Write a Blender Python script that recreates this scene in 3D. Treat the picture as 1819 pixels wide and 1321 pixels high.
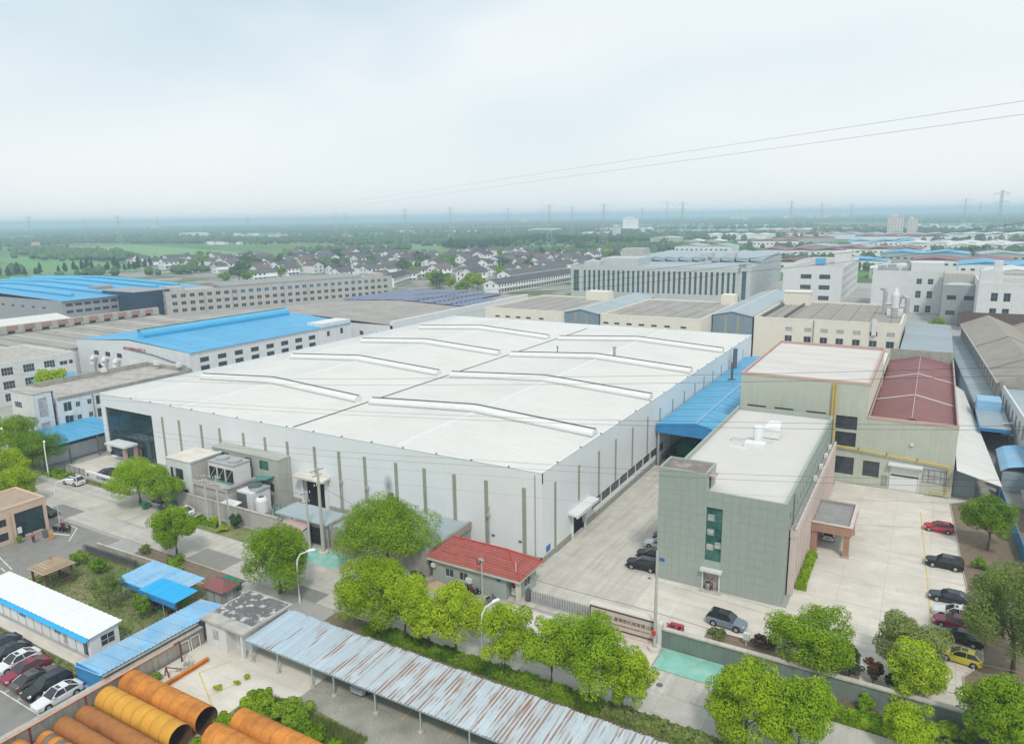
import bpy, math, random
from mathutils import Vector, Matrix
random.seed(7)
R = math.radians
for o in list(bpy.data.objects):
    bpy.data.objects.remove(o)
scn = bpy.context.scene
COL = scn.collection

# ---------------------------------------------------------------- camera
CAMH = 48.9
cam_d = bpy.data.cameras.new('camera')
cam = bpy.data.objects.new('camera', cam_d)
COL.objects.link(cam)
cam_d.sensor_width = 36.0
cam_d.lens = 25.45
cam_d.clip_start = 0.5
cam_d.clip_end = 60000
rx = Vector((0.86540745, 0.50082455, -0.0156431))
dn = Vector((0.09168522, -0.18896685, -0.97769389))
fw = Vector((-0.49260913, 0.84466934, -0.20945153))
m3 = Matrix((rx, -dn, -fw)).transposed()
cam.matrix_world = Matrix.Translation((0, 0, CAMH)) @ m3.to_4x4()
scn.camera = cam

# ---------------------------------------------------------------- world: bright thin overcast
SUN_EL, SUN_AZ = R(52), R(144)      # azimuth measured from +Y clockwise
w = bpy.data.worlds.new('World'); scn.world = w; w.use_nodes = True
nt = w.node_tree; nt.nodes.clear()
def N(t, **k):
    n = nt.nodes.new(t)
    for a, b in k.items(): setattr(n, a, b)
    return n
out = N('ShaderNodeOutputWorld'); bg = N('ShaderNodeBackground')
sky = N('ShaderNodeTexSky'); sky.sky_type = 'NISHITA'; sky.sun_disc = False
sky.sun_elevation = SUN_EL; sky.sun_rotation = SUN_AZ
sky.air_density = 1.0; sky.dust_density = 2.0; sky.ozone_density = 1.5
tc = N('ShaderNodeTexCoord')
mp = N('ShaderNodeMapping'); mp.inputs['Scale'].default_value = (1, 1, 2.2)
n1 = N('ShaderNodeTexNoise'); n1.inputs['Scale'].default_value = 1.15; n1.inputs['Detail'].default_value = 3; n1.inputs['Roughness'].default_value = .5
n1.inputs['Distortion'].default_value = .6
cr = N('ShaderNodeValToRGB')
cr.color_ramp.elements[0].position = .33; cr.color_ramp.elements[0].color = (6.0, 7.25, 7.95, 1)
cr.color_ramp.elements[1].position = .62; cr.color_ramp.elements[1].color = (8.5, 8.95, 9.05, 1)
mx = N('ShaderNodeMixRGB'); mx.inputs['Fac'].default_value = .86
L = nt.links.new
L(tc.outputs['Generated'], mp.inputs['Vector']); L(mp.outputs[0], n1.inputs['Vector']); L(n1.outputs['Fac'], cr.inputs['Fac'])
sp = N('ShaderNodeSeparateXYZ'); L(tc.outputs['Generated'], sp.inputs[0])
hr = N('ShaderNodeMapRange'); hr.inputs[1].default_value = .0; hr.inputs[2].default_value = .22; hr.inputs[3].default_value = .75; hr.inputs[4].default_value = 0
L(sp.outputs['Z'], hr.inputs[0])
hm = N('ShaderNodeMixRGB'); L(hr.outputs[0], hm.inputs['Fac']); L(cr.outputs[0], hm.inputs['Color1']); hm.inputs['Color2'].default_value = (8.8, 9.0, 9.0, 1)
L(sky.outputs[0], mx.inputs['Color1']); L(hm.outputs[0], mx.inputs['Color2'])
L(mx.outputs[0], bg.inputs['Color']); bg.inputs['Strength'].default_value = .10
L(bg.outputs[0], out.inputs['Surface'])

# ---------------------------------------------------------------- sun through thin cloud
sl = bpy.data.lights.new('sun', 'SUN'); sl.energy = 1.65; sl.angle = R(8); sl.color = (1, .965, .90)
sun = bpy.data.objects.new('sun', sl); COL.objects.link(sun)
sd = Vector((math.sin(SUN_AZ)*math.cos(SUN_EL), math.cos(SUN_AZ)*math.cos(SUN_EL), math.sin(SUN_EL)))
sun.rotation_euler = sd.to_track_quat('Z', 'Y').to_euler()
sun.location = (0, 0, 300)

scn.view_settings.view_transform = 'Standard'; scn.view_settings.look = 'None'
scn.view_settings.exposure = 0.19; scn.view_settings.gamma = 1
scn.cycles.max_bounces = 6; scn.cycles.diffuse_bounces = 3; scn.cycles.glossy_bounces = 2
scn.cycles.transmission_bounces = 3; scn.cycles.transparent_max_bounces = 6; scn.cycles.volume_bounces = 1
scn.cycles.use_denoising = True
try: scn.cycles.denoiser = 'OPENIMAGEDENOISE'
except Exception: pass
scn.cycles.caustics_reflective = False; scn.cycles.caustics_refractive = False

# ---------------------------------------------------------------- materials
def M(name, col, rough=.75, var=.10, scale=.8, metal=0., spec=.3, streak=0., objvar=0., bump=0., dirt=None, dirtamt=.0, dscale=.25, wear=(.55, .75), tracks=None, tamt=.15, spots=0.):
    """procedural principled material: fine grain + broad mottling + optional vertical streaks, dirt patches, per-object variation"""
    m = bpy.data.materials.new(name); m.use_nodes = True
    t = m.node_tree; b = t.nodes['Principled BSDF']; l = t.links.new
    b.inputs['Roughness'].default_value = rough; b.inputs['Metallic'].default_value = metal
    b.inputs['Specular IOR Level'].default_value = spec
    tcx = t.nodes.new('ShaderNodeNewGeometry')
    def noise(s, d=5, sc=None):
        n = t.nodes.new('ShaderNodeTexNoise'); n.inputs['Scale'].default_value = s; n.inputs['Detail'].default_value = d
        n.inputs['Roughness'].default_value = .6
        if sc:
            q = t.nodes.new('ShaderNodeMapping'); q.inputs['Scale'].default_value = sc
            l(tcx.outputs['Position'], q.inputs['Vector']); l(q.outputs[0], n.inputs['Vector'])
        else: l(tcx.outputs['Position'], n.inputs['Vector'])
        return n
    def mix(mode, fac, c1, c2):
        q = t.nodes.new('ShaderNodeMixRGB'); q.blend_type = mode
        for s, v in (('Fac', fac), ('Color1', c1), ('Color2', c2)):
            if hasattr(v, 'is_linked'): l(v, q.inputs[s])
            elif isinstance(v, (int, float)): q.inputs[s].default_value = v
            else: q.inputs[s].default_value = tuple(v) + ((1,) if len(v) == 3 else ())
        return q.outputs[0]
    def rng(sock, a, b_, c, d):
        q = t.nodes.new('ShaderNodeMapRange'); q.inputs[1].default_value = a; q.inputs[2].default_value = b_
        q.inputs[3].default_value = c; q.inputs[4].default_value = d; l(sock, q.inputs[0]); return q.outputs[0]
    na = noise(scale); nb = noise(scale*7, 3)
    c = mix('MULTIPLY', 1., col, (1, 1, 1))
    v = rng(na.outputs['Fac'], .3, .7, 1-var, 1+var)
    v2 = rng(nb.outputs['Fac'], .3, .7, 1-var*.5, 1+var*.5)
    mul = t.nodes.new('ShaderNodeMath'); mul.operation = 'MULTIPLY'; l(v, mul.inputs[0]); l(v2, mul.inputs[1]); vv = mul.outputs[0]
    if objvar:
        oi = t.nodes.new('ShaderNodeObjectInfo'); r_ = rng(oi.outputs['Random'], 0, 1, 1-objvar, 1+objvar)
        q = t.nodes.new('ShaderNodeMath'); q.operation = 'MULTIPLY'; l(vv, q.inputs[0]); l(r_, q.inputs[1]); vv = q.outputs[0]
    if tracks:
        nt_ = noise(1.0, 3, (tracks[0], tracks[1], .3)); s_ = rng(nt_.outputs['Fac'], .46, .70, 1., 1-tamt)
        q = t.nodes.new('ShaderNodeMath'); q.operation = 'MULTIPLY'; l(vv, q.inputs[0]); l(s_, q.inputs[1]); vv = q.outputs[0]
    if streak:
        ns = noise(1.0, 4, (2.6, 2.6, .12)); s_ = rng(ns.outputs['Fac'], .45, .75, 1., 1-streak)
        q = t.nodes.new('ShaderNodeMath'); q.operation = 'MULTIPLY'; l(vv, q.inputs[0]); l(s_, q.inputs[1]); vv = q.outputs[0]
    cmb = t.nodes.new('ShaderNodeCombineColor')
    for i in range(3): l(vv, cmb.inputs[i])
    c = mix('MULTIPLY', 1., c, cmb.outputs[0])
    if dirt:
        nd = noise(dscale, 7); f_ = rng(nd.outputs['Fac'], wear[0], wear[1], 0, dirtamt)
        c = mix('MIX', f_, c, dirt)
    if spots:
        ns_ = noise(.75, 5); f_ = rng(ns_.outputs['Fac'], .64, .72, 0, spots); c = mix('MIX', f_, c, tuple(x*.5 for x in col))
    l(c, b.inputs['Base Color'])
    if bump:
        bp = t.nodes.new('ShaderNodeBump'); bp.inputs['Strength'].default_value = bump; bp.inputs['Distance'].default_value = .03
        l(nb.outputs['Fac'], bp.inputs['Height']); l(bp.outputs[0], b.inputs['Normal'])
    return m
def glassmat(name, col, rough=.08, var=.35, scale=.5):
    m = M(name, col, rough=rough, var=var, scale=scale, spec=.6)
    return m
MT = {}
def mat(k): return MT[k]

# ---------------------------------------------------------------- mesh builder
class MB:
    def __init__(s): s.v = []; s.f = []
    def add(s, vs, fs):
        n = len(s.v); s.v += [tuple(p) for p in vs]; s.f += [tuple(i+n for i in q) for q in fs]; return s
    def box(s, x0, x1, y0, y1, z0, z1):
        return s.add([(x0,y0,z0),(x1,y0,z0),(x1,y1,z0),(x0,y1,z0),(x0,y0,z1),(x1,y0,z1),(x1,y1,z1),(x0,y1,z1)],
                     [(0,3,2,1),(4,5,6,7),(0,1,5,4),(1,2,6,5),(2,3,7,6),(3,0,4,7)])
    def quad(s, a, b, c, d): return s.add([a,b,c,d], [(0,1,2,3)])
    def tri(s, a, b, c): return s.add([a,b,c], [(0,1,2)])
    def slab(s, pts, t):
        """polygon (3-D pts) thickened downwards by t"""
        n = len(pts); lo = [(p[0],p[1],p[2]-t) for p in pts]
        return s.add(list(pts)+lo, [tuple(range(n)), tuple(range(2*n-1,n-1,-1))]+[((i+1)%n, i, n+i, n+(i+1)%n) for i in range(n)])
    def prism(s, poly, z0, z1):
        return s.slab([(p[0],p[1],z1) for p in poly], z1-z0)
    def tube(s, pts, r, n=6, cap=True):
        """round bar through 3-D points; r a number or list"""
        pts = [Vector(p) for p in pts]; k = len(pts); rs = r if isinstance(r,(list,tuple)) else [r]*k
        vs = []; up = Vector((0,0,1))
        for i, p in enumerate(pts):
            d = (pts[min(i+1,k-1)]-pts[max(i-1,0)])
            if d.length < 1e-9: d = Vector((0,0,1))
            d.normalize(); a = d.cross(up)
            if a.length < 1e-3: a = d.cross(Vector((1,0,0)))
            a.normalize(); b = d.cross(a)
            for j in range(n):
                t = 2*math.pi*j/n; vs.append(p+a*(rs[i]*math.cos(t))+b*(rs[i]*math.sin(t)))
        fs = [(i*n+j, (i+1)*n+j, (i+1)*n+(j+1)%n, i*n+(j+1)%n) for i in range(k-1) for j in range(n)]
        if cap: fs += [tuple(range(n)), tuple((k-1)*n+j for j in range(n-1,-1,-1))]
        return s.add(vs, fs)
    def bar(s, a, b, wd, ht=None):
        return s.tube([a,b], wd*.7071, 4)
    def cyl(s, x, y, z0, z1, r, n=16, r2=None):
        return s.tube([(x,y,z0),(x,y,z1)], [r, r if r2 is None else r2], n)
    def sweep(s, prof, path, closed=False):
        """profile of (offset, z) swept along path of (x,y,z): offset is along +Y"""
        n = len(prof); vs = [(p[0], p[1]+q[0], p[2]+q[1]) for p in path for q in prof]
        m_ = n if closed else n-1
        return s.add(vs, [(i*n+j, i*n+(j+1)%n, (i+1)*n+(j+1)%n, (i+1)*n+j) for i in range(len(path)-1) for j in range(m_)])
    def mesh(s, name, org=(0,0,0), smooth=False):
        me = bpy.data.meshes.new(name)
        me.from_pydata([(p[0]-org[0],p[1]-org[1],p[2]-org[2]) for p in s.v], [], s.f); me.validate(); me.update()
        if smooth:
            for p in me.polygons: p.use_smooth = True
        return me
ROOTLOC = {}
KIDS = {}
def adopt(o, parent):
    o.parent = parent; KIDS.setdefault(parent.name, []).append(o)
def thing(name, label, cat, loc, rz=0., group=None):
    o = bpy.data.objects.new(name, None); COL.objects.link(o); o.location = loc; o.rotation_euler = (0,0,rz)
    o.empty_display_size = .3
    o['label'] = label; o['category'] = cat
    if group: o['group'] = group
    ROOTLOC[o.name] = tuple(loc) if rz == 0 else (0,0,0)
    return o
def _org(p):
    while p.parent: p = p.parent
    return ROOTLOC.get(p.name, (0,0,0))
def part(name, mb, mt, parent, smooth=False, label=None, kind=None):
    me = mb.mesh(name, _org(parent), smooth); me.materials.append(MT[mt] if isinstance(mt,str) else mt)
    o = bpy.data.objects.new(name, me); COL.objects.link(o); adopt(o, parent)
    if label: o['label'] = label
    if kind: o['kind'] = kind
    return o
def single(name, mb, mt, label, cat, loc=None, group=None, smooth=False, kind=None):
    """a thing that is one mesh"""
    loc = loc or (0,0,0)
    me = mb.mesh(name, loc, smooth); me.materials.append(MT[mt] if isinstance(mt,str) else mt)
    o = bpy.data.objects.new(name, me); COL.objects.link(o); o.location = loc
    if label: o['label'] = label
    if cat: o['category'] = cat
    if group: o['group'] = group
    if kind: o['kind'] = kind
    ROOTLOC[o.name] = tuple(loc)
    return o
def struct(name, mb, mt, kind='structure', label=None):
    o = single(name, mb, mt, label, None, kind=kind); return o
def piece(name, me, parent, loc, rz=0., scale=None, mt=None):
    """child sharing mesh data; loc in world coordinates of an unrotated root (or local for a rotated one)"""
    o = bpy.data.objects.new(name, me); COL.objects.link(o); adopt(o, parent)
    g = _org(parent)
    if parent.parent is not None and parent.location.length > 1e-6: g = (0,0,0)
    o.location = (loc[0]-g[0], loc[1]-g[1], loc[2]-g[2]); o.rotation_euler = (0,0,rz)
    if scale: o.scale = scale
    if mt:
        o.material_slots[0].link = 'OBJECT'; o.material_slots[0].material = MT[mt] if isinstance(mt,str) else mt
    return o
def copy_tree(root, loc, rz=None, label=None, group=None, scale=None, recol=None):
    def cp(o, par):
        c = o.copy(); COL.objects.link(c)
        if par: adopt(c, par)
        if recol and c.type == 'MESH' and c.material_slots and c.material_slots[0].material and c.material_slots[0].material.name in recol:
            c.material_slots[0].link = 'OBJECT'; c.material_slots[0].material = recol[o.material_slots[0].material.name]
        for ch in KIDS.get(o.name, ()): cp(ch, c)
        return c
    r = cp(root, None); r.location = loc
    if rz is not None: r.rotation_euler = (0,0,rz)
    if scale is not None: r.scale = scale if isinstance(scale,(tuple,list)) else (scale,)*3
    if label: r['label'] = label
    if group: r['group'] = group
    return r

# ---------------------------------------------------------------- windows and facades
_wc = {}
def win_mesh(w_, h_, nx, ny, depth, fw_=.06):
    k = (round(w_,2), round(h_,2), nx, ny, depth, fw_)
    if k not in _wc:
        f = MB(); y0, y1 = depth-.09, depth-.03
        f.box(0, fw_, y0, y1, 0, h_).box(w_-fw_, w_, y0, y1, 0, h_).box(fw_, w_-fw_, y0, y1, 0, fw_).box(fw_, w_-fw_, y0, y1, h_-fw_, h_)
        for i in range(1, nx): x = w_*i/nx; f.box(x-fw_*.4, x+fw_*.4, y0+.01, y1-.005, fw_, h_-fw_)
        for j in range(1, ny): z = h_*j/ny; f.box(fw_, w_-fw_, y0+.012, y1-.008, z-fw_*.4, z+fw_*.4)
        p = MB().box(.01, w_-.01, depth-.028, depth+.0, .01, h_-.01)
        _wc[k] = (f.mesh('window'), p.mesh('pane'))
    return _wc[k]
_wm = {}
def facade(root, p0, p1, z0, z1, ops, mt, depth=.16, frame='frame_white', glass='glass_dark', name='wall', org=None, wname='window', thick=True):
    """one wall with real recessed openings. ops = (u0,u1,v0,v1[,nx,ny[,frame,glass]]); normal points right of p0->p1"""
    dx, dy = p1[0]-p0[0], p1[1]-p0[1]; Ln = math.hypot(dx,dy); dx /= Ln; dy /= Ln
    nx_, ny_ = dy, -dx
    def P(u, v, d=0.): return (p0[0]+dx*u-nx_*d, p0[1]+dy*u-ny_*d, v)
    us = sorted({0., Ln} | {round(o[0],3) for o in ops} | {round(o[1],3) for o in ops})
    mb = MB()
    for a, b in zip(us, us[1:]):
        mid = (a+b)/2; hs = sorted((o[2],o[3]) for o in ops if o[0] < mid < o[1]); z = z0
        for lo, hi in hs:
            if lo > z+1e-4: mb.quad(P(a,z),P(b,z),P(b,lo),P(a,lo))
            z = hi
        if z1 > z+1e-4: mb.quad(P(a,z),P(b,z),P(b,z1),P(a,z1))
    for o in ops:
        a, b, lo, hi = o[:4]
        mb.quad(P(a,lo),P(b,lo),P(b,lo,depth),P(a,lo,depth)); mb.quad(P(b,hi),P(a,hi),P(a,hi,depth),P(b,hi,depth))
        mb.quad(P(a,hi),P(a,lo),P(a,lo,depth),P(a,hi,depth)); mb.quad(P(b,lo),P(b,hi),P(b,hi,depth),P(b,lo,depth))
    wall = part(name, mb, mt, root) if mb.f else None
    rz = math.atan2(dy, dx)
    for o in ops:
        a, b, lo, hi = o[:4]; nx = o[4] if len(o) > 4 else 2; ny = o[5] if len(o) > 5 else 1
        fm = o[6] if len(o) > 6 else frame; gm = o[7] if len(o) > 7 else glass
        if nx == 0: continue
        if nx < 0:
            key = ('s', round(b-a,2), round(hi-lo,2), gm)
            if key not in _wm:
                p_ = MB().box(0, b-a, depth-.03, depth, 0, hi-lo).mesh('window'); p_.materials.append(MT[gm]); _wm[key] = p_
            piece(wname, _wm[key], root, P(a, lo), rz); continue
        f, p = win_mesh(b-a, hi-lo, nx, ny, depth)
        key = (f.name, fm, gm)
        if key not in _wm:
            f2 = f.copy(); p2 = p.copy(); f2.materials.append(MT[fm]); p2.materials.append(MT[gm]); f2.name = 'window'; p2.name = 'pane'; _wm[key] = (f2, p2)
        f2, p2 = _wm[key]
        q = piece(wname, f2, root, P(a, lo), rz)
        g = bpy.data.objects.new('pane', p2); COL.objects.link(g); adopt(g, q)
    return wall
def flat_roof(root, x0, x1, y0, y1, ztop, ph, mt, pmt, pt=.25, name='roof'):
    """slab ph below the parapet top, with a parapet ring just inside the walls"""
    part(name, MB().box(x0+pt, x1-pt, y0+pt, y1-pt, ztop-ph-.25, ztop-ph), mt, root)
    m = MB(); o = .03
    m.box(x0-o, x1+o, y0-o, y0+pt, ztop-ph, ztop).box(x0-o, x1+o, y1-pt, y1+o, ztop-ph, ztop)
    m.box(x0-o, x0+pt, y0+pt, y1-pt, ztop-ph, ztop).box(x1-pt, x1+o, y0+pt, y1-pt, ztop-ph, ztop)
    return part('parapet', m, pmt, root)
def block(root, x0, x1, y0, y1, z0, z1, mt, front=(), right=(), left=(), back=(), **k):
    facade(root, (x0,y0), (x1,y0), z0, z1, list(front), mt, **k)
    facade(root, (x1,y0), (x1,y1), z0, z1, list(right), mt, **k)
    facade(root, (x1,y1), (x0,y1), z0, z1, list(back), mt, **k)
    facade(root, (x0,y1), (x0,y0), z0, z1, list(left), mt, **k)
def row(us, w_, v0, v1, *a): return [(u, u+w_, v0, v1)+tuple(a) for u in us]
def frange(a, n, step): return [a+i*step for i in range(n)]
def gable_roof(root, x0, x1, y0, y1, ze, zr, mt, t=.18, oh=.4, axis='y', name='roof', sheets=None):
    """two pitched slabs; ridge along axis"""
    m = MB()
    if axis == 'y':
        xm = (x0+x1)/2; k = (zr-ze)/(xm-x0); e = ze-k*oh
        m.slab([(x0-oh,y0-oh,e),(xm,y0-oh,zr),(xm,y1+oh,zr),(x0-oh,y1+oh,e)][::-1][::-1], t)
        m.slab([(xm,y0-oh,zr),(x1+oh,y0-oh,e),(x1+oh,y1+oh,e),(xm,y1+oh,zr)], t)
    else:
        ym = (y0+y1)/2; k = (zr-ze)/(ym-y0); e = ze-k*oh
        m.slab([(x0-oh,y0-oh,e),(x1+oh,y0-oh,e),(x1+oh,ym,zr),(x0-oh,ym,zr)], t)
        m.slab([(x0-oh,ym,zr),(x1+oh,ym,zr),(x1+oh,y1+oh,e),(x0-oh,y1+oh,e)], t)
    return part(name, m, mt, root)
def gables(root, x0, x1, y0, y1, ze, zr, mt, axis='y'):
    xm = (x0+x1)/2
    part('gable', MB().tri((x0,y0,ze),(x1,y0,ze),(xm,y0,zr)), mt, root)
    return part('gable', MB().tri((x1,y1,ze),(x0,y1,ze),(xm,y1,zr)), mt, root)

def retire(root):
    """drop a prototype that was only built to be copied"""
    def walk(o):
        for ch in KIDS.get(o.name, ()): yield from walk(ch)
        yield o
    dead = list(walk(root))
    for o in dead: KIDS.pop(o.name, None); ROOTLOC.pop(o.name, None)
    bpy.data.batch_remove(dead)
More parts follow.
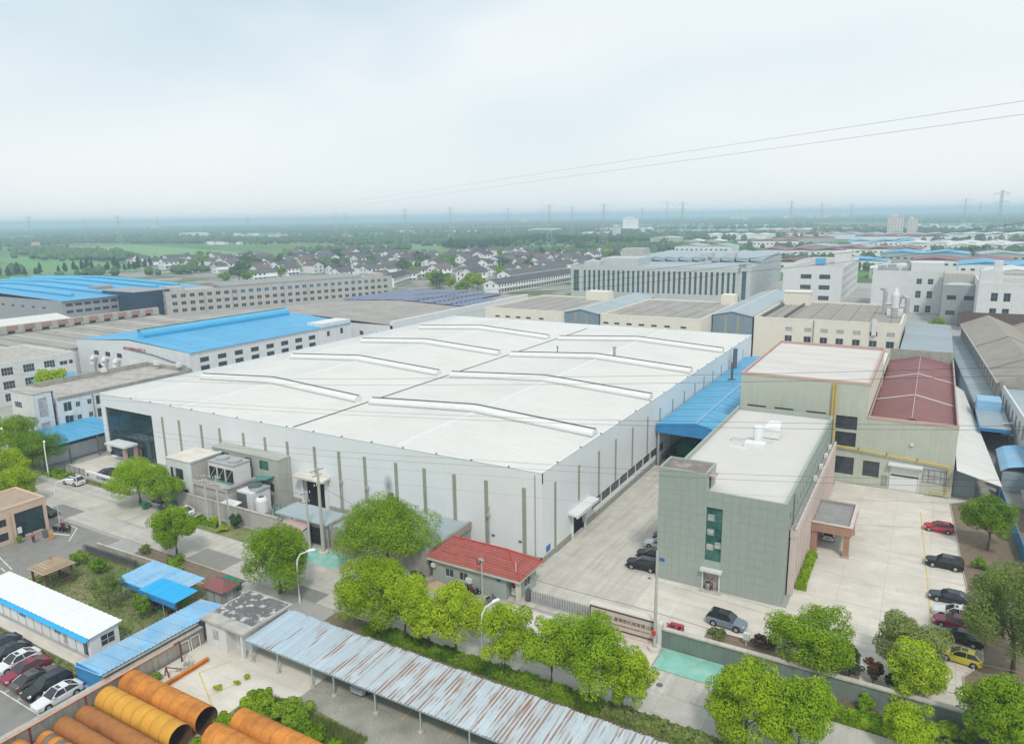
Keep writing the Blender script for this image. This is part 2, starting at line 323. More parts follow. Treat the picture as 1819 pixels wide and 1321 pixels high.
# ================================================================ material library
def D(**k): MT.update(k)
D(white_wall=M('white_cladding', (.765,.785,.79), .6, .025, .25, streak=.035),
  white_roof=M('white_roof_sheet', (.70,.685,.645), .55, .03, .12, dirt=(.58,.56,.51), dirtamt=.4, dscale=.07, wear=(.48,.78), tracks=(.05,1.1), tamt=.05),
  vent_white=M('vent_white', (.72,.72,.70), .5, .04, .5),
  dark_gap=M('dark_gap', (.10,.10,.095), .9, .1),
  olive=M('olive_strip', (.33,.34,.26), .55, .08, .6, streak=.15),
  plinth=M('plinth', (.36,.37,.32), .85, .12, .6, streak=.2),
  concrete=M('concrete_slab', (.555,.52,.46), .85, .10, .35, objvar=.05, dirt=(.35,.34,.31), dirtamt=.6, dscale=.10, wear=(.5,.8), bump=.15, tracks=(1.3,.07), tamt=.20, spots=.55),
  concrete_l=M('pale_concrete', (.67,.62,.54), .85, .09, .35, objvar=.035, dirt=(.53,.49,.425), dirtamt=.65, dscale=.09, wear=(.48,.75), bump=.15, tracks=(.10,.9), tamt=.13, spots=.45),
  road=M('road_slab', (.485,.46,.415), .9, .11, .5, objvar=.06, dirt=(.55,.525,.475), dirtamt=.6, dscale=.07, wear=(.5,.72), bump=.2, tracks=(.06,1.4), tamt=.22, spots=.5),
  asphalt=M('asphalt', (.25,.24,.22), .9, .12, .6, dirt=(.33,.315,.285), dirtamt=.7, dscale=.09, wear=(.45,.7), bump=.3),
  joint=M('joint', (.27,.26,.235), .95, .15),
  green_pad=M('green_painted_pad', (.25,.53,.44), .8, .14, .6, dirt=(.42,.56,.49), dirtamt=.7, dscale=.5, wear=(.5,.65)),
  yellow_paint=M('yellow_paint', (.66,.47,.14), .8, .15, 1.5, dirt=(.5,.47,.4), dirtamt=.8, dscale=1.2, wear=(.5,.65)),
  white_paint=M('white_paint', (.72,.71,.68), .8, .1, 1.5, dirt=(.35,.34,.32), dirtamt=.7, dscale=1.3, wear=(.52,.68)),
  office_green=M('office_tile', (.345,.39,.35), .5, .04, 1.2, objvar=.009, streak=.05),
  office_back=M('office_joint', (.375,.42,.38), .8, .05),
  office_roof=M('office_roof', (.63,.60,.565), .8, .03, .2, dirt=(.55,.53,.50), dirtamt=.35, dscale=.12, wear=(.5,.8)),
  tower_roof=M('tower_roof', (.24,.20,.18), .9, .2, .6, dirt=(.42,.37,.32), dirtamt=.8, dscale=.4, wear=(.52,.65)),
  pink=M('pink_stone', (.66,.56,.515), .7, .06, .8, streak=.1),
  pink_d=M('rose_stone', (.47,.345,.31), .7, .08, .8, streak=.1),
  terracotta=M('terracotta_stone', (.42,.245,.175), .7, .10, 1.0, objvar=.08),
  grey_roof=M('grey_screed', (.30,.30,.285), .9, .10, .6, dirt=(.40,.40,.38), dirtamt=.6, dscale=.5, wear=(.5,.7)),
  factory_green=M('factory_render', (.50,.525,.44), .8, .05, .5, streak=.1),
  pink_band=M('pink_band', (.56,.39,.33), .8, .06),
  factory_roof=M('factory_roof', (.64,.60,.56), .7, .05, .3, objvar=.03, dirt=(.52,.48,.44), dirtamt=.5, dscale=.15, wear=(.48,.75)),
  cream=M('cream_render', (.76,.715,.60), .8, .035, .4, streak=.07),
  blue=M('blue_sheet', (.095,.38,.62), .5, .08, .25, objvar=.04, streak=.0, dirt=(.17,.42,.68), dirtamt=.4, dscale=.2, wear=(.5,.75)),
  vent_blue=M('vent_blue', (.10,.44,.66), .4, .05, .4),
  blue_d=M('blue_fascia', (.045,.25,.52), .45, .08, .6),
  blue_fade=M('faded_blue_sheet', (.24,.48,.70), .6, .10, .5, objvar=.07, dirt=(.38,.50,.58), dirtamt=.7, dscale=.35, wear=(.47,.68)),
  blue_bright=M('bright_blue_sheet', (.03,.40,.74), .45, .06, .5, objvar=.05),
  red_tile=M('red_roof_tile', (.37,.105,.085), .55, .12, 1.2, objvar=.07),
  maroon=M('maroon_sheet', (.24,.095,.09), .55, .10, .5, objvar=.05),
  brown_roof=M('weathered_brown_roof', (.335,.31,.275), .9, .14, .3, dirt=(.43,.41,.37), dirtamt=.7, dscale=.1, wear=(.45,.7)),
  asbestos=M('fibre_cement_roof', (.335,.305,.26), .9, .09, .3, dirt=(.25,.225,.19), dirtamt=.6, dscale=.2, wear=(.5,.7)),
  bluegrey=M('bluegrey_sheet', (.35,.41,.435), .5, .06, .3, objvar=.05),
  bluegrey_d=M('bluegrey_wall', (.22,.28,.33), .6, .07, .4, streak=.12),
  grey_sheet=M('grey_sheet', (.30,.35,.38), .5, .07, .5, objvar=.09),
  render_grey=M('pale_render', (.68,.685,.665), .8, .045, .4, streak=.10),
  render_mid=M('grey_render', (.33,.345,.355), .8, .06, .4, streak=.10),
  render_white=M('white_render', (.70,.715,.715), .8, .045, .4, streak=.13),
  stone_beige=M('beige_render', (.48,.46,.42), .8, .07, .4, streak=.2),
  annex_grey=M('annex_render', (.44,.45,.40), .85, .07, .5, streak=.15), office_jh=M('finned_office_render', (.50,.53,.52), .8, .05, .3, streak=.1),
  brick_grey=M('old_render', (.36,.34,.30), .9, .16, .5, streak=.25, dirt=(.47,.45,.40), dirtamt=.5, dscale=.4),
  navy=M('navy_glass_wall', (.03,.06,.095), .25, .15, .4),
  frame_white=M('frame_white', (.60,.61,.60), .5, .05), frame_dark=M('frame_dark', (.07,.08,.085), .5, .1),
  frame_green=M('frame_green', (.10,.20,.17), .5, .1), frame_grey=M('frame_grey', (.35,.36,.36), .5, .08),
  glass_dark=glassmat('window_glass', (.045,.06,.07)), glass_green=glassmat('green_glass', (.03,.13,.105), var=.5),
  glass_jh=glassmat('dull_teal_glass', (.055,.105,.11)), glass_teal=glassmat('teal_glass', (.022,.055,.068), rough=.05, var=.3), glass_blue=glassmat('bluish_glass', (.05,.16,.26)),
  curtain=M('curtain', (.42,.43,.42), .8, .25, 1.5),
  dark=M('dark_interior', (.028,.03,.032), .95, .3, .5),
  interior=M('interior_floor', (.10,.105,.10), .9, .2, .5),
  yellow=M('yellow_pipe', (.66,.44,.06), .45, .07, 1.),
  orange_rust=M('orange_rust', (.60,.235,.045), .85, .16, .5, dirt=(.33,.115,.03), dirtamt=.7, dscale=.6, wear=(.47,.7)),
  ochre=M('ochre_primer', (.66,.335,.045), .7, .10, .6, dirt=(.46,.20,.04), dirtamt=.6, dscale=.5, wear=(.5,.75)),
  brown_rust=M('brown_rust', (.42,.175,.055), .9, .18, .6, dirt=(.22,.085,.035), dirtamt=.8, dscale=.6, wear=(.45,.68)),
  rust_in=M('pipe_inside', (.11,.055,.03), .9, .2),
  red_oxide=M('red_oxide', (.22,.05,.035), .6, .12), salmon=M('salmon_pipe', (.62,.36,.25), .6, .1, 1.),
  steel=M('galvanised', (.45,.46,.46), .45, .08, 1., metal=.3), steel_d=M('dark_steel', (.13,.135,.14), .5, .12, 1.),
  cable=M('cable', (.045,.045,.05), .6, .1), cable_l=M('bare_cable', (.26,.27,.28), .5, .1),
  lattice=M('lattice_steel', (.50,.52,.53), .5, .05),
  pole_c=M('concrete_pole', (.50,.485,.45), .85, .08, 1., streak=.2), lamp_white=M('lamp_white', (.78,.78,.77), .4, .03),
  post_green=M('pale_green_post', (.36,.46,.41), .6, .12, 1.),
  soil=M('bare_soil', (.22,.165,.12), .95, .25, 1.2, bump=.5, dirt=(.14,.16,.06), dirtamt=.6, dscale=.6, wear=(.5,.66)),
  sand=M('sand', (.42,.31,.20), .95, .15, 2.),
  lawn=M('lawn', (.165,.215,.065), .95, .25, .5, dirt=(.30,.25,.15), dirtamt=.85, dscale=.28, wear=(.46,.62), bump=.5),
  paver=M('paver', (.40,.38,.345), .9, .13, 1.2, dirt=(.21,.215,.17), dirtamt=.6, dscale=.3, wear=(.47,.66), bump=.3),
  bark=M('bark', (.13,.105,.08), .95, .2, 3.), timber=M('weathered_timber', (.16,.10,.065), .8, .15, 2.),
  thatch=M('tan_shingle', (.42,.31,.21), .85, .10, 1., objvar=.1), 
  tar=M('tar_roof', (.15,.15,.152), .85, .2, .6, dirt=(.55,.53,.50), dirtamt=1., dscale=1.1, wear=(.535,.60)),
  old_slab=M('weathered_slab', (.46,.43,.39), .9, .15, .8, dirt=(.25,.23,.21), dirtamt=.7, dscale=.6, wear=(.5,.7)),
  mesh_grey=M('louvre_grey', (.16,.165,.17), .6, .1), gate_steel=M('gate_steel', (.52,.53,.54), .35, .06, metal=.5),
  sign_stone=M('sign_stone', (.60,.50,.45), .5, .05, 1.), sign_dark=M('sign_border', (.07,.045,.04), .5, .1), sign_letter=M('bronze_letter', (.20,.155,.10), .45, .1),
  navy_letter=M('navy_letter', (.03,.05,.14), .5, .1), red_letter=M('red_letter', (.42,.05,.05), .5, .1), white_plain=M('white_panel', (.76,.765,.76), .5, .03),
  blue_sign=M('blue_sign', (.04,.16,.52), .4, .05), red_panel=M('red_panel', (.55,.05,.05), .5, .08),
  ac_white=M('ac_white', (.70,.70,.68), .5, .05), tank_white=M('tank_white', (.78,.78,.75), .45, .04),
  roof_dark=M('dark_house_tile', (.105,.105,.11), .85, .2, .4, objvar=.25), roof_brown=M('brown_house_tile', (.165,.115,.108), .85, .2, .4, objvar=.2),
  house_white=M('whitewash', (.80,.80,.79), .85, .04, .4, objvar=.05), solar=M('solar_panel', (.10,.125,.215), .2, .10, .3, objvar=.12),
  tyre=M('tyre', (.02,.02,.022), .8, .1), rim=M('rim', (.42,.43,.44), .35, .05, metal=.6), car_glass=glassmat('car_glass', (.03,.037,.043), rough=.03, var=.1),
  lamp_red=M('tail_lamp', (.35,.02,.02), .3, .05), lamp_clear=M('head_lamp', (.55,.57,.58), .15, .05),
  skin=M('skin', (.42,.26,.19), .6, .05), hair=M('hair', (.02,.017,.015), .6, .1), cloth_dark=M('dark_cloth', (.035,.035,.045), .9, .1), cloth_blue=M('pale_blue_cloth', (.32,.40,.50), .9, .1), cloth_red=M('red_cloth', (.30,.05,.05), .9, .1),
  plastic_green=M('green_plastic', (.03,.20,.12), .5, .08), orange=M('orange_plastic', (.62,.30,.10), .5, .06), teal_sheet=M('teal_sheet', (.10,.30,.26), .5, .08),
  apricot=M('apricot_render', (.64,.48,.37), .85, .05, .5, streak=.08), tan_roof=M('tan_roof', (.42,.32,.235), .9, .12, .5, dirt=(.30,.24,.18), dirtamt=.6, dscale=.5))
def carpaint(n, c, metal=0.0):
    MT[n] = M(n, c, .22, .02, .5, metal=metal, spec=.5); return MT[n]
for n, c in (('car_black',(.014,.015,.018)),('car_white',(.72,.73,.73)),('car_red',(.50,.02,.05)),('car_wine',(.24,.02,.045)),('car_navy',(.025,.03,.05)),('car_grey',(.16,.165,.18)),('car_silver',(.42,.43,.45)),('car_yellow',(.62,.52,.02)),('car_brown',(.10,.09,.085)),('car_blue',(.20,.24,.30))):
    carpaint(n, c)
# carport sheet: faded blue to bare zinc with rust streaks running down the sheet
def carport_mat():
    m = M('rusting_zinc_sheet', (.49,.555,.585), .6, .07, .6, objvar=.06)
    t = m.node_tree; l = t.links.new; b = t.nodes['Principled BSDF']; src = b.inputs['Base Color'].links[0].from_socket
    g = t.nodes.new('ShaderNodeNewGeometry'); oi = t.nodes.new('ShaderNodeObjectInfo')
    mp_ = t.nodes.new('ShaderNodeMapping'); mp_.inputs['Scale'].default_value = (3.4, .16, 1); l(g.outputs['Position'], mp_.inputs['Vector'])
    nz = t.nodes.new('ShaderNodeTexNoise'); nz.inputs['Scale'].default_value = 1; nz.inputs['Detail'].default_value = 5; l(mp_.outputs[0], nz.inputs['Vector'])
    sx = t.nodes.new('ShaderNodeSeparateXYZ'); l(g.outputs['Position'], sx.inputs[0])
    pos = t.nodes.new('ShaderNodeMapRange'); pos.inputs[1].default_value = -56; pos.inputs[2].default_value = -40; pos.inputs[3].default_value = .74; pos.inputs[4].default_value = .64
    l(sx.outputs['X'], pos.inputs[0])
    ad = t.nodes.new('ShaderNodeMath'); ad.operation = 'SUBTRACT'; l(nz.outputs['Fac'], ad.inputs[0]); l(pos.outputs[0], ad.inputs[1])
    ramp = t.nodes.new('ShaderNodeMapRange'); ramp.inputs[1].default_value = -.035; ramp.inputs[2].default_value = .04; ramp.inputs[3].default_value = 0; ramp.inputs[4].default_value = .92; l(ad.outputs[0], ramp.inputs[0])
    # faded blue paint left over near the shed
    bl = t.nodes.new('ShaderNodeMapRange'); bl.inputs[1].default_value = -49; bl.inputs[2].default_value = -60; bl.inputs[3].default_value = 0; bl.inputs[4].default_value = .3; l(sx.outputs['X'], bl.inputs[0])
    nb = t.nodes.new('ShaderNodeTexNoise'); nb.inputs['Scale'].default_value = .6; nb.inputs['Detail'].default_value = 6; l(g.outputs['Position'], nb.inputs['Vector'])
    mu = t.nodes.new('ShaderNodeMath'); mu.operation = 'MULTIPLY'; l(bl.outputs[0], mu.inputs[0]); l(nb.outputs['Fac'], mu.inputs[1])
    m1 = t.nodes.new('ShaderNodeMixRGB'); l(mu.outputs[0], m1.inputs['Fac']); l(src, m1.inputs['Color1']); m1.inputs['Color2'].default_value = (.20,.50,.78,1)
    m2 = t.nodes.new('ShaderNodeMixRGB'); l(ramp.outputs[0], m2.inputs['Fac']); l(m1.outputs[0], m2.inputs['Color1']); m2.inputs['Color2'].default_value = (.33,.18,.12,1)
    l(m2.outputs[0], b.inputs['Base Color']); return m
MT['zinc_rust'] = carport_mat()
def rib_rust():
    m = MT['zinc_rust']; t = m.node_tree; l = t.links.new; b = t.nodes['Principled BSDF']; src = b.inputs['Base Color'].links[0].from_socket
    tc_ = t.nodes.new('ShaderNodeTexCoord'); g = t.nodes.new('ShaderNodeNewGeometry'); sx = t.nodes.new('ShaderNodeSeparateXYZ'); l(tc_.outputs['Object'], sx.inputs[0])
    md = t.nodes.new('ShaderNodeMath'); md.operation = 'MODULO'; l(sx.outputs['X'], md.inputs[0]); md.inputs[1].default_value = .43
    st = t.nodes.new('ShaderNodeMapRange'); st.inputs[1].default_value = .25; st.inputs[2].default_value = .31; l(md.outputs[0], st.inputs[0])
    mp_ = t.nodes.new('ShaderNodeMapping'); mp_.inputs['Scale'].default_value = (1.1,.22,1); l(g.outputs['Position'], mp_.inputs['Vector'])
    nz = t.nodes.new('ShaderNodeTexNoise'); nz.inputs['Scale'].default_value = 1; nz.inputs['Detail'].default_value = 6; l(mp_.outputs[0], nz.inputs['Vector'])
    sp_ = t.nodes.new('ShaderNodeSeparateXYZ'); l(g.outputs['Position'], sp_.inputs[0])
    ps = t.nodes.new('ShaderNodeMapRange'); ps.inputs[1].default_value = -62; ps.inputs[2].default_value = -46; ps.inputs[3].default_value = -.16; ps.inputs[4].default_value = -.05; l(sp_.outputs['X'], ps.inputs[0])
    ad = t.nodes.new('ShaderNodeMath'); ad.operation = 'ADD'; l(nz.outputs['Fac'], ad.inputs[0]); l(ps.outputs[0], ad.inputs[1])
    th = t.nodes.new('ShaderNodeMapRange'); th.inputs[1].default_value = .42; th.inputs[2].default_value = .52; th.inputs[4].default_value = .9; l(ad.outputs[0], th.inputs[0])
    mu = t.nodes.new('ShaderNodeMath'); mu.operation = 'MULTIPLY'; l(st.outputs[0], mu.inputs[0]); l(th.outputs[0], mu.inputs[1])
    mx_ = t.nodes.new('ShaderNodeMixRGB'); l(mu.outputs[0], mx_.inputs['Fac']); l(src, mx_.inputs['Color1']); mx_.inputs['Color2'].default_value = (.31,.17,.115,1); l(mx_.outputs[0], b.inputs['Base Color'])
rib_rust()
def paver_joints():
    m = MT['paver']; t = m.node_tree; l = t.links.new; b = t.nodes['Principled BSDF']; src = b.inputs['Base Color'].links[0].from_socket
    g = t.nodes.new('ShaderNodeNewGeometry'); br = t.nodes.new('ShaderNodeTexBrick'); br.inputs['Scale'].default_value = 1; br.inputs['Brick Width'].default_value = .36; br.inputs['Row Height'].default_value = .18; br.inputs['Mortar Size'].default_value = .03
    br.inputs['Color1'].default_value = (1.1,1.1,1.1,1); br.inputs['Color2'].default_value = (.92,.92,.90,1); br.inputs['Mortar'].default_value = (.66,.68,.58,1)
    l(g.outputs['Position'], br.inputs['Vector'])
    mx_ = t.nodes.new('ShaderNodeMixRGB'); mx_.blend_type = 'MULTIPLY'; mx_.inputs['Fac'].default_value = 1; l(src, mx_.inputs['Color1']); l(br.outputs['Color'], mx_.inputs['Color2']); l(mx_.outputs[0], b.inputs['Base Color'])
paver_joints()
def leafmat(name, dark, mid, light, trans=.35):
    m = bpy.data.materials.new(name); m.use_nodes = True; t = m.node_tree; t.nodes.clear(); l = t.links.new
    o = t.nodes.new('ShaderNodeOutputMaterial'); g = t.nodes.new('ShaderNodeNewGeometry'); oi = t.nodes.new('ShaderNodeObjectInfo')
    nz = t.nodes.new('ShaderNodeTexNoise'); nz.inputs['Scale'].default_value = .55; nz.inputs['Detail'].default_value = 3; l(g.outputs['Position'], nz.inputs['Vector'])
    a = t.nodes.new('ShaderNodeMath'); a.operation = 'MULTIPLY_ADD'; l(g.outputs['Random Per Island'], a.inputs[0]); a.inputs[1].default_value = .26; l(nz.outputs['Fac'], a.inputs[2])
    b = t.nodes.new('ShaderNodeMath'); b.operation = 'MULTIPLY_ADD'; l(oi.outputs['Random'], b.inputs[0]); b.inputs[1].default_value = .3; l(a.outputs[0], b.inputs[2])
    r = t.nodes.new('ShaderNodeValToRGB'); e = r.color_ramp.elements
    e[0].position = .42; e[0].color = dark+(1,); e[1].position = 0.95; e[1].color = light+(1,)
    k = r.color_ramp.elements.new(.66); k.color = mid+(1,)
    l(b.outputs[0], r.inputs['Fac'])
    d = t.nodes.new('ShaderNodeBsdfDiffuse'); tr = t.nodes.new('ShaderNodeBsdfTranslucent'); mx_ = t.nodes.new('ShaderNodeMixShader'); mx_.inputs[0].default_value = trans
    l(r.outputs[0], d.inputs['Color']); l(r.outputs[0], tr.inputs['Color']); l(d.outputs[0], mx_.inputs[1]); l(tr.outputs[0], mx_.inputs[2]); l(mx_.outputs[0], o.inputs['Surface'])
    MT[name] = m
leafmat('leaf_bright', (.12,.225,.014), (.225,.375,.02), (.36,.52,.032))
leafmat('leaf_lime', (.18,.29,.014), (.315,.46,.02), (.47,.60,.036))
leafmat('leaf_mid', (.10,.20,.018), (.19,.325,.025), (.30,.45,.04))
leafmat('leaf_dull', (.11,.17,.04), (.20,.275,.07), (.32,.38,.12))
leafmat('leaf_dark', (.035,.085,.035), (.06,.125,.05), (.095,.17,.07))
leafmat('leaf_red', (.08,.05,.025), (.16,.08,.04), (.22,.11,.06))
leafmat('leaf_far', (.065,.12,.06), (.10,.165,.075), (.145,.215,.095), .15)
leafmat('grass_blade', (.13,.19,.04), (.19,.26,.065), (.28,.31,.12))

# ---------------------------------------------------------------- lettering meshes (converted first, while the scene is still empty)
TXT = {}
for body, size, ext in (('无锡久星精密机械有限公司',.56,.02),('WUXI JIUXING PRECISION MACHINERY CO.,LTD',.25,.02),('江苏艾隆精密装备有限公司',.62,.02),('精密机械制造有限公司',1.1,.02),('JHS',2.6,.1)):
    cu = bpy.data.curves.new('text', 'FONT'); cu.body = body; cu.size = size; cu.extrude = ext; cu.align_x = 'CENTER'; cu.align_y = 'CENTER'
    to = bpy.data.objects.new('text', cu); COL.objects.link(to)
    TXT[body] = bpy.data.meshes.new_from_object(to.evaluated_get(bpy.context.evaluated_depsgraph_get())); bpy.data.objects.remove(to)
def text_part(name, body, size, loc, rot, mt, parent, ext=.02):
    me = TXT[body]; me.materials.clear(); me.materials.append(MT[mt]); me.name = name
    o = bpy.data.objects.new(name, me); COL.objects.link(o); adopt(o, parent)
    g_ = _org(parent); o.location = (loc[0]-g_[0], loc[1]-g_[1], loc[2]-g_[2]); o.rotation_euler = rot
    return o
# ---------------------------------------------------------------- figures: skinned meshes grown from joint chains
def skinned(name, verts, edges, radii, root=0):
    me = bpy.data.meshes.new(name); me.from_pydata(verts, edges, []); o = bpy.data.objects.new(name, me); COL.objects.link(o)
    o.modifiers.new('s', 'SKIN')
    if not me.skin_vertices:
        bpy.context.view_layer.objects.active = o; bpy.ops.mesh.customdata_skin_add()
    for i, r_ in enumerate(radii): me.skin_vertices[0].data[i].radius = (r_, r_); me.skin_vertices[0].data[i].use_root = (i == root)
    sb = o.modifiers.new('d', 'SUBSURF'); sb.levels = 1; sb.render_levels = 1
    m2 = bpy.data.meshes.new_from_object(o.evaluated_get(bpy.context.evaluated_depsgraph_get())); bpy.data.objects.remove(o); m2.name = name
    return m2
PERS = {}
for pose in (1, 2):
    st = .12; arm = .30 if pose == 2 else .05
    V = [(0,0,.95),(0,0,1.2),(0,0,1.40),(0,0,1.52),(.01,0,1.60),(.02,0,1.70),
         (0,.10,.90),(st,.11,.50),(-.02+st,.11,.08),(.12+st,.12,.03), (0,-.10,.90),(-st*.6,-.11,.50),(-.06-st,-.11,.08),(.08-st,-.12,.03),
         (0,.19,1.38),(arm*.4,.25,1.12),(arm*1.4,.24,.88),(arm*1.7,.24,.80), (0,-.19,1.38),(arm*.5,-.25,1.12),(arm*1.8,-.22,.95),(arm*2.2,-.20,.90)]
    E_ = [(0,1),(1,2),(2,3),(3,4),(4,5),(0,6),(6,7),(7,8),(8,9),(0,10),(10,11),(11,12),(12,13),(2,14),(14,15),(15,16),(16,17),(2,18),(18,19),(19,20),(20,21)]
    Rd = [.13,.135,.11,.052,.085,.08,.085,.06,.042,.04,.085,.06,.042,.04,.058,.045,.036,.04,.058,.045,.036,.04]
    PERS[pose, 'body'] = skinned('body', V, E_, Rd)
    for nm, S_, ex in (('shirt',[0,1,2,14,15,18,19],.025),('trousers',[0,6,7,8,10,11,12],.03)):
        mp_ = {a: i for i, a in enumerate(S_)}
        PERS[pose, nm] = skinned(nm, [V[i] for i in S_], [(mp_[a],mp_[b]) for a,b in E_ if a in mp_ and b in mp_], [Rd[i]+ex for i in S_])
# ================================================================ ground, roads, paving
def terrain_mat():
    m = bpy.data.materials.new('farmland'); m.use_nodes = True; t = m.node_tree; l = t.links.new; b = t.nodes['Principled BSDF']
    b.inputs['Roughness'].default_value = .95; b.inputs['Specular IOR Level'].default_value = .1
    g = t.nodes.new('ShaderNodeNewGeometry')
    mp_ = t.nodes.new('ShaderNodeMapping'); mp_.inputs['Rotation'].default_value = (0,0,R(18)); mp_.inputs['Scale'].default_value = (1/260, 1/120, 1)
    l(g.outputs['Position'], mp_.inputs['Vector'])
    v = t.nodes.new('ShaderNodeTexVoronoi'); v.inputs['Scale'].default_value = 1; v.voronoi_dimensions = '2D'; v.distance = 'CHEBYCHEV'; l(mp_.outputs[0], v.inputs['Vector'])
    sep = t.nodes.new('ShaderNodeSeparateColor'); l(v.outputs['Color'], sep.inputs[0])
    r = t.nodes.new('ShaderNodeValToRGB'); e = r.color_ramp.elements
    e[0].position = 0; e[0].color = (.10,.19,.06,1); e[1].position = 1; e[1].color = (.17,.25,.095,1)
    for p, c in ((.25,(.13,.25,.075,1)),(.5,(.115,.225,.07,1)),(.72,(.15,.28,.09,1)),(.86,(.21,.235,.13,1))): k = e.new(p); k.color = c
    l(sep.outputs[0], r.inputs['Fac'])
    nz = t.nodes.new('ShaderNodeTexNoise'); nz.inputs['Scale'].default_value = .012; nz.inputs['Detail'].default_value = 8; l(g.outputs['Position'], nz.inputs['Vector'])
    mr = t.nodes.new('ShaderNodeMapRange'); mr.inputs[1].default_value = .5; mr.inputs[2].default_value = .62; mr.inputs[3].default_value = 0; mr.inputs[4].default_value = .55; l(nz.outputs['Fac'], mr.inputs[0])
    mx_ = t.nodes.new('ShaderNodeMixRGB'); l(mr.outputs[0], mx_.inputs['Fac']); l(r.outputs[0], mx_.inputs['Color1']); mx_.inputs['Color2'].default_value = (.065,.115,.05,1)
    l(mx_.outputs[0], b.inputs['Base Color']); MT['farmland'] = m
terrain_mat()
g = MB(); NG = 24; S = 14000
for i in range(NG):
    for j in range(NG):
        a, b_ = -S+2*S*i/NG, -S+2*S*(i+1)/NG; c, d = -S+2*S*j/NG, -S+2*S*(j+1)/NG
        g.quad((a,c,-.08),(b_,c,-.08),(b_,d,-.08),(a,d,-.08))
struct('ground', g, 'farmland')
MT['estate'] = M('estate_concrete', (.40,.39,.365), .9, .12, .15, dirt=(.30,.29,.265), dirtamt=.6, dscale=.06, wear=(.45,.7))
struct('estate_ground', MB().prism([(-520,26),(-420,-10),(60,-10),(90,330),(45,560),(-140,560),(-160,400),(-240,330),(-340,380),(-520,290)], -.075, -.04), 'estate')
MT['village_ground'] = M('village_lane', (.33,.31,.275), .95, .15, .1, dirt=(.10,.15,.05), dirtamt=.9, dscale=.03, wear=(.46,.58))
struct('village_ground', MB().prism([(-760,430),(-420,350),(-200,390),(-215,640),(-300,900),(-520,900),(-780,720)], -.075, -.055), 'village_ground')
def slabs(name, x0, x1, y0, y1, nx, ny, mt, z=0., gap=.02, skip=None, label=None):
    base = struct(name, MB().box(x0, x1, y0, y1, z-.02, z), 'joint')
    w_, h_ = (x1-x0)/nx, (y1-y0)/ny
    me = MB().box(gap/2, w_-gap/2, gap/2, h_-gap/2, 0, .025).mesh('slab'); me.materials.append(MT[mt])
    for i in range(nx):
        for j in range(ny):
            if skip and skip(x0+(i+.5)*w_, y0+(j+.5)*h_): continue
            piece('slab', me, base, (x0+i*w_, y0+j*h_, z+.001+.006*random.random()))
    return base
slabs('road', -152, 30, 61.2, 65.4, 36, 1, 'road', -.01)
slabs('road', -152, 30, 65.4, 69.1, 36, 1, 'concrete', -.008)
slabs('plaza', -152, -83.5, 69.1, 73.2, 15, 1, 'road', -.01)
slabs('forecourt', -45, -29.5, 73.8, 89, 3, 3, 'concrete')
slabs('drive', -44.8, -29.5, 89, 133, 3, 9, 'concrete')
slabs('front_yard', -29.5, 11, 74.2, 89, 8, 3, 'concrete_l')
slabs('car_yard', -12.4, 8.5, 89, 139.8, 4, 10, 'concrete_l')
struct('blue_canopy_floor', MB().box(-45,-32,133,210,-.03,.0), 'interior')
slabs('pavement', -42.5, -23.2, 69.1, 73.2, 5, 1, 'concrete_l', .01)
slabs('pavement', -82, -42.5, 69.1, 73.5, 9, 1, 'road', .0)
struct('painted_pad', MB().box(-23.0,-16.0,69.2,73.3,-.02,.05), 'green_pad')
struct('painted_pad', MB().box(-78.0,-70.6,69.4,73.3,-.02,.05), 'green_pad')
struct('verge', MB().box(-16,14,69.1,73.3,-.05,.06), 'soil')
struct('verge', MB().box(-62,30,56.4,61.0,-.05,.05), 'soil')
struct('verge', MB().box(-101,-79,58.0,61.0,-.05,.05), 'soil')
struct('verge', MB().box(-104,-84,69.3,73.2,-.01,.05), 'lawn')
struct('planting_bed', MB().box(-19.6,-3,74.1,79.5,.0,.12), 'soil')
kb = MB()
kb.box(-62,30,61.0,61.2,-.05,.12)
struct('kerb', kb, 'concrete')
struct('kerb', MB().box(-16,14,68.95,69.12,-.05,.14), 'concrete')
struct('kerb', MB().box(-101,-79,61.0,61.15,-.05,.12), 'concrete')
# parking yard kerb and garden on the right (boundary runs about three degrees off the grid)
gk = [(5.9,137),(7.1,112),(8.2,94),(8.6,89.5),(8.2,86.6),(6.6,83.4),(6.7,77.5)]
struct('garden', MB().prism(gk+[(24,74.2),(24,140),(8.9,140)], -.02, .09), 'soil')
struct('kerb', MB().tube([(p[0],p[1],.08) for p in gk], .11, 4), 'concrete')
def line(a, b, w_, mt, z=.036, name='marking'):
    d = Vector((b[0]-a[0], b[1]-a[1])); n = Vector((-d.y, d.x)).normalized()*w_/2
    return MB().quad((a[0]+n.x,a[1]+n.y,z),(a[0]-n.x,a[1]-n.y,z),(b[0]-n.x,b[1]-n.y,z),(b[0]+n.x,b[1]+n.y,z))
def yx(y): return 1.7+(129.4-y)*.0515
mk = line((yx(131),131), (yx(84),84), .16, 'yellow_paint')
for y in frange(84.5, 15, 3.1):
    x = yx(y); l_ = line((x,y), (x+4.4,y+.1), .11, 'yellow_paint'); mk.add(l_.v, l_.f)
struct('parking_marking', mk, 'yellow_paint')
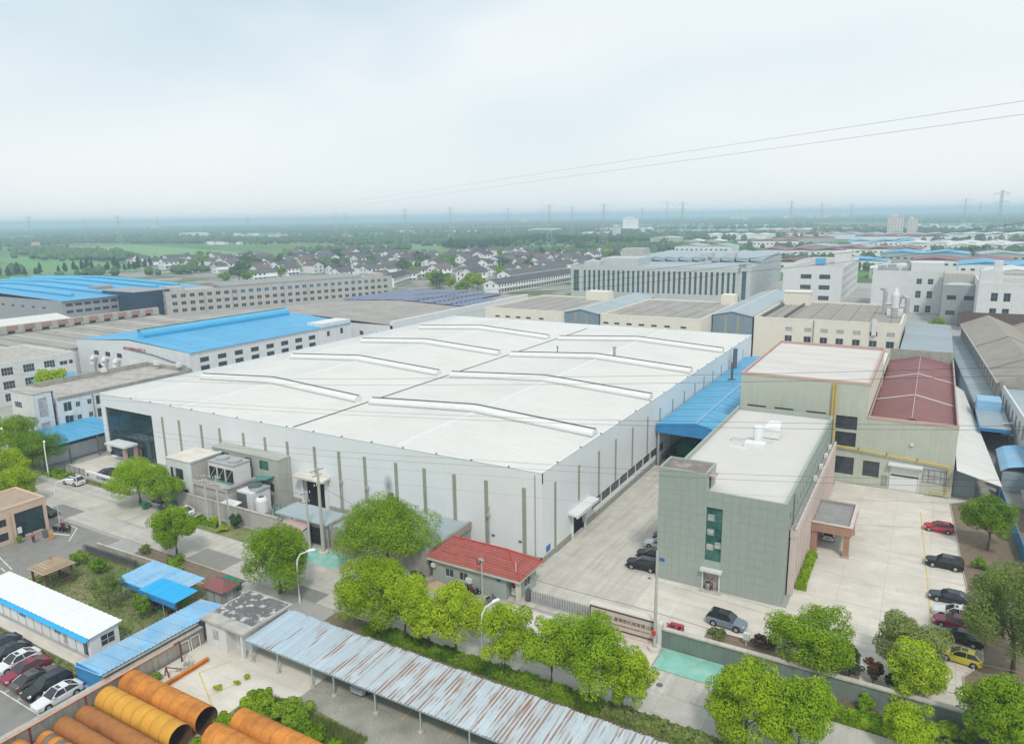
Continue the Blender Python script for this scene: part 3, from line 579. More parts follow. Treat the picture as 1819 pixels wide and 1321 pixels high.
# foreground plots
struct('side_street', MB().box(-135,-107.5,15,60.6,-.04,-.012), 'asphalt')
struct('car_park', MB().box(-107.5,-71.6,14,38.3,-.04,-.008), 'asphalt')
struct('path', MB().box(-107,-79,38.3,39.6,-.04,.03), 'concrete_l')
struct('grass_strip', MB().box(-107,-76.6,36.9,38.2,-.03,.012), 'lawn')
struct('lawn', MB().box(-107,-76.5,43.6,57.6,-.03,.03), 'lawn')
struct('storage_yard', MB().box(-71,-53.6,14,57,-.04,-.006), 'concrete_l')
struct('paved_lot', MB().box(-53.6,0,30,56.5,-.04,-.002), 'paver')
struct('weed_bed', MB().prism([(-57.6,34.5),(-55,36),(-54.6,41.4),(-43,41.6),(-42.5,44.6),(-47,45.6),(-53.5,46.2),(-58.2,44.4)], -.03, .03), 'lawn')
mk = MB()
for a, b in (((-82.3,31.7),(-74.2,31.6)),((-82.3,31.7),(-98,31.9))):
    l_ = line(a, b, .14, '', .004); mk.add(l_.v, l_.f)
for x in frange(-74.2, 9, -2.62):
    l_ = line((x,31.7),(x-.1,36.6), .12, '', .0045); mk.add(l_.v, l_.f)
for a, b in (((-118.2,59.9),(-114.3,56.4)),((-118.2,59.9),(-121.5,59.9)),((-122,49),(-112,47)),((-119,47.5),(-116.5,46.5)),((-114,46.5),(-112.2,46.2))):
    l_ = line(a, b, .16, '', .0); mk.add(l_.v, l_.f)
struct('road_marking', mk, 'white_paint')
mk = MB()
for a, b in (((-66.6,44.2),(-60.2,41.0)),((-66.6,44.2),(-65.2,47.5)),((-62.2,42.0),(-61.2,45.2)),((-48,51.8),(-26,51.8)),((-42,49),(-42,52)),((-36.5,49),(-36.5,52)),((-47.5,49.5),(-47.5,52))):
    l_ = line(a, b, .13, '', .006); mk.add(l_.v, l_.f)
struct('bay_marking', mk, 'yellow_paint')
for a in ((-92.5,-84.5,61.3,65.2),(-131,-124,61.4,64.6),(-74,-66,61.3,63.8)):
    struct('road_patch', MB().box(a[0],a[1],a[2],a[3],-.01,.032), 'asphalt')
# manholes and drain grates
for x, y, r in ((-21.3,66.6,.36),(-64.6,67.4,.36),(-84,65.5,.36),(-38,70.5,.3)):
    m = MB().cyl(x,y,.0,.055 if y > 69.2 else .036,r,18); struct('manhole_cover', m, 'steel_d')
struct('drain_grate', MB().box(-6.2,-5.4,86.6,87.0,0,.045), 'steel_d')
struct('drain_grate', MB().box(-30.3,-29.9,88.0,88.5,0,.045), 'steel_d')

# ================================================================ main white warehouse
X0, X1, Y0, Y1, ZT = -151., -45., 85., 218., 13.7
W = thing('warehouse', 'huge white warehouse with rows of long roof vents', 'warehouse', (-98,85,0))
PL = .95
dr_f = (X0*-1-91.7, X0*-1-86.8)
gl = [(1.3, 17.3, .25, 10.9, 8, 6, 'frame_dark', 'glass_teal')]
ops = gl + [(59.4, 64.2, .01, 5.1, 0)]
facade(W, (X0,Y0), (X1,Y0), 0, ZT, ops, 'white_wall', .35, wname='curtain_wall')
side_ops = [(9.9, 14.2, .01, 3.7, 0)] + [(17.4+i*4.04, 17.4+i*4.04+3.96, 1.7, 3.4, 6, 2, 'mesh_grey', 'glass_dark') for i in range(9)]
facade(W, (X1,Y0), (X1,Y1), 0, ZT, side_ops, 'white_wall', .25)
facade(W, (X1,Y1), (X0,Y1), 0, ZT, [], 'white_wall'); facade(W, (X0,Y1), (X0,Y0), 0, ZT, [], 'white_wall')
pl = MB(); pl.box(X0+17.4, X0+59.4, Y0-.06, Y0+.3, 0, PL).box(X0+64.2, X1, Y0-.06, Y0+.3, 0, PL).box(X0, X0+1.3, Y0-.06, Y0+.3, 0, PL)
pl.box(X1-.3, X1+.06, Y0-.06, Y0+9.9, 0, PL).box(X1-.3, X1+.06, Y0+14.2, Y1, 0, PL)
part('plinth', pl, 'plinth', W)
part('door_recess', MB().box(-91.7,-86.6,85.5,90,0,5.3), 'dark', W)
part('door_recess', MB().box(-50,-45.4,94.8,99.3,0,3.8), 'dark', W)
# parapet ring, roof planes with valley gutter
pa = MB(); t_ = .35
pa.box(X0, X1, Y0+.02, Y0+t_, 12.1, ZT+.02).box(X0, X1, Y1-t_, Y1-.02, 12.1, ZT+.02).box(X0+.02, X0+t_, Y0+t_, Y1-t_, 12.1, ZT+.02).box(X1-t_, X1-.02, Y0+t_, Y1-t_, 12.1, ZT+.02)
part('parapet', pa, 'white_wall', W)
cp = MB(); cp.box(X0-.06, X1+.06, Y0-.06, Y0+t_+.05, ZT+.022, ZT+.08).box(X1-t_-.05, X1+.06, Y0+t_+.05, Y1, ZT+.022, ZT+.08).box(X0-.06, X0+t_+.05, Y0+t_+.05, Y1, ZT+.022, ZT+.08)
part('coping', cp, 'vent_white', W)
EV, RG = 12.25, 13.85
xr = [X0+.35, -124.5, -98.0, -71.3, X1-.35]; zz = [EV, RG, EV, RG, EV]
rf = MB()
for i in range(4):
    rf.slab([(xr[i],Y0+.35,zz[i]),(xr[i+1],Y0+.35,zz[i+1]),(xr[i+1],Y1-.35,zz[i+1]),(xr[i],Y1-.35,zz[i])], .12)
roof = part('roof', rf, 'white_roof', W)
sm = MB()
for i in range(4):
    y = Y0+1.2
    while y < Y1-.6:
        sm.add([(xr[i]+.1,y,zz[i]+.003),(xr[i+1]-.1,y,zz[i+1]+.003),(xr[i+1]-.1,y+.1,zz[i+1]+.003),(xr[i]+.1,y+.1,zz[i]+.003),(xr[i]+.1,y+.05,zz[i]+.035),(xr[i+1]-.1,y+.05,zz[i+1]+.035)],
               [(0,1,5,4),(4,5,2,3)])
        y += 1.05
part('roof_seams', sm, 'white_roof', roof, kind='stuff')
for xc in (-124.5, -71.3):
    part('ridge_cap', MB().slab([(xc-.45,Y0+.4,RG-.0),(xc,Y0+.4,RG+.09),(xc,Y1-.4,RG+.09),(xc-.45,Y1-.4,RG-.0)], .05).slab([(xc,Y0+.4,RG+.09),(xc+.45,Y0+.4,RG),(xc+.45,Y1-.4,RG),(xc,Y1-.4,RG+.09)], .05), 'vent_white', roof)
part('valley_gutter', MB().box(-98.16,-97.84,Y0+.4,Y1-.4,EV+.02,EV+.1), 'dark_gap', roof)
# arched roof vents following the slopes
def vent(xa, xb, xm, y):
    def zr(x): 
        for i in range(4):
            if xr[i] <= x <= xr[i+1]: return zz[i]+(zz[i+1]-zz[i])*(x-xr[i])/(xr[i+1]-xr[i])
    path = [(xa,y,zr(xa)),(xm-1.2,y,zr(xm-1.2)),(xm,y,zr(xm)-.02),(xm+1.2,y,zr(xm+1.2)),(xb,y,zr(xb))]
    near = [(-.85,0.0),(-1.12,.30),(-1.02,.72),(-.68,1.02),(-.25,1.16),(.12,1.18)]
    far = [(.17,1.38),(.40,1.34),(.75,1.05),(1.02,.7),(1.1,.3),(1.05,0)]
    c = MB().sweep(near, path); c.sweep(far, path)
    v_ = part('roof_vent', c, 'vent_white', W, smooth=True)
    part('throat', MB().sweep([(.13,1.05),(.16,1.36),(.36,1.36),(.40,1.05)], path), 'dark_gap', v_)
    for p, s in ((path[0],-1),(path[-1],1)):
        pr = [(p[0]+s*.02, p[1]+q[0], p[2]+q[1]) for q in near+far]; part('end_cap', MB().add(pr, [tuple(range(len(pr)))]), 'vent_white', v_)
        part('end_strut', MB().bar((p[0],y+.27,p[2]+1.0),(p[0],y+.27,p[2]+1.55),.08), 'steel', v_)
for yv in (108.5, 136.6, 164.6, 193.6):
    vent(-148.4, -99.8, -124.5, yv); vent(-96.2, -47.2, -71.3, yv)
# olive translucent strips
sme = MB().box(-.32,.32,-.05,.02,PL+.02,11.1).mesh('wall_strip'); sme.materials.append(MT['olive'])
for x in (-130.3,-125.1,-118.5,-113.2,-106.7,-101.0,-95.4,-83.3,-77.7,-71.2,-65.6,-60.0,-54.3,-47.9): piece('wall_strip', sme, W, (x,Y0,0))
s2 = MB().box(-.32,.32,-.05,.02,5.9,11.1).mesh('wall_strip'); s2.materials.append(MT['olive']); piece('wall_strip', s2, W, (-88.9,Y0,0))
s3 = MB().box(-.32,.32,-.05,.02,PL+.02,11.1).mesh('wall_strip'); s3.materials.append(MT['olive'])
s4 = MB().box(-.32,.32,-.05,.02,3.5,11.1).mesh('wall_strip'); s4.materials.append(MT['olive'])
s5 = MB().box(-.32,.32,-.05,.02,5.3,11.1).mesh('wall_strip'); s5.materials.append(MT['olive'])
for y in (89.1,97.3,105.1,112.4,120.5,128.5,135.7,143.8,151.9,160.,167.5,175.4,183.4,191.3,199.4,207.5):
    piece('wall_strip', s5 if y == 97.3 else s4 if 102 < y < 139 else s3, W, (X1,y,0), R(90))
# side door canopy with glazed end, front door canopy
part('door_canopy', MB().slab([(-44.99,93.4,4.65),(-43.5,93.4,4.5),(-43.5,101.4,4.5),(-44.99,101.4,4.65)], .35), 'render_white', W)
part('canopy_edge', MB().box(-43.52,-43.3,93.3,101.5,4.05,4.56), 'vent_white', W)
for y in (94.6,99.25): part('door_post', MB().box(-44.98,-44.7,y,y+.26,0,4.1), 'white_wall', W)
part('door_canopy', MB().slab([(-92.8,83.1,5.9),(-85.6,83.1,5.9),(-85.6,84.9,6.2),(-92.8,84.9,6.2)], .35), 'concrete_l', W)
for x in (-92.1,-86.6): part('door_post', MB().box(x,x+.36,84.4,84.94,0,5.75), 'white_wall', W)
# downpipe at the corner, cable ducts on the front
dp = MB().box(X1-1.15,X1-1.03,Y0-.12,Y0-.01,.9,13.3)
part('downpipe', dp, 'steel', W)
for x in (-83.0,-77.3,-53.9): part('downpipe', MB().cyl(x,Y0-.16,.9,6.2 if x < -60 else 7.2,.12,8).cyl(x,Y0-.3,5.6,6.1,.28,8), 'steel', W)
part('wall_fan', MB().box(-72.7,-72.0,84.4,84.96,5.3,5.9).box(-72.9,-71.8,84.5,84.95,4.6,5.3), 'steel_d', W)
for x in (-53.2, -48.6): part('exit_lamp', MB().box(x-.25,x+.25,84.85,84.97,2.6,2.85), 'plastic_green', W)
part('site_notice', MB().box(-44.97,-44.93,86.1,87.4,1.3,2.2), 'blue_sign', W)
part('site_notice', MB().box(-44.97,-44.93,85.35,86.0,1.15,1.9), 'white_plain', W)
part('bollard', MB().box(-45.2,-44.6,84.0,84.6,.0,.35), 'yellow_paint', W)
# entrance portico in front of the curtain wall
part('portico_roof', MB().box(-145.6,-138.9,81.6,84.6,4.1,4.5), 'render_white', W)
part('portico_post', MB().box(-140.2,-139.6,82.0,82.6,0,4.1), 'pink_d', W); part('portico_post', MB().box(-139.7,-139.2,84.0,84.6,0,4.1), 'pink_d', W)
part('portico_door', MB().box(-140.0,-138.2,84.78,84.9,.2,3.2), 'timber', W)
# flues
part('flue', MB().cyl(-67.2,166,13.4,16.6,.35,12).cyl(-67.2,166,16.6,16.9,.5,12).cyl(-67.2,166,13.3,13.6,.9,12), 'pink_d', W)
part('flue', MB().cyl(-84.5,169,12.9,15,.14,8).cyl(-84.5,169,15,15.3,.25,8), 'steel_d', W)
part('gutter_bracket', (lambda m: [m.box(x-.1,x+.1,84.92,85.2,13.76,13.9) for x in frange(-140,15,6.4)] and m)(MB()), 'dark_gap', W)
part('gutter_bracket', (lambda m: [m.box(-45.2,-44.92,y-.1,y+.1,13.76,13.9) for y in frange(90,16,8)] and m)(MB()), 'dark_gap', W)
def stained_wall():
    m = MT['white_wall']; t = m.node_tree; l = t.links.new; b = t.nodes['Principled BSDF']; src = b.inputs['Base Color'].links[0].from_socket
    g_ = t.nodes.new('ShaderNodeNewGeometry'); mp_ = t.nodes.new('ShaderNodeMapping'); mp_.inputs['Location'].default_value = (72.9*.9,-85*.9,-6.9*.45); mp_.inputs['Scale'].default_value = (.9,.9,.45)
    l(g_.outputs['Position'], mp_.inputs['Vector'])
    gr = t.nodes.new('ShaderNodeTexGradient'); gr.gradient_type = 'SPHERICAL'; l(mp_.outputs[0], gr.inputs['Vector'])
    mx_ = t.nodes.new('ShaderNodeMixRGB'); mm = t.nodes.new('ShaderNodeMath'); mm.operation = 'MULTIPLY'; mm.inputs[1].default_value = .8; l(gr.outputs['Fac'], mm.inputs[0])
    l(mm.outputs[0], mx_.inputs['Fac']); l(src, mx_.inputs['Color1']); mx_.inputs['Color2'].default_value = (.12,.11,.10,1); l(mx_.outputs[0], b.inputs['Base Color'])
stained_wall()

# ================================================================ blue canopy hall beside the warehouse
C = thing('canopy_hall', 'long blue roofed canopy hall between white warehouse and green factory', 'canopy', (-38,133,0))
cx0, cxr, cx1 = -44.7, -37.0, -32.8
n = 26; yy = [133+i*(210-133)/n for i in range(n+1)]
for side in (0, 1):
    a, b_, za, zb = (cx0, cxr, 8.6, 9.6) if side == 0 else (cxr, cx1, 9.6, 8.75)
    me = MB().slab([(a,0,za),(b_,0,zb),(b_,yy[1]-yy[0]-.06,zb),(a,yy[1]-yy[0]-.06,za)], .08).mesh('roof_sheet'); me.materials.append(MT['blue'])
    for i in range(n): piece('roof_sheet', me, C, (0,yy[i],0))
part('ridge_cap', MB().box(cxr-.2,cxr+.2,133,210,9.61,9.68), 'blue_fade', C)
for y in frange(139,12,6): part('roof_seam', MB().slab([(cx0,y,8.66),(cxr,y,9.66),(cxr,y+.12,9.66),(cx0,y+.12,8.66)], .03).slab([(cxr,y,9.66),(cx1,y,8.81),(cx1,y+.12,8.81),(cxr,y+.12,9.66)], .03), 'pink_d', C)
part('fascia', MB().add([(cx0,132.9,6.9),(cx1,132.9,6.7),(cx1,132.9,8.75),(cxr,132.9,9.58),(cx0,132.9,8.6)], [(0,1,2,3,4)]).box(cx0,cx1,132.95,133.1,7.0,8.4), 'blue_d', C)
for y in (133.6,150,166,182,198): part('column', MB().box(-44.6,-44.2,y-.2,y+.2,0,8.2), 'steel', C); part('column', MB().box(-33.6,-33.2,y-.2,y+.2,0,8.2), 'steel', C)
part('flue', MB().cyl(-40.5,176,8.5,13.5,.3,10).cyl(-40.5,176,8.9,9.3,1.0,10), 'steel_d', C)
part('flue', MB().cyl(-43.6,192,8.5,14.0,.55,10), 'steel_d', C)
for q in ((-43,-40,141,146,0,2.2),(-38.5,-36,144,149,0,1.6),(-42,-39,152,156,0,2.8)): part('stored_crate', MB().box(*q), 'plastic_green', C)
# ================================================================ green tiled office
O = thing('office_building', 'green tiled office block with pale flat roof and stair tower', 'office', (-21,89,0))
ox0, ox1, oy0, oy1, oz = -29.4, -13.1, 89., 134., 13.8
# structural core with the vertical stair glazing and the door as real openings
fo = [(6.5,8.6,4.15,11.6,2,6,'frame_green','glass_green'), (6.45,8.55,.05,2.75,0)]
facade(O, (ox0,oy0), (ox1,oy0), 0, oz, fo, 'office_back', .25)
up = [(u, u+1.1, 10.3, 11.5, 2, 1, 'frame_dark','glass_dark') for u in frange(3.2, 16, 2.6)]
lo = [(u, u+1.6, 1.2, 3.4, 2, 2, 'frame_dark','glass_dark') for u in frange(4.0, 10, 4.0)] + [(u, u+1.6, 5.0, 7.2, 2, 2, 'frame_dark','glass_dark') for u in frange(4.0, 10, 4.0)]
facade(O, (ox1,oy0), (ox1,oy1), 0, oz, up+lo, 'office_green', .22)
facade(O, (ox1,oy1), (ox0,oy1), 0, oz, [], 'office_green')
facade(O, (ox0,oy1), (ox0,oy0), 0, oz, [(u,u+1.6,z,z+1.7,2,1,'frame_dark','glass_dark') for z in (1.4,5.4,9.6) for u in frange(3,8,4.8)], 'office_green')
flat_roof(O, ox0, ox1, oy0, oy1, oz+.02, .65, 'office_roof', 'office_green', .3)
# cladding tiles on the street front, one object each
def tiles(u0, u1, z0, z1, nu, nz, y, skip=None):
    w_, h_ = (u1-u0)/nu, (z1-z0)/nz
    me = MB().box(.008, w_-.008, -.04, -.004, .008, h_-.008).mesh('tile'); me.materials.append(MT['office_green'])
    for i in range(nu):
        for j in range(nz):
            piece('tile', me, O, (u0+i*w_, y, z0+j*h_))
tiles(-29.4,-23.05,0.02,13.8,6,12,oy0); tiles(-20.75,-13.1,.02,13.78,7,12,oy0); tiles(-22.9,-20.8,11.65,13.75,2,2,oy0)
# stair tower head above the roof
facade(O, (-29.4,89.02), (-23.1,89.02), 13.8, 16.0, [], 'office_green'); tiles(-29.4,-23.1,13.82,16.0,6,2,89.02)
facade(O, (-23.1,89.02), (-23.1,93.9), 13.2, 16.0, [(1.6,2.6,13.4,15.2,1,1,'frame_dark','glass_dark')], 'office_green')
facade(O, (-23.1,93.9), (-29.4,93.9), 13.2, 16.0, [], 'office_green'); facade(O, (-29.4,93.9), (-29.4,89.02), 13.8, 16., [], 'office_green')
flat_roof(O, -29.4, -23.1, 89.0, 93.9, 16.05, .35, 'tower_roof', 'office_green', .25, name='tower_roof')
part('door_hood', MB().slab([(-23.1,90.2,15.5),(-22.3,90.2,15.35),(-22.3,92.0,15.35),(-23.1,92.0,15.5)], .12), 'pink_d', O)
# entrance: recess, hood, door leaf, inside panels of the stair glazing
part('entrance_recess', MB().box(-22.95,-20.9,89.26,91.4,.0,2.8), 'old_slab', O)
part('entrance_hood', MB().box(-23.25,-20.45,88.2,88.94,2.85,3.2), 'render_grey', O)
part('entrance_jamb', MB().box(-23.1,-22.9,88.8,88.94,0,2.84).box(-20.9,-20.7,88.8,88.94,0,2.84), 'render_grey', O)
part('entrance_step', MB().box(-23.3,-20.4,88.0,88.9,.03,.16), 'concrete', O)
for z, x in ((9.7,-22.75),(7.7,-22.75),(5.6,-22.75),(6.0,-21.7)):
    part('window_blind', MB().box(x,x+.95,89.205,89.215,z,z+.85), 'curtain', O)
part('stair_landing', MB().box(-22.85,-20.85,89.28,90.4,5.0,5.2).box(-22.85,-20.85,89.28,90.4,8.6,8.8), 'render_grey', O)
# pink stone arcade along the car yard, with ledge on top
ar = MB()
ay = [92.6]+frange(96.2, 8, 4.9)+[134.]
part('arcade_beam', MB().box(-12.95,-12.2,92.4,134,8.1,9.05), 'pink', O)
part('arcade_ledge', MB().box(-13.05,-12.4,92.6,134,9.06,9.16), 'grey_roof', O)
part('arcade_coping', MB().box(-12.4,-12.15,92.4,134,9.06,9.35), 'pink', O)
cme = MB().box(-.36,.36,-.33,.33,0,8.1).mesh('column'); cme.materials.append(MT['pink'])
for y in frange(92.8, 18, 2.41): piece('column', cme, O, (-12.55,y,0))
part('arcade_wall', MB().box(-12.95,-12.85,92.6,134,0,8.1), 'pink_d', O)
bx = MB()
for y in (112,118,124,129): bx.box(-13.05,-12.55,y,y+.9,9.2,9.85)
for y in (112,118,124,129): part('air_conditioner', MB().box(-13.0,-12.5,y,y+.9,9.2,9.85), 'ac_white', O)
for y in (94.2, 133): part('downpipe', MB().cyl(-12.95,y,9.2,13.4,.07,6), 'steel_d', O)
# roof plant: water tank, vent stack, plinth, pipe run
part('roof_tank', MB().box(-21.6,-19.2,117.6,120.4,13.3,14.9).slab([(-21.7,117.5,14.9),(-19.1,117.5,14.9),(-19.4,120.4,15.5),(-21.2,120.4,15.5)], .3), 'white_plain', O)
part('vent_stack', MB().tube([(-21.9,114.8,13.3),(-21.9,114.8,14.4),(-21.9,114.8,14.41),(-21.9,114.8,15.8),(-21.9,114.8,16.0)], [.75,.75,.82,.8,.5], 12), 'white_plain', O)
part('roof_plinth', MB().box(-23.4,-20.4,111.9,114.0,13.16,13.75), 'white_plain', O)
part('roof_pipe', MB().tube([(-21.9,114.8,13.6),(-25.8,114.4,13.5),(-26.0,113.8,13.3)], .07, 6).tube([(-21.5,114.8,13.7),(-19.6,115.6,13.5)], .07, 6), 'steel', O)
part('roof_strip', MB().box(-25.4,-22.4,110.6,111.5,13.155,13.2), 'render_grey', O)
# porch
P_ = thing('entrance_porch', 'terracotta stone porch with flat grey roof on office side', 'porch', (-9.6,112,0))
part('roof', MB().box(-12.1,-7.15,107.35,116.65,4.25,4.4), 'grey_roof', P_)
part('fascia', MB().box(-12.15,-6.8,107.0,107.35,3.4,4.75).box(-7.15,-6.8,107.35,116.65,3.4,4.75), 'terracotta', P_)
part('fascia', MB().box(-12.15,-6.8,116.65,117.0,3.4,4.75), 'brick_grey', P_)
part('coping', MB().box(-12.15,-6.7,106.9,107.4,4.76,4.86).box(-7.2,-6.7,107.4,117.05,4.76,4.86), 'pink', P_)
for x, y in ((-7.45,107.6),(-7.45,116.4),(-11.75,107.6),(-11.75,116.4)):
    part('column', MB().box(x-.38,x+.38,y-.38,y+.38,.35,3.42), 'terracotta', P_); part('column_base', MB().box(x-.5,x+.5,y-.5,y+.5,0,.35), 'pink_d', P_)

# ================================================================ green factory with yellow pipe
Fc = thing('factory_building', 'pale green factory with yellow gas pipe across its front', 'factory', (-12,140,0))
FY = 140.
ops = [(17.4,20.8,1.6,4.9,4,3,'frame_dark','glass_dark'),(17.3,20.8,6.9,9.6,4,3,'frame_dark','glass_dark'),(17.2,20.8,10.1,12.9,4,3,'frame_dark','glass_dark'),(22.3,25.0,1.8,4.7,3,3,'frame_dark','glass_dark'),(31.8,35.5,2.1,4.7,4,2,'frame_dark','curtain'),(26.7,31.4,.01,4.5,0),(25.4,26.4,.3,2.4,0)]
facade(Fc, (-30.4,FY), (6.0,FY), 0, 12.6, ops, 'factory_green', .25)
facade(Fc, (-30.4,FY), (-8.1,FY), 12.6, 18.9, [], 'factory_green')
facade(Fc, (6.0,FY), (6.0,206), 0, 12.6, [], 'factory_green')
facade(Fc, (-8.1,FY), (-8.1,180), 12.6, 18.9, [], 'cream'); facade(Fc, (-30.4,180), (-30.4,FY), 0, 18.9, [], 'factory_green')
facade(Fc, (-8.1,180), (-30.4,180), 0, 18.9, [], 'factory_green'); facade(Fc, (6.0,206), (-8.1,206), 0, 12.6, [], 'factory_green')
part('parapet_band', MB().box(-30.5,-8.0,FY-.08,FY+.25,18.6,19.05).box(-8.0,6.05,FY-.08,FY+.25,12.55,13.05), 'pink_band', Fc)
part('parapet', MB().box(-30.5,-30.25,FY+.25,180,18.0,18.95).box(-30.25,-8.0,179.8,180.05,18.0,18.95).box(-8.25,-8.0,FY+.25,179.8,18.0,18.95), 'pink_band', Fc)
n = 13; dy = 39.2/n
me = MB().slab([(-30.1,0,18.5),(-8.4,0,18.3),(-8.4,dy-.07,18.3),(-30.1,dy-.07,18.5)], .1).mesh('roof_sheet'); me.materials.append(MT['factory_roof'])
for i in range(n): piece('roof_sheet', me, Fc, (0,FY+.3+i*dy,.02*(i%2)))
# lower second white roof behind it
part('rear_roof', MB().box(-27,-7.8,180.2,196,14.6,15), 'white_roof', Fc); facade(Fc, (-27,196), (-27,180.2), 0, 15.2, [], 'factory_green'); facade(Fc, (-7.8,180.2), (-7.8,196), 0, 15.2, [], 'cream')
# maroon gable roof between parapets
n = 22; dy = (205-141)/n
for a, b_, za, zb, nm in ((-7.7,-1.1,11.6,13.2,'roof_sheet'),(-1.1,5.7,13.2,11.6,'roof_sheet')):
    me = MB().slab([(a,0,za),(b_,0,zb),(b_,dy-.04,zb),(a,dy-.04,za)], .08).mesh('roof_sheet'); me.materials.append(MT['maroon'])
    for i in range(n): piece('roof_sheet', me, Fc, (0,141+i*dy,0))
for y in (160, 182): part('roof_flashing', MB().slab([(-7.7,y,11.67),(-1.1,y,13.27),(-1.1,y+.5,13.27),(-7.7,y+.5,11.67)], .04).slab([(-1.1,y,13.27),(5.7,y,11.67),(5.7,y+.5,11.67),(-1.1,y+.5,13.27)], .04), 'vent_white', Fc)
part('ridge_line', MB().box(-1.18,-1.02,141,205,13.22,13.3), 'pink_d', Fc)
part('parapet', MB().box(5.8,6.05,FY+.25,206,11.5,12.8).box(-7.98,-7.8,FY+.25,206,11.4,12.5).box(-7.7,5.75,205.6,206,11.4,14.0), 'pink_d', Fc)
part('parapet_wall', MB().box(-7.9,6.0,205.2,205.6,11.4,14.6), 'plinth', Fc)
# roller shutter with slats, canopy, doors
slm = MB().box(0,4.5,-.02,.03,.012,.36).mesh('slat'); slm.materials.append(MT['white_plain'])
sld = slm.copy(); sld.materials.clear(); sld.materials.append(MT['frame_dark'])
sh = part('roller_door', MB().box(-3.65,-3.5,FY-.1,FY+.1,0,4.5).box(.88,1.0,FY-.1,FY+.1,0,4.5).box(-3.65,1.0,FY-.12,FY+.1,4.35,4.6), 'white_plain', Fc)
for j in range(12): piece('slat', sld if j == 7 else slm, sh, (-3.55,FY+.1,.02+j*.36))
part('door_hood', MB().slab([(-4.0,FY-1.0,4.9),(1.4,FY-1.0,4.9),(1.4,FY-.02,5.1),(-4.0,FY-.02,5.1)], .25), 'render_grey', Fc)
part('door', MB().box(-5.0,-4.0,FY+.12,FY+.18,.1,2.4), 'plinth', Fc)
part('wall_lamp', MB().box(-.9,-.4,FY-.35,FY-.02,8.6,8.95), 'white_plain', Fc)
for u in (-29.0,-24.0,-18.3): part('vent_slot', MB().box(u,u+3.4,FY-.04,FY+.02,12.55,12.8), 'dark', Fc)
# yellow gas main with its bracket stand
gp = MB().tube([(-13.9,FY-.45,18.6),(-13.9,FY-.45,6.35)], .16, 10).tube([(-13.4,FY-.45,18.8),(-13.4,FY-.45,6.6)], .10, 8)
gp.tube([(-14.1,FY-.45,7.1),(5.0,FY-.45,5.75),(5.25,FY-.45,5.6),(5.3,FY-.45,5.3),(5.3,FY-.45,1.2),(5.2,FY-.45,.95),(4.9,FY-.45,.85),(2.9,FY-.45,.85),(2.9,FY-.45,.2)], .13, 10)
part('gas_pipe', gp, 'yellow', Fc)
part('pipe_stand', MB().bar((2.2,FY-.9,.6),(5.4,FY-.9,.6),.1).bar((2.2,FY-.9,0),(2.2,FY-.9,.6),.1).bar((5.4,FY-.9,0),(5.4,FY-.9,.6),.1).bar((5.1,FY-.45,0),(5.1,FY-.45,3.6),.08), 'steel', Fc)
for x in (-9,-4.4,.4): part('pipe_bracket', MB().box(x-.06,x+.06,FY-.6,FY-.01,6.0+(-x)*.07,6.35+(-x)*.07), 'steel_d', Fc)

# ================================================================ lean-to, grey shed and sawtooth hall on the right
LT = thing('lean_to', 'white sheet lean-to roof beside green factory', 'shed', (9,150,0))
n = 13
for i in range(n):
    ya, yb = 137.5+i*5.6, 137.5+(i+1)*5.6-.1
    f_ = lambda y: 12.9-(y-137)*.052
    part('roof_sheet', MB().slab([(6.3,ya,6.0),(f_(ya),ya,4.2),(f_(yb),yb,4.2),(6.3,yb,6.0)], .1), 'white_roof', LT)
part('wall', MB().box(6.2,9.4,141.6,141.8,0,4.6), 'grey_sheet', LT)
for y in (138.2,150,162,174,186): part('post', MB().box(f_(y)-.25,f_(y)-.1,y,y+.15,0,4.1), 'steel_d', LT)
RZ = R(3.15)
def loc3(x, y): return (15.4-(y-196)*math.tan(RZ)+x, y, 0)
HL = thing('sawtooth_hall', 'long old hall with two grey fibre cement gable roofs', 'hall', (15.4,196,0), RZ)
for k, a in ((0,0.),(1,14.8)):
    facade(HL, (a,0), (a+14.8,0), 0, 10, [], 'brick_grey'); 
    part('gable', MB().tri((a,0,10),(a+14.8,0,10),(a+7.4,0,13.2)), 'brick_grey', HL); part('gable', MB().tri((a+14.8,100,10),(a,100,10),(a+7.4,100,13.2)), 'brick_grey', HL)
    n = 12; d = 100/n
    for s_ in (0,1):
        q = [(a-.5,0,9.9),(a+7.4,0,13.3)] if s_ == 0 else [(a+7.4,0,13.3),(a+14.9,0,10.0)]
        me = MB().slab([q[0],q[1],(q[1][0],d-.05,q[1][2]),(q[0][0],d-.05,q[0][2])], .12).mesh('roof_sheet'); me.materials.append(MT['asbestos'])
        for i in range(n): piece('roof_sheet', me, HL, (0,i*d,0))
    for y in (16, 50): part('fire_wall', MB().slab([(a-.5,y,10.3),(a+7.4,y,13.7),(a+7.4,y+.3,13.7),(a-.5,y+.3,10.3)], .3).slab([(a+7.4,y,13.7),(a+14.9,y,10.4),(a+14.9,y+.3,10.4),(a+7.4,y+.3,13.7)], .3), 'brick_grey', HL)
facade(HL, (0,100), (0,0), 0, 10.1, [(u,u+2.2,6.2,8.6,3,2,'frame_grey','curtain') for u in frange(4,16,6.)], 'brick_grey', .2)
part('rear_parapet', MB().box(-1.5,30,100.2,101,9,13.9), 'roof_brown', HL)
part('eave_gutter', MB().box(-.75,-.45,0,100,9.7,9.95), 'steel', HL)
GS = thing('grey_roof_shed', 'narrow grey sheet roof running between hall and factory', 'shed', (15.4,196,0), RZ)
n = 24; d = 100/n
me = MB().slab([(-4.6,0,5.0),(-.1,0,5.6),(-.1,d*.8,5.6),(-4.6,d*.8,5.0)], .1).mesh('roof_sheet'); me.materials.append(MT['grey_sheet'])
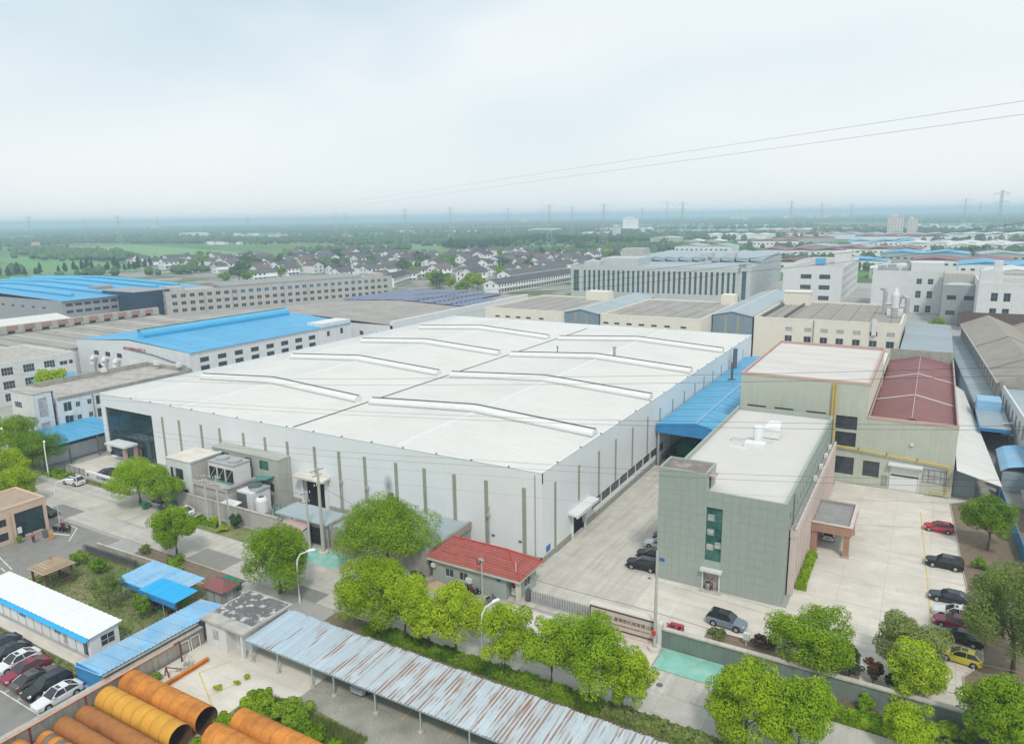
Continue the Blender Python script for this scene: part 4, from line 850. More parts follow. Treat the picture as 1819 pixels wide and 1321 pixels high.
me2 = MB().slab([(-4.6,d*.8,5.06),(-.1,d*.8,5.66),(-.1,d,5.66),(-4.6,d,5.06)], .1).mesh('roof_sheet'); me2.materials.append(MT['bluegrey'])
for i in range(n): piece('roof_sheet', me, GS, (0,i*d,0)); piece('roof_sheet', me2, GS, (0,i*d,0))
part('fascia', MB().box(-4.75,-4.6,-.1,100,4.4,5.1).box(-4.6,0,-.2,-.05,4.6,5.1), 'bluegrey_d', GS)
part('side_wall', MB().box(-4.7,-4.62,0,100,0,4.4), 'bluegrey_d', GS)
WB = thing('white_workshop', 'white rendered workshop with tall windows in front of sawtooth hall', 'workshop', (15.9,195.5,0), RZ)
facade(WB, (0,0), (0,-62), 0, 9.2, [(u,u+1.7,5.0,7.8,2,2,'frame_grey','glass_dark') for u in frange(2,13,4.6)]+[(u,u+1.7,1.2,3.2,2,1,'frame_grey','glass_dark') for u in frange(2,13,4.6)], 'render_white', .2)
facade(WB, (0,-62), (20,-62), 0, 9.2, [], 'render_white'); facade(WB, (20,-62), (20,0), 0, 9.2, [], 'render_white')
part('roof', MB().box(.3,20,-61.7,-.2,8.6,8.8), 'bluegrey', WB); part('parapet', MB().box(-.04,.3,-62,-.2,8.8,9.5), 'render_white', WB)
part('duct', MB().tube([(-.3,-22,6.2),(-2.2,-22,6.0),(-2.6,-23,5.2),(-2.0,-24,4.4),(-.4,-24,4.2)], .28, 8), 'steel', WB)
BS = thing('blue_shed', 'blue sheet shed with open front in the right alley', 'shed', (13,178,0))
part('roof', MB().slab([(10.9,170,5.6),(16.3,170,5.6),(15.8,188,6.0),(10.4,188,6.0)], .15), 'grey_sheet', BS)
part('upper_box', MB().box(10.7,15.2,184,190,5.8,8.0), 'blue_fade', BS)
part('fascia', MB().box(10.8,11.0,170,188,3.6,5.6).box(11,16.2,169.9,170.1,4.9,5.6), 'blue_d', BS)
part('wall', MB().box(10.9,16,187,187.3,0,5), 'dark', BS)
for x, y in ((11.1,170.3),(16,170.3),(10.9,179)): part('post', MB().box(x-.1,x+.1,y,y+.2,0,5.2), 'steel_d', BS)
TS = thing('tin_shed', 'pale blue tin shed with curved roof near right edge', 'shed', (16,155,0))
part('wall', MB().box(13.6,19.5,148,162,0,3.6), 'bluegrey', TS)
for i in range(7):
    part('roof_sheet', MB().sweep([(0,0),(0,.05)], [(13.3,148+i*2,3.6),(14.4,148+i*2,4.4),(16.5,148+i*2,4.9),(18.6,148+i*2,4.5),(19.8,148+i*2,3.7)]).add([(x,148+i*2+d_,z) for x,z in ((13.3,3.65),(14.4,4.45),(16.5,4.95),(18.6,4.55),(19.8,3.75)) for d_ in (0,1.93)], [(0,1,3,2),(2,3,5,4),(4,5,7,6),(6,7,9,8)]), 'blue_fade', TS)
BW = thing('boundary_fence', 'blue sheet boundary fence with brown slat top on right garden', 'fence', (16,120,0))
for i in range(9):
    ya = 104+i*4.8
    part('fence_panel', MB().slab([(15.2-(ya-104)*.052,ya,2.3),(15.3-(ya-104)*.052,ya,2.3),(15.3-(ya+4.7-104)*.052,ya+4.7,2.3),(15.2-(ya+4.7-104)*.052,ya+4.7,2.3)], 2.3), 'blue_d', BW)
for i in range(14): part('slat', MB().box(16,23,128+i*1.1,128+i*1.1+.8,2.0+.02*i,2.1+.02*i), 'brown_roof', BW)

# ================================================================ gatehouse with red tile roof
G = thing('gatehouse', 'green walled gatehouse with red hipped tile roof', 'gatehouse', (-49.5,76.5,0))
facade(G, (-56.3,73.9), (-44.5,73.9), 0, 3.05, [(2.1,3.5,1.0,2.2,2,1,'frame_white','glass_dark'),(4.4,5.8,1.0,2.2,2,1,'frame_white','glass_dark')], 'office_back', .15)
facade(G, (-44.5,73.9), (-44.5,75.2), 0, 3.05, [], 'office_back'); facade(G, (-44.5,75.2), (-42.9,75.2), 0, 3.05, [(.2,1.5,.15,2.7,2,2,'frame_dark','glass_dark')], 'office_back')
facade(G, (-42.9,75.2), (-42.9,79.2), 0, 3.05, [(.8,2.4,1,2.3,2,1)], 'office_back'); facade(G, (-42.9,79.2), (-56.3,79.2), 0, 3.05, [], 'office_back'); facade(G, (-56.3,79.2), (-56.3,73.9), 0, 3.05, [], 'office_back')
part('corner_post', MB().box(-43.1,-42.55,73.9,74.5,0,3.05), 'concrete_l', G)
part('eave_slab', MB().box(-56.9,-42.2,73.4,79.6,3.06,3.42), 'concrete_l', G)
# roof: front slope built from tile courses, hip end towards the gate
for j in range(11):
    f0, f1 = j/11, (j+1)/11
    y_a, y_b = 73.35+f0*4.4, 73.35+f1*4.4+.06; z_a, z_b = 3.46+f0*1.5, 3.46+f1*1.5
    xa0, xa1 = -56.95+f0*1.6, -42.1-f0*4.3; xb0, xb1 = -56.95+f1*1.6, -42.1-f1*4.3
    part('tile_course', MB().slab([(xa0,y_a,z_a+.06),(xa1,y_a,z_a+.06),(xb1,y_b,z_b),(xb0,y_b,z_b)], .05), 'red_tile', G)
    ya2, yb2 = 73.35+f0*4.4, 73.35+f1*4.4
    yc2, yd2 = 79.65-f0*1.85, 79.65-f1*1.85
    part('tile_course', MB().slab([(-42.1-f0*4.3,ya2,z_a+.06),(-42.1-f0*4.3,yc2,z_a+.06),(-42.1-f1*4.3-.05,yd2,z_b),(-42.1-f1*4.3-.05,yb2,z_b)], .05), 'red_tile', G)
part('rear_slope', MB().slab([(-42.1,79.65,3.48),(-56.95,79.65,3.48),(-55.35,77.8,4.96),(-46.4,77.8,4.96)], .06).slab([(-56.95,79.65,3.48),(-56.95,73.35,3.48),(-55.35,77.75,4.96),(-55.35,77.8,4.96)], .06), 'red_tile', G)
part('hip_cap', MB().tube([(-42.1,73.4,3.58),(-46.4,77.75,5.05),(-55.35,77.75,5.05)], .09, 6).tube([(-46.4,77.75,5.05),(-42.1,79.6,3.55)], .09, 6), 'red_panel', G)
part('air_conditioner', MB().box(-50.6,-49.7,73.45,73.85,1.1,1.75), 'ac_white', G)
part('notice_panel', MB().box(-44.4,-43.0,75.12,75.16,1.5,2.6), 'red_panel', G); part('notice_panel', MB().box(-44.3,-43.1,74.9,75.0,.35,1.35), 'white_plain', G)
part('house_number_plate', MB().box(-45.9,-45.3,73.82,73.88,2.35,2.65), 'blue_sign', G)
part('lamp_box', MB().box(-56.2,-55.6,73.4,73.85,2.1,2.6), 'ac_white', G)
part('flagstaff', MB().cyl(-43.4,74.6,3.4,5.2,.05,6), 'white_plain', G)
# retractable gate: lattice of hoops
GT = thing('sliding_gate', 'folding stainless steel gate closing the drive', 'gate', (-38,75.1,0))
hoop = MB().bar((0,-.28,.08),(0,-.18,1.5),.10).bar((0,.28,.08),(0,.18,1.5),.10).bar((0,-.18,1.5),(0,.18,1.5),.10)
hm = hoop.mesh('hoop'); hm.materials.append(MT['gate_steel'])
for i in range(24): piece('hoop', hm, GT, (-41.3+i*.35,75.1,.03))
cm_ = MB().bar((0,-.25,.3),(.35,-.2,1.2),.03).bar((0,-.2,1.2),(.35,-.25,.3),.03).mesh('brace'); cm_.materials.append(MT['gate_steel'])
for i in range(23): piece('brace', cm_, GT, (-41.3+i*.35,75.1,.03))
part('drive_head', MB().box(-42.15,-41.55,74.75,75.45,.1,1.5).cyl(-41.85,75.1,1.5,1.85,.16,10), 'steel_d', GT)

# ================================================================ stone sign wall
SG = thing('sign_wall', 'pink stone name sign wall with bronze letters beside the gate', 'sign', (-28.2,73.6,0))
part('panel', MB().box(-32.4,-24.1,73.35,73.85,.3,3.0), 'sign_stone', SG)
part('base', MB().box(-32.6,-23.9,73.2,74.0,0,.3), 'pink', SG); part('coping', MB().box(-32.55,-23.95,73.3,74.4,3.0,3.12), 'concrete_l', SG)
part('border', MB().box(-32.4,-24.1,73.3,73.348,2.82,2.95).box(-32.4,-24.1,73.3,73.348,.55,.68).box(-32.4,-32.27,73.3,73.348,.68,2.82).box(-24.23,-24.1,73.3,73.348,.68,2.82), 'sign_dark', SG)
text_part('lettering', '无锡久星精密机械有限公司', .56, (-27.6,73.33,1.95), (R(90),0,0), 'sign_letter', SG)
text_part('lettering', 'WUXI JIUXING PRECISION MACHINERY CO.,LTD', .25, (-27.6,73.33,1.28), (R(90),0,0), 'sign_letter', SG)
em = MB()
for r_, a0, a1 in ((.55,20,340),(.36,-120,160)):
    pts = [(-31.5+r_*math.cos(R(a)), 73.32, 1.75+r_*math.sin(R(a))) for a in range(a0, a1+1, 20)]
    em.tube(pts, .07, 5)
em.box(-31.7,-31.3,73.29,73.34,1.65,1.85)
part('emblem', em, 'sign_letter', SG)
part('end_pillar', MB().box(-23.85,-23.4,73.3,74.1,0,2.9), 'render_white', SG)

# ================================================================ perimeter walls
PW = thing('perimeter_wall', 'green painted perimeter wall with grey coping along car yard', 'wall', (-6,73.6,0))
n = 12
MT['wall_green'] = M('wall_green', (.20,.25,.215), .8, .10, .5, streak=.2)
for i in range(n):
    xa = -23.35+i*2.95; part('wall_panel', MB().box(xa,xa+2.94,73.45,73.75,0,2.2), 'wall_green', PW)
part('coping', MB().box(-23.3,12.2,73.3,73.9,2.2,2.4), 'concrete', PW)
W2 = thing('service_wall', 'beige rendered wall in front of warehouse service yard', 'wall', (-97,74.2,0))
for i in range(9):
    xa = -112+i*2.9; part('wall_panel', MB().box(xa,xa+2.88,74.0,74.3,0,2.6), 'stone_beige', W2)
part('coping', MB().box(-112.1,-85.8,73.9,74.4,2.6,2.75), 'old_slab', W2)
W3 = thing('old_yard_wall', 'long grey wall with white coping beside stacked steel pipes', 'wall', (-71.4,38,0))
for i in range(11):
    ya = 16+i*2.95; part('wall_panel', MB().box(-71.5,-71.2,ya,ya+2.93,0,2.0), 'brick_grey', W3)
part('coping', MB().box(-71.7,-71.0,16,48.3,2.0,2.12), 'old_slab', W3)
PF = thing('pipe_rack', 'red steel frame carrying a long pale pipe along old wall', 'pipe rack', (-70.1,34,0))
part('rail', MB().box(-70.15,-70.0,16,44.6,2.5,2.62), 'red_oxide', PF)
part('pipe', MB().tube([(-69.85,16,2.72),(-69.85,43.6,2.72)], .11, 8), 'salmon', PF)
for y in (18,23.5,28.5,33.8,39,44.5): part('post', MB().box(-70.15,-70.0,y,y+.14,0,2.5), 'red_oxide', PF)
# ================================================================ carport
CP = thing('carport', 'long open carport with rusting corrugated roof', 'carport', (-40,51.5,0))
def sheet(w_, ln, dz, h=.055, nr=4):
    """ribbed sheet, ribs along Y"""
    m = MB(); prof = []
    for i in range(nr):
        a = w_*i/nr; s_ = w_/nr
        prof += [(a,0),(a+s_*.56,0),(a+s_*.66,h),(a+s_*.86,h)]
    prof.append((w_,0))
    vs = [(x,0,z) for x,z in prof]+[(x,ln,z+dz) for x,z in prof]; k = len(prof)
    m.add(vs, [(i,i+1,k+i+1,k+i) for i in range(k-1)]); return m
random.seed(3)
x = -63.8; i = 0
sms = []
for k in range(3):
    me = sheet(.86, 6.55+.08*k, .42, .10, 2).mesh('roof_sheet'); me.materials.append(MT['zinc_rust']); sms.append(me)
while x < -14:
    piece('roof_sheet', random.choice(sms), CP, (x,48.3-random.random()*.08,2.6+.02*(i%2)+random.uniform(-.01,.015))); x += .82; i += 1
part('eave_beam', MB().box(-63.8,-14,48.32,48.44,2.40,2.57), 'bluegrey', CP)
part('rear_beam', MB().box(-63.8,-14,54.5,54.62,2.82,2.97), 'post_green', CP)
for y, z in ((50.4,2.66),(52.5,2.80)): part('purlin', MB().box(-63.6,-14,y,y+.1,z-.12,z), 'post_green', CP)
for x in (-62.9,-58.8,-53.6,-50.5,-44.9,-39.2,-33.5,-27.8,-22.1,-16.4):
    part('post', MB().cyl(x,48.5,0,2.42,.085,8), 'post_green', CP); part('post_base', MB().cyl(x,48.5,0,.16,.28,8), 'concrete', CP)
    part('post', MB().cyl(x,54.4,0,2.85,.085,8), 'post_green', CP)
    part('rafter', MB().bar((x,48.4,2.42),(x,54.5,2.86),.1), 'post_green', CP)

# ================================================================ white shed with tar roof
WS = thing('white_shed', 'white rendered shed with peeling black tar roof', 'shed', (-67,51.5,0))
facade(WS, (-70.5,48.3), (-67.0,48.3), 0, 3.3, [(1.1,2.2,.95,2.35,2,2,'frame_white','curtain')], 'render_white', .12)
facade(WS, (-67.0,48.3), (-67.0,49.6), 0, 3.3, [], 'render_white'); facade(WS, (-67.0,49.6), (-64.2,49.6), 0, 3.3, [(.6,1.5,.02,2.2,0)], 'render_white')
facade(WS, (-64.2,49.6), (-64.2,55), 0, 3.3, [], 'render_white'); facade(WS, (-64.2,55), (-70.5,55), 0, 3.3, [], 'render_white'); facade(WS, (-70.5,55), (-70.5,48.3), 0, 3.3, [], 'render_white')
part('roof_slab', MB().box(-70.9,-63.5,47.9,55.4,3.31,3.55), 'old_slab', WS); part('roof_felt', MB().box(-70.6,-63.9,49.6,55.1,3.552,3.58), 'tar', WS)
part('pier', MB().box(-64.55,-64.2,48.3,48.65,0,3.3), 'render_white', WS); part('door', MB().box(-66.4,-65.5,49.7,49.75,0,2.2), 'timber', WS)
part('chimney_box', MB().box(-70.5,-70.1,53.6,54.0,3.55,4.1), 'old_slab', WS)
# ================================================================ blue sheds
LS = thing('long_blue_shed', 'long narrow shed with faded blue sheet roof beside old wall', 'shed', (-74,44,0))
n = 17; d = (52.2-36.3)/n
me = sheet(d*.985, 5.0, -.45, .06, 2).mesh('roof_sheet'); me.materials.append(MT['blue_fade'])
for i in range(n): piece('roof_sheet', me, LS, (-71.5,36.3+i*d,2.75+.012*(i%2)), R(90))
part('end_wall', MB().box(-76.3,-71.9,36.45,36.55,0,2.7), 'blue_d', LS); part('rear_wall', MB().box(-76.4,-76.3,36.45,52,0,2.3), 'blue_d', LS)
part('front_wall', MB().box(-71.9,-71.75,36.5,48,0,2.3), 'brick_grey', LS)
part('eave_flashing', MB().box(-71.75,-71.35,36.5,48,2.52,2.6), 'old_slab', LS)
part('base_sheet', MB().box(-76.35,-73.9,36.3,36.44,0,.5), 'blue_fade', LS)
CB = thing('bike_canopy', 'wide blue canopy sheltering parked bikes behind lawn', 'canopy', (-83,52,0))
n = 12; d = 10.9/n
me = sheet(d*.985, 5.4, .25, .06, 2).mesh('roof_sheet'); me.materials.append(MT['blue_fade'])
for i in range(n): piece('roof_sheet', me, CB, (-89.9+i*d,49.5,3.0+.01*(i%2)))
me = sheet(d*.985, 3.3, .14, .06, 2).mesh('roof_sheet'); me.materials.append(MT['blue_bright'])
for i in range(8): piece('roof_sheet', me, CB, (-84.3+i*d,49.0,3.12+.01*(i%2)))
part('fascia', MB().box(-89.9,-84.3,49.38,49.48,2.35,3.0).box(-84.3,-77.1,48.9,48.99,2.4,3.15).box(-90.0,-89.9,49.38,54.9,2.5,3.05), 'blue_d', CB)
for x, y in ((-89.6,49.7),(-89.6,54.6),(-86,49.7),(-83,49.3),(-80,49.3),(-77.4,49.3),(-84,54.6),(-79.2,54.6)): part('post', MB().cyl(x,y,0,2.95,.06,8), 'steel', CB)
HT = thing('small_hut', 'grey hut with maroon hipped roof behind blue canopy', 'hut', (-77,55.5,0))
facade(HT, (-78.8,54.6), (-75.4,54.6), 0, 2.4, [(.5,1.3,.1,2.1,1,1,'frame_white','curtain'),(1.9,2.7,.1,2.1,1,1,'frame_white','curtain')], 'brick_grey', .08)
facade(HT, (-75.4,54.6), (-75.4,56.6), 0, 2.4, [(.6,1.4,.1,2.1,1,1,'frame_white','curtain')], 'brick_grey', .08); facade(HT, (-75.4,56.6), (-78.8,56.6), 0, 2.4, [], 'brick_grey'); facade(HT, (-78.8,56.6), (-78.8,54.6), 0, 2.4, [], 'brick_grey')
part('roof', MB().add([(-79.3,54.1,2.45),(-74.9,54.1,2.45),(-74.9,57.1,2.45),(-79.3,57.1,2.45),(-78,55.6,3.35),(-76.2,55.6,3.35)], [(0,1,5,4),(1,2,5),(2,3,4,5),(3,0,4),(3,2,1,0)]), 'maroon', HT)
# ================================================================ white prefab office
PO = thing('prefab_office', 'white prefab cabin row with blue awning strip', 'cabin', (-91,41.5,0))
facade(PO, (-105,40.0), (-79.9,40.0), 0, 2.55, [(u,u+1.5,1.0,2.0,3,1,'frame_white','glass_dark') for u in (2.2,9.6,17.5)]+[(19.4,20.2,.1,2.1,1,1,'frame_white','curtain'),(23.6,24.5,.1,2.1,1,1,'frame_dark','glass_dark')], 'white_plain', .08)
facade(PO, (-79.9,40.0), (-79.9,43.4), 0, 2.55, [(1.2,2.9,.7,2.1,2,2,'frame_white','glass_dark')], 'white_plain', .08)
facade(PO, (-79.9,43.4), (-105,43.4), 0, 2.55, [], 'white_plain'); facade(PO, (-105,43.4), (-105,40), 0, 2.55, [], 'white_plain')
for u in frange(-103.1,13,1.83): part('panel_joint', MB().box(u,u+.05,39.95,39.985,0,2.5), 'frame_grey', PO)
me = sheet(.985, 4.05, .28, .06, 1).mesh('roof_sheet'); me.materials.append(MT['white_plain'])
for i in range(26): piece('roof_sheet', me, PO, (-105.2+i*.985,39.75,2.62))
part('gable_fill', MB().add([(-79.89,40,2.55),(-79.89,43.4,2.55),(-79.89,43.4,2.84)], [(0,1,2)]), 'white_plain', PO)
me = MB().slab([(0,39.35,2.28),(1.95,39.35,2.28),(1.95,39.82,2.6),(0,39.82,2.6)], .05).mesh('awning_panel'); me.materials.append(MT['blue_bright'])
for i in range(13): piece('awning_panel', me, PO, (-105.1+i*1.955,0,0))
# ================================================================ timber pavilion
PV = thing('garden_pavilion', 'timber garden pavilion with tan pyramid roof on lawn', 'pavilion', (-102,47.6,0))
a, b_, c, d, zt, ze = -104.2,-99.8,45.4,49.8,3.75,2.75
apex = (-102,47.6,zt)
for j in range(6):
    f0, f1 = j/6, (j+1)/6
    def ring(f): 
        return [(p[0]+(apex[0]-p[0])*f, p[1]+(apex[1]-p[1])*f, ze+(zt-ze)*f) for p in ((a,c),(b_,c),(b_,d),(a,d))]
    r0, r1 = ring(f0), ring(f1)
    m = MB()
    for k in range(4):
        q = [r0[k], r0[(k+1)%4], r1[(k+1)%4], r1[k]]; m.add([(p[0],p[1],p[2]+(.05 if n_ < 2 else 0)) for n_, p in enumerate(q)], [(0,1,2,3)])
    part('roof_course', m, 'thatch', PV)
part('finial', MB().cyl(-102,47.6,3.7,4.1,.14,8), 'terracotta', PV)
part('ceiling', MB().box(a+.2,b_-.2,c+.2,d-.2,2.62,2.7), 'timber', PV)
for x, y in ((-103.7,45.9),(-100.3,45.9),(-103.7,49.3),(-100.3,49.3)): part('post', MB().box(x-.12,x+.12,y-.12,y+.12,0,2.7), 'timber', PV)
rl = MB()
for z in (.5,.9): rl.box(-103.7,-100.3,49.25,49.35,z,z+.08).box(-100.35,-100.25,45.9,49.3,z,z+.08).box(-103.75,-103.65,45.9,49.3,z,z+.08)
for i in range(12): rl.box(-103.5+i*.28,-103.44+i*.28,49.26,49.34,.1,.9)
part('railing', rl, 'timber', PV)
# ================================================================ steel pipe sections
def pipe(x0, x1, y, r, mt, label, bands=None, ring=1.35):
    t = thing('steel_pipe', label, 'steel pipe', ((x0+x1)/2, y, 0), group='steel pipe sections stored beside the old wall')
    n = 28; m = MB()
    k = max(2, int((x1-x0)/ring)); xs = [x0+(x1-x0)*i/k for i in range(k+1)]
    for i, (a, b2) in enumerate(zip(xs, xs[1:])):
        m = MB().tube([(a+.015,y,r),(b2-.015,y,r)], [r,r], n, cap=False)
        part('pipe_ring', m, (bands[i % len(bands)] if bands else mt), t, smooth=True)
    part('weld_bead', (lambda q: [q.tube([(x-.03,y,r),(x+.03,y,r)], [r+.015,r+.015], n, cap=False) for x in xs[1:-1]] and q)(MB()), 'brown_rust', t)
    part('inner_face', MB().tube([(x0+.02,y,r),(x1-.02,y,r)], [r-.03,r-.03], n, cap=False), 'rust_in', t, smooth=True)
    e = MB()
    for x in (x0, x1):
        for j in range(n):
            a0, a1 = 2*math.pi*j/n, 2*math.pi*(j+1)/n
            e.quad((x,y+r*math.cos(a0),r+r*math.sin(a0)),(x,y+r*math.cos(a1),r+r*math.sin(a1)),(x,y+(r-.04)*math.cos(a1),r+(r-.04)*math.sin(a1)),(x,y+(r-.04)*math.cos(a0),r+(r-.04)*math.sin(a0)))
    part('rim', e, 'brown_rust', t)
    return t
pipe(-70.0,-57.6,38.4,1.30,'orange_rust','thick orange rust pipe farthest from the camera, beside the I beam')
pipe(-69.6,-57.7,35.6,1.25,'ochre','ochre yellow pipe, the brightest of the row')
pipe(-69.6,-57.4,33.3,.92,'brown_rust','brown rusted pipe next to the ochre yellow one')
pipe(-69.8,-57.0,31.3,.92,'brown_rust','brown rusted pipe between two thinner banded and plain ones')
pipe(-69.4,-57.5,29.4,.86,'orange_rust','pipe with alternating orange and grey brown bands', ['orange_rust','grey_band','orange_rust','grey_band'], .8) if MT.setdefault('grey_band', M('grey_band', (.20,.155,.115), .85, .2, .8)) else None
pipe(-70.3,-57.5,27.3,.95,'orange_rust','orange rust pipe nearest the bottom left corner')
pipe(-70.2,-57.5,25.3,.95,'brown_rust','brown rusted pipe half cut by the bottom edge')
pipe(-54.6,-41,39.9,1.28,'orange_rust','upper of two orange pipes right of the weeds')
pipe(-55.2,-41,37.2,1.28,'orange_rust','lower of two orange pipes at the bottom edge')
IB = thing('i_beam', 'rusty steel I beam lying on the concrete yard', 'steel beam', (-67.6,43.5,0))
part('web', MB().box(-67.62,-67.58,40.8,46.2,.05,.42), 'orange_rust', IB); part('flange', MB().box(-67.8,-67.4,40.8,46.2,.42,.46).box(-67.8,-67.4,40.8,46.2,.01,.05), 'orange_rust', IB)
TR = thing('steel_trestle', 'small red steel trestle by the old wall', 'trestle', (-69.1,42.2,0))
part('frame', MB().bar((-69.5,42,.02),(-69.1,42,1.2),.12).bar((-68.7,42,.02),(-69.1,42,1.2),.12).bar((-69.3,42,.6),(-68.9,42,.6),.1).bar((-69.1,42,1.15),(-68.3,43.2,.5),.1), 'red_oxide', TR)
SP = thing('scrap_pile', 'heap of grey scrap metal against the old wall', 'scrap', (-68.9,43.8,0))
m = MB(); random.seed(5)
for i in range(40):
    p = Vector((-69.3+random.random()*1.1, 43.2+random.random()*1.6, random.random()*.35)); q = p+Vector((random.uniform(-.6,.6),random.uniform(-.6,.6),random.uniform(0,.25))); m.bar(p, q, .05)
part('bars', m, 'steel', SP)
LP = thing('leaning_panels', 'white door frames leaning against the white shed', 'panels', (-70.4,46.5,0))
for i, y in enumerate((45.2, 46.6)): part('panel_frame', MB().bar((-70.9,y,.0),(-71.1,y,1.5),.07).bar((-70.9,y+1.1,.0),(-71.1,y+1.1,1.5),.07).bar((-71.1,y,1.5),(-71.1,y+1.1,1.5),.07).bar((-70.9,y,.05),(-70.9,y+1.1,.05),.07), 'white_plain', LP)
# ================================================================ apricot gatehouse at left edge
AG = thing('apricot_lodge', 'two storey apricot lodge with teal glass front at left edge', 'lodge', (-126,52,0))
ax, az = -121.6, 5.5
facade(AG, (ax,42.0), (ax,57.4), 0, az, [(10.6,14.9,.15,4.55,4,4,'frame_dark','glass_teal'),(6.6,9.4,3.0,4.2,3,1,'frame_dark','glass_dark'),(6.6,9.4,.7,2.0,3,1,'frame_dark','glass_dark'),(2.0,4.8,3.0,4.2,3,1,'frame_dark','glass_dark'),(2.0,4.8,.7,2.0,3,1,'frame_dark','glass_dark')], 'apricot', .2)
facade(AG, (ax,57.4), (-130.5,57.4), 0, az, [], 'apricot'); facade(AG, (-130.5,42), (ax,42), 0, az, [], 'apricot'); facade(AG, (-130.5,57.4), (-130.5,42), 0, az, [], 'apricot')
flat_roof(AG, -130.5, ax, 42, 57.4, az+.35, .3, 'tan_roof', 'apricot', .35)
part('planter', MB().box(-121.5,-120.8,53.6,56.2,0,.7), 'pink_d', AG)
part('door_screen', MB().box(-121.55,-121.45,52.7,53.3,1.2,2.2), 'white_plain', AG); part('downpipe', MB().cyl(-121.5,51.9,0,5.2,.06,6), 'apricot', AG)
# barrier
BR = thing('barrier_gate', 'orange barrier post with white arm at left entrance', 'barrier', (-117.4,55.6,0))
part('cabinet', MB().box(-117.65,-117.2,55.3,55.75,0,1.15), 'orange', BR); part('cap', MB().cyl(-117.42,55.52,1.15,1.3,.22,10), 'orange', BR)
part('arm', MB().bar((-117.4,55.6,.95),(-114.2,56.6,.95),.1), 'white_plain', BR)
BC = thing('bollard_box', 'dark grey control box beside the orange barrier', 'control box', (-118.6,55.2,0))
part('body', MB().box(-118.9,-118.3,54.9,55.5,0,1.5), 'mesh_grey', BC); part('plinth', MB().box(-119.0,-118.2,54.8,55.6,0,.12), 'concrete', BC)
# accordion barrier/guard rail fence at the lawn edge
DF = thing('guard_fence', 'dark folded gate rail lying along the lawn edge', 'fence', (-102,56,0))
hm2 = MB().bar((0,-.25,.05),(0,-.2,1.2),.06).bar((0,.25,.05),(0,.2,1.2),.06).bar((0,-.2,1.2),(0,.2,1.2),.06).mesh('hoop'); hm2.materials.append(MT['mesh_grey'])
for i in range(52): piece('hoop', hm2, DF, (-108.2+i*.235,55.4+i*.01,0))
part('backing', MB().slab([(-108.3,55.7,1.0),(-96.2,56.2,1.0),(-96.2,56.3,1.0),(-108.3,55.8,1.0)], 1.0), 'mesh_grey', DF)
CWL = thing('concrete_trough', 'low concrete wall trough beyond the folded gate rail', 'wall', (-99,57.6,0))
part('front_wall', MB().slab([(-107.5,57.0,.85),(-93.5,57.5,.85),(-93.5,57.7,.85),(-107.5,57.2,.85)], .85), 'old_slab', CWL); part('coping', MB().slab([(-107.6,56.95,.95),(-93.4,57.45,.95),(-93.4,57.75,.95),(-107.6,57.25,.95)], .1), 'concrete', CWL)
# white company sign on the plaza
S2 = thing('low_sign_wall', 'low white sign wall with navy lettering by the glass entrance', 'sign', (-134,74.3,0))
part('panel', MB().box(-140.4,-127,74.1,74.6,.35,1.65), 'white_plain', S2); part('base', MB().box(-140.4,-127,74.15,74.55,0,.35), 'concrete_l', S2)
text_part('lettering', '江苏艾隆精密装备有限公司', .62, (-132.9,74.08,.95), (R(90),0,0), 'navy_letter', S2)
em = MB().cyl(-139.4,74.0,.0,.01,.3,8); em = MB().tube([(-139.4,74.05,1.0),(-139.4,74.099,1.0)], .28, 12)
part('emblem', em, 'navy_letter', S2)
FN = thing('mesh_fence', 'dark mesh fence on a low wall beside the plaza', 'fence', (-147,75,0))
part('dwarf_wall', MB().box(-149.5,-140.6,74.1,74.35,0,.5), 'concrete', FN)
for x in frange(-149.4,6,1.75): part('post', MB().box(x-.04,x+.04,74.18,74.26,.5,1.9), 'steel_d', FN)
m = MB()
for i in range(60): m.box(-149.4+i*.148,-149.37+i*.148,74.2,74.23,.5,1.8)
m.box(-149.4,-140.6,74.2,74.24,1.75,1.8)
part('mesh', m, 'mesh_grey', FN)
struct('grass_strip', MB().box(-139.8,-124.5,72.6,74.0,-.02,.06), 'lawn')
struct('forecourt', MB().box(-151,-119,74.7,85,-.03,.012), 'concrete_l')
# ================================================================ utility block at warehouse front
UB = thing('utility_block', 'small white utility block with flat roof against warehouse front', 'utility building', (-111.5,77.5,0))
facade(UB, (-115,74.9), (-108.3,74.9), 0, 8.1, [(.8,1.6,4.6,6.6,1,2,'frame_dark','glass_dark'),(2.2,4.3,4.6,6.6,3,2,'frame_dark','glass_dark'),(3.6,5.2,1.4,3.0,2,1,'frame_dark','glass_dark')], 'render_white', .15)
facade(UB, (-108.3,74.9), (-108.3,81), 0, 8.1, [], 'stone_beige'); facade(UB, (-108.3,81), (-115,81), 0, 8.1, [], 'render_white'); facade(UB, (-115,81), (-115,74.9), 0, 8.1, [], 'render_white')
part('roof', MB().box(-115.15,-108.15,74.75,81.15,8.1,8.3), 'concrete_l', UB); part('roof_kerb', MB().box(-108.5,-108.1,74.7,81.2,8.31,8.5), 'white_plain', UB)
for x in (-112.9,-108.6): part('downpipe', MB().cyl(x,74.75,2,8.0,.07,6), 'white_plain', UB)
part('lower_block', MB().box(-108.28,-99.6,75.2,81,0,4.6), 'stone_beige', UB); part('terrace', MB().box(-108.2,-99.4,75.0,81,4.6,4.75), 'old_slab', UB)
part('terrace_parapet', MB().box(-108.2,-99.4,74.85,75.05,4.4,5.2).box(-99.6,-99.4,75.05,81,4.4,5.2), 'stone_beige', UB)
part('sheet_canopy', MB().slab([(-100.0,73.9,2.9),(-96.6,73.9,2.9),(-96.6,75.4,3.1),(-100.0,75.4,3.1)], .15), 'white_plain', UB)
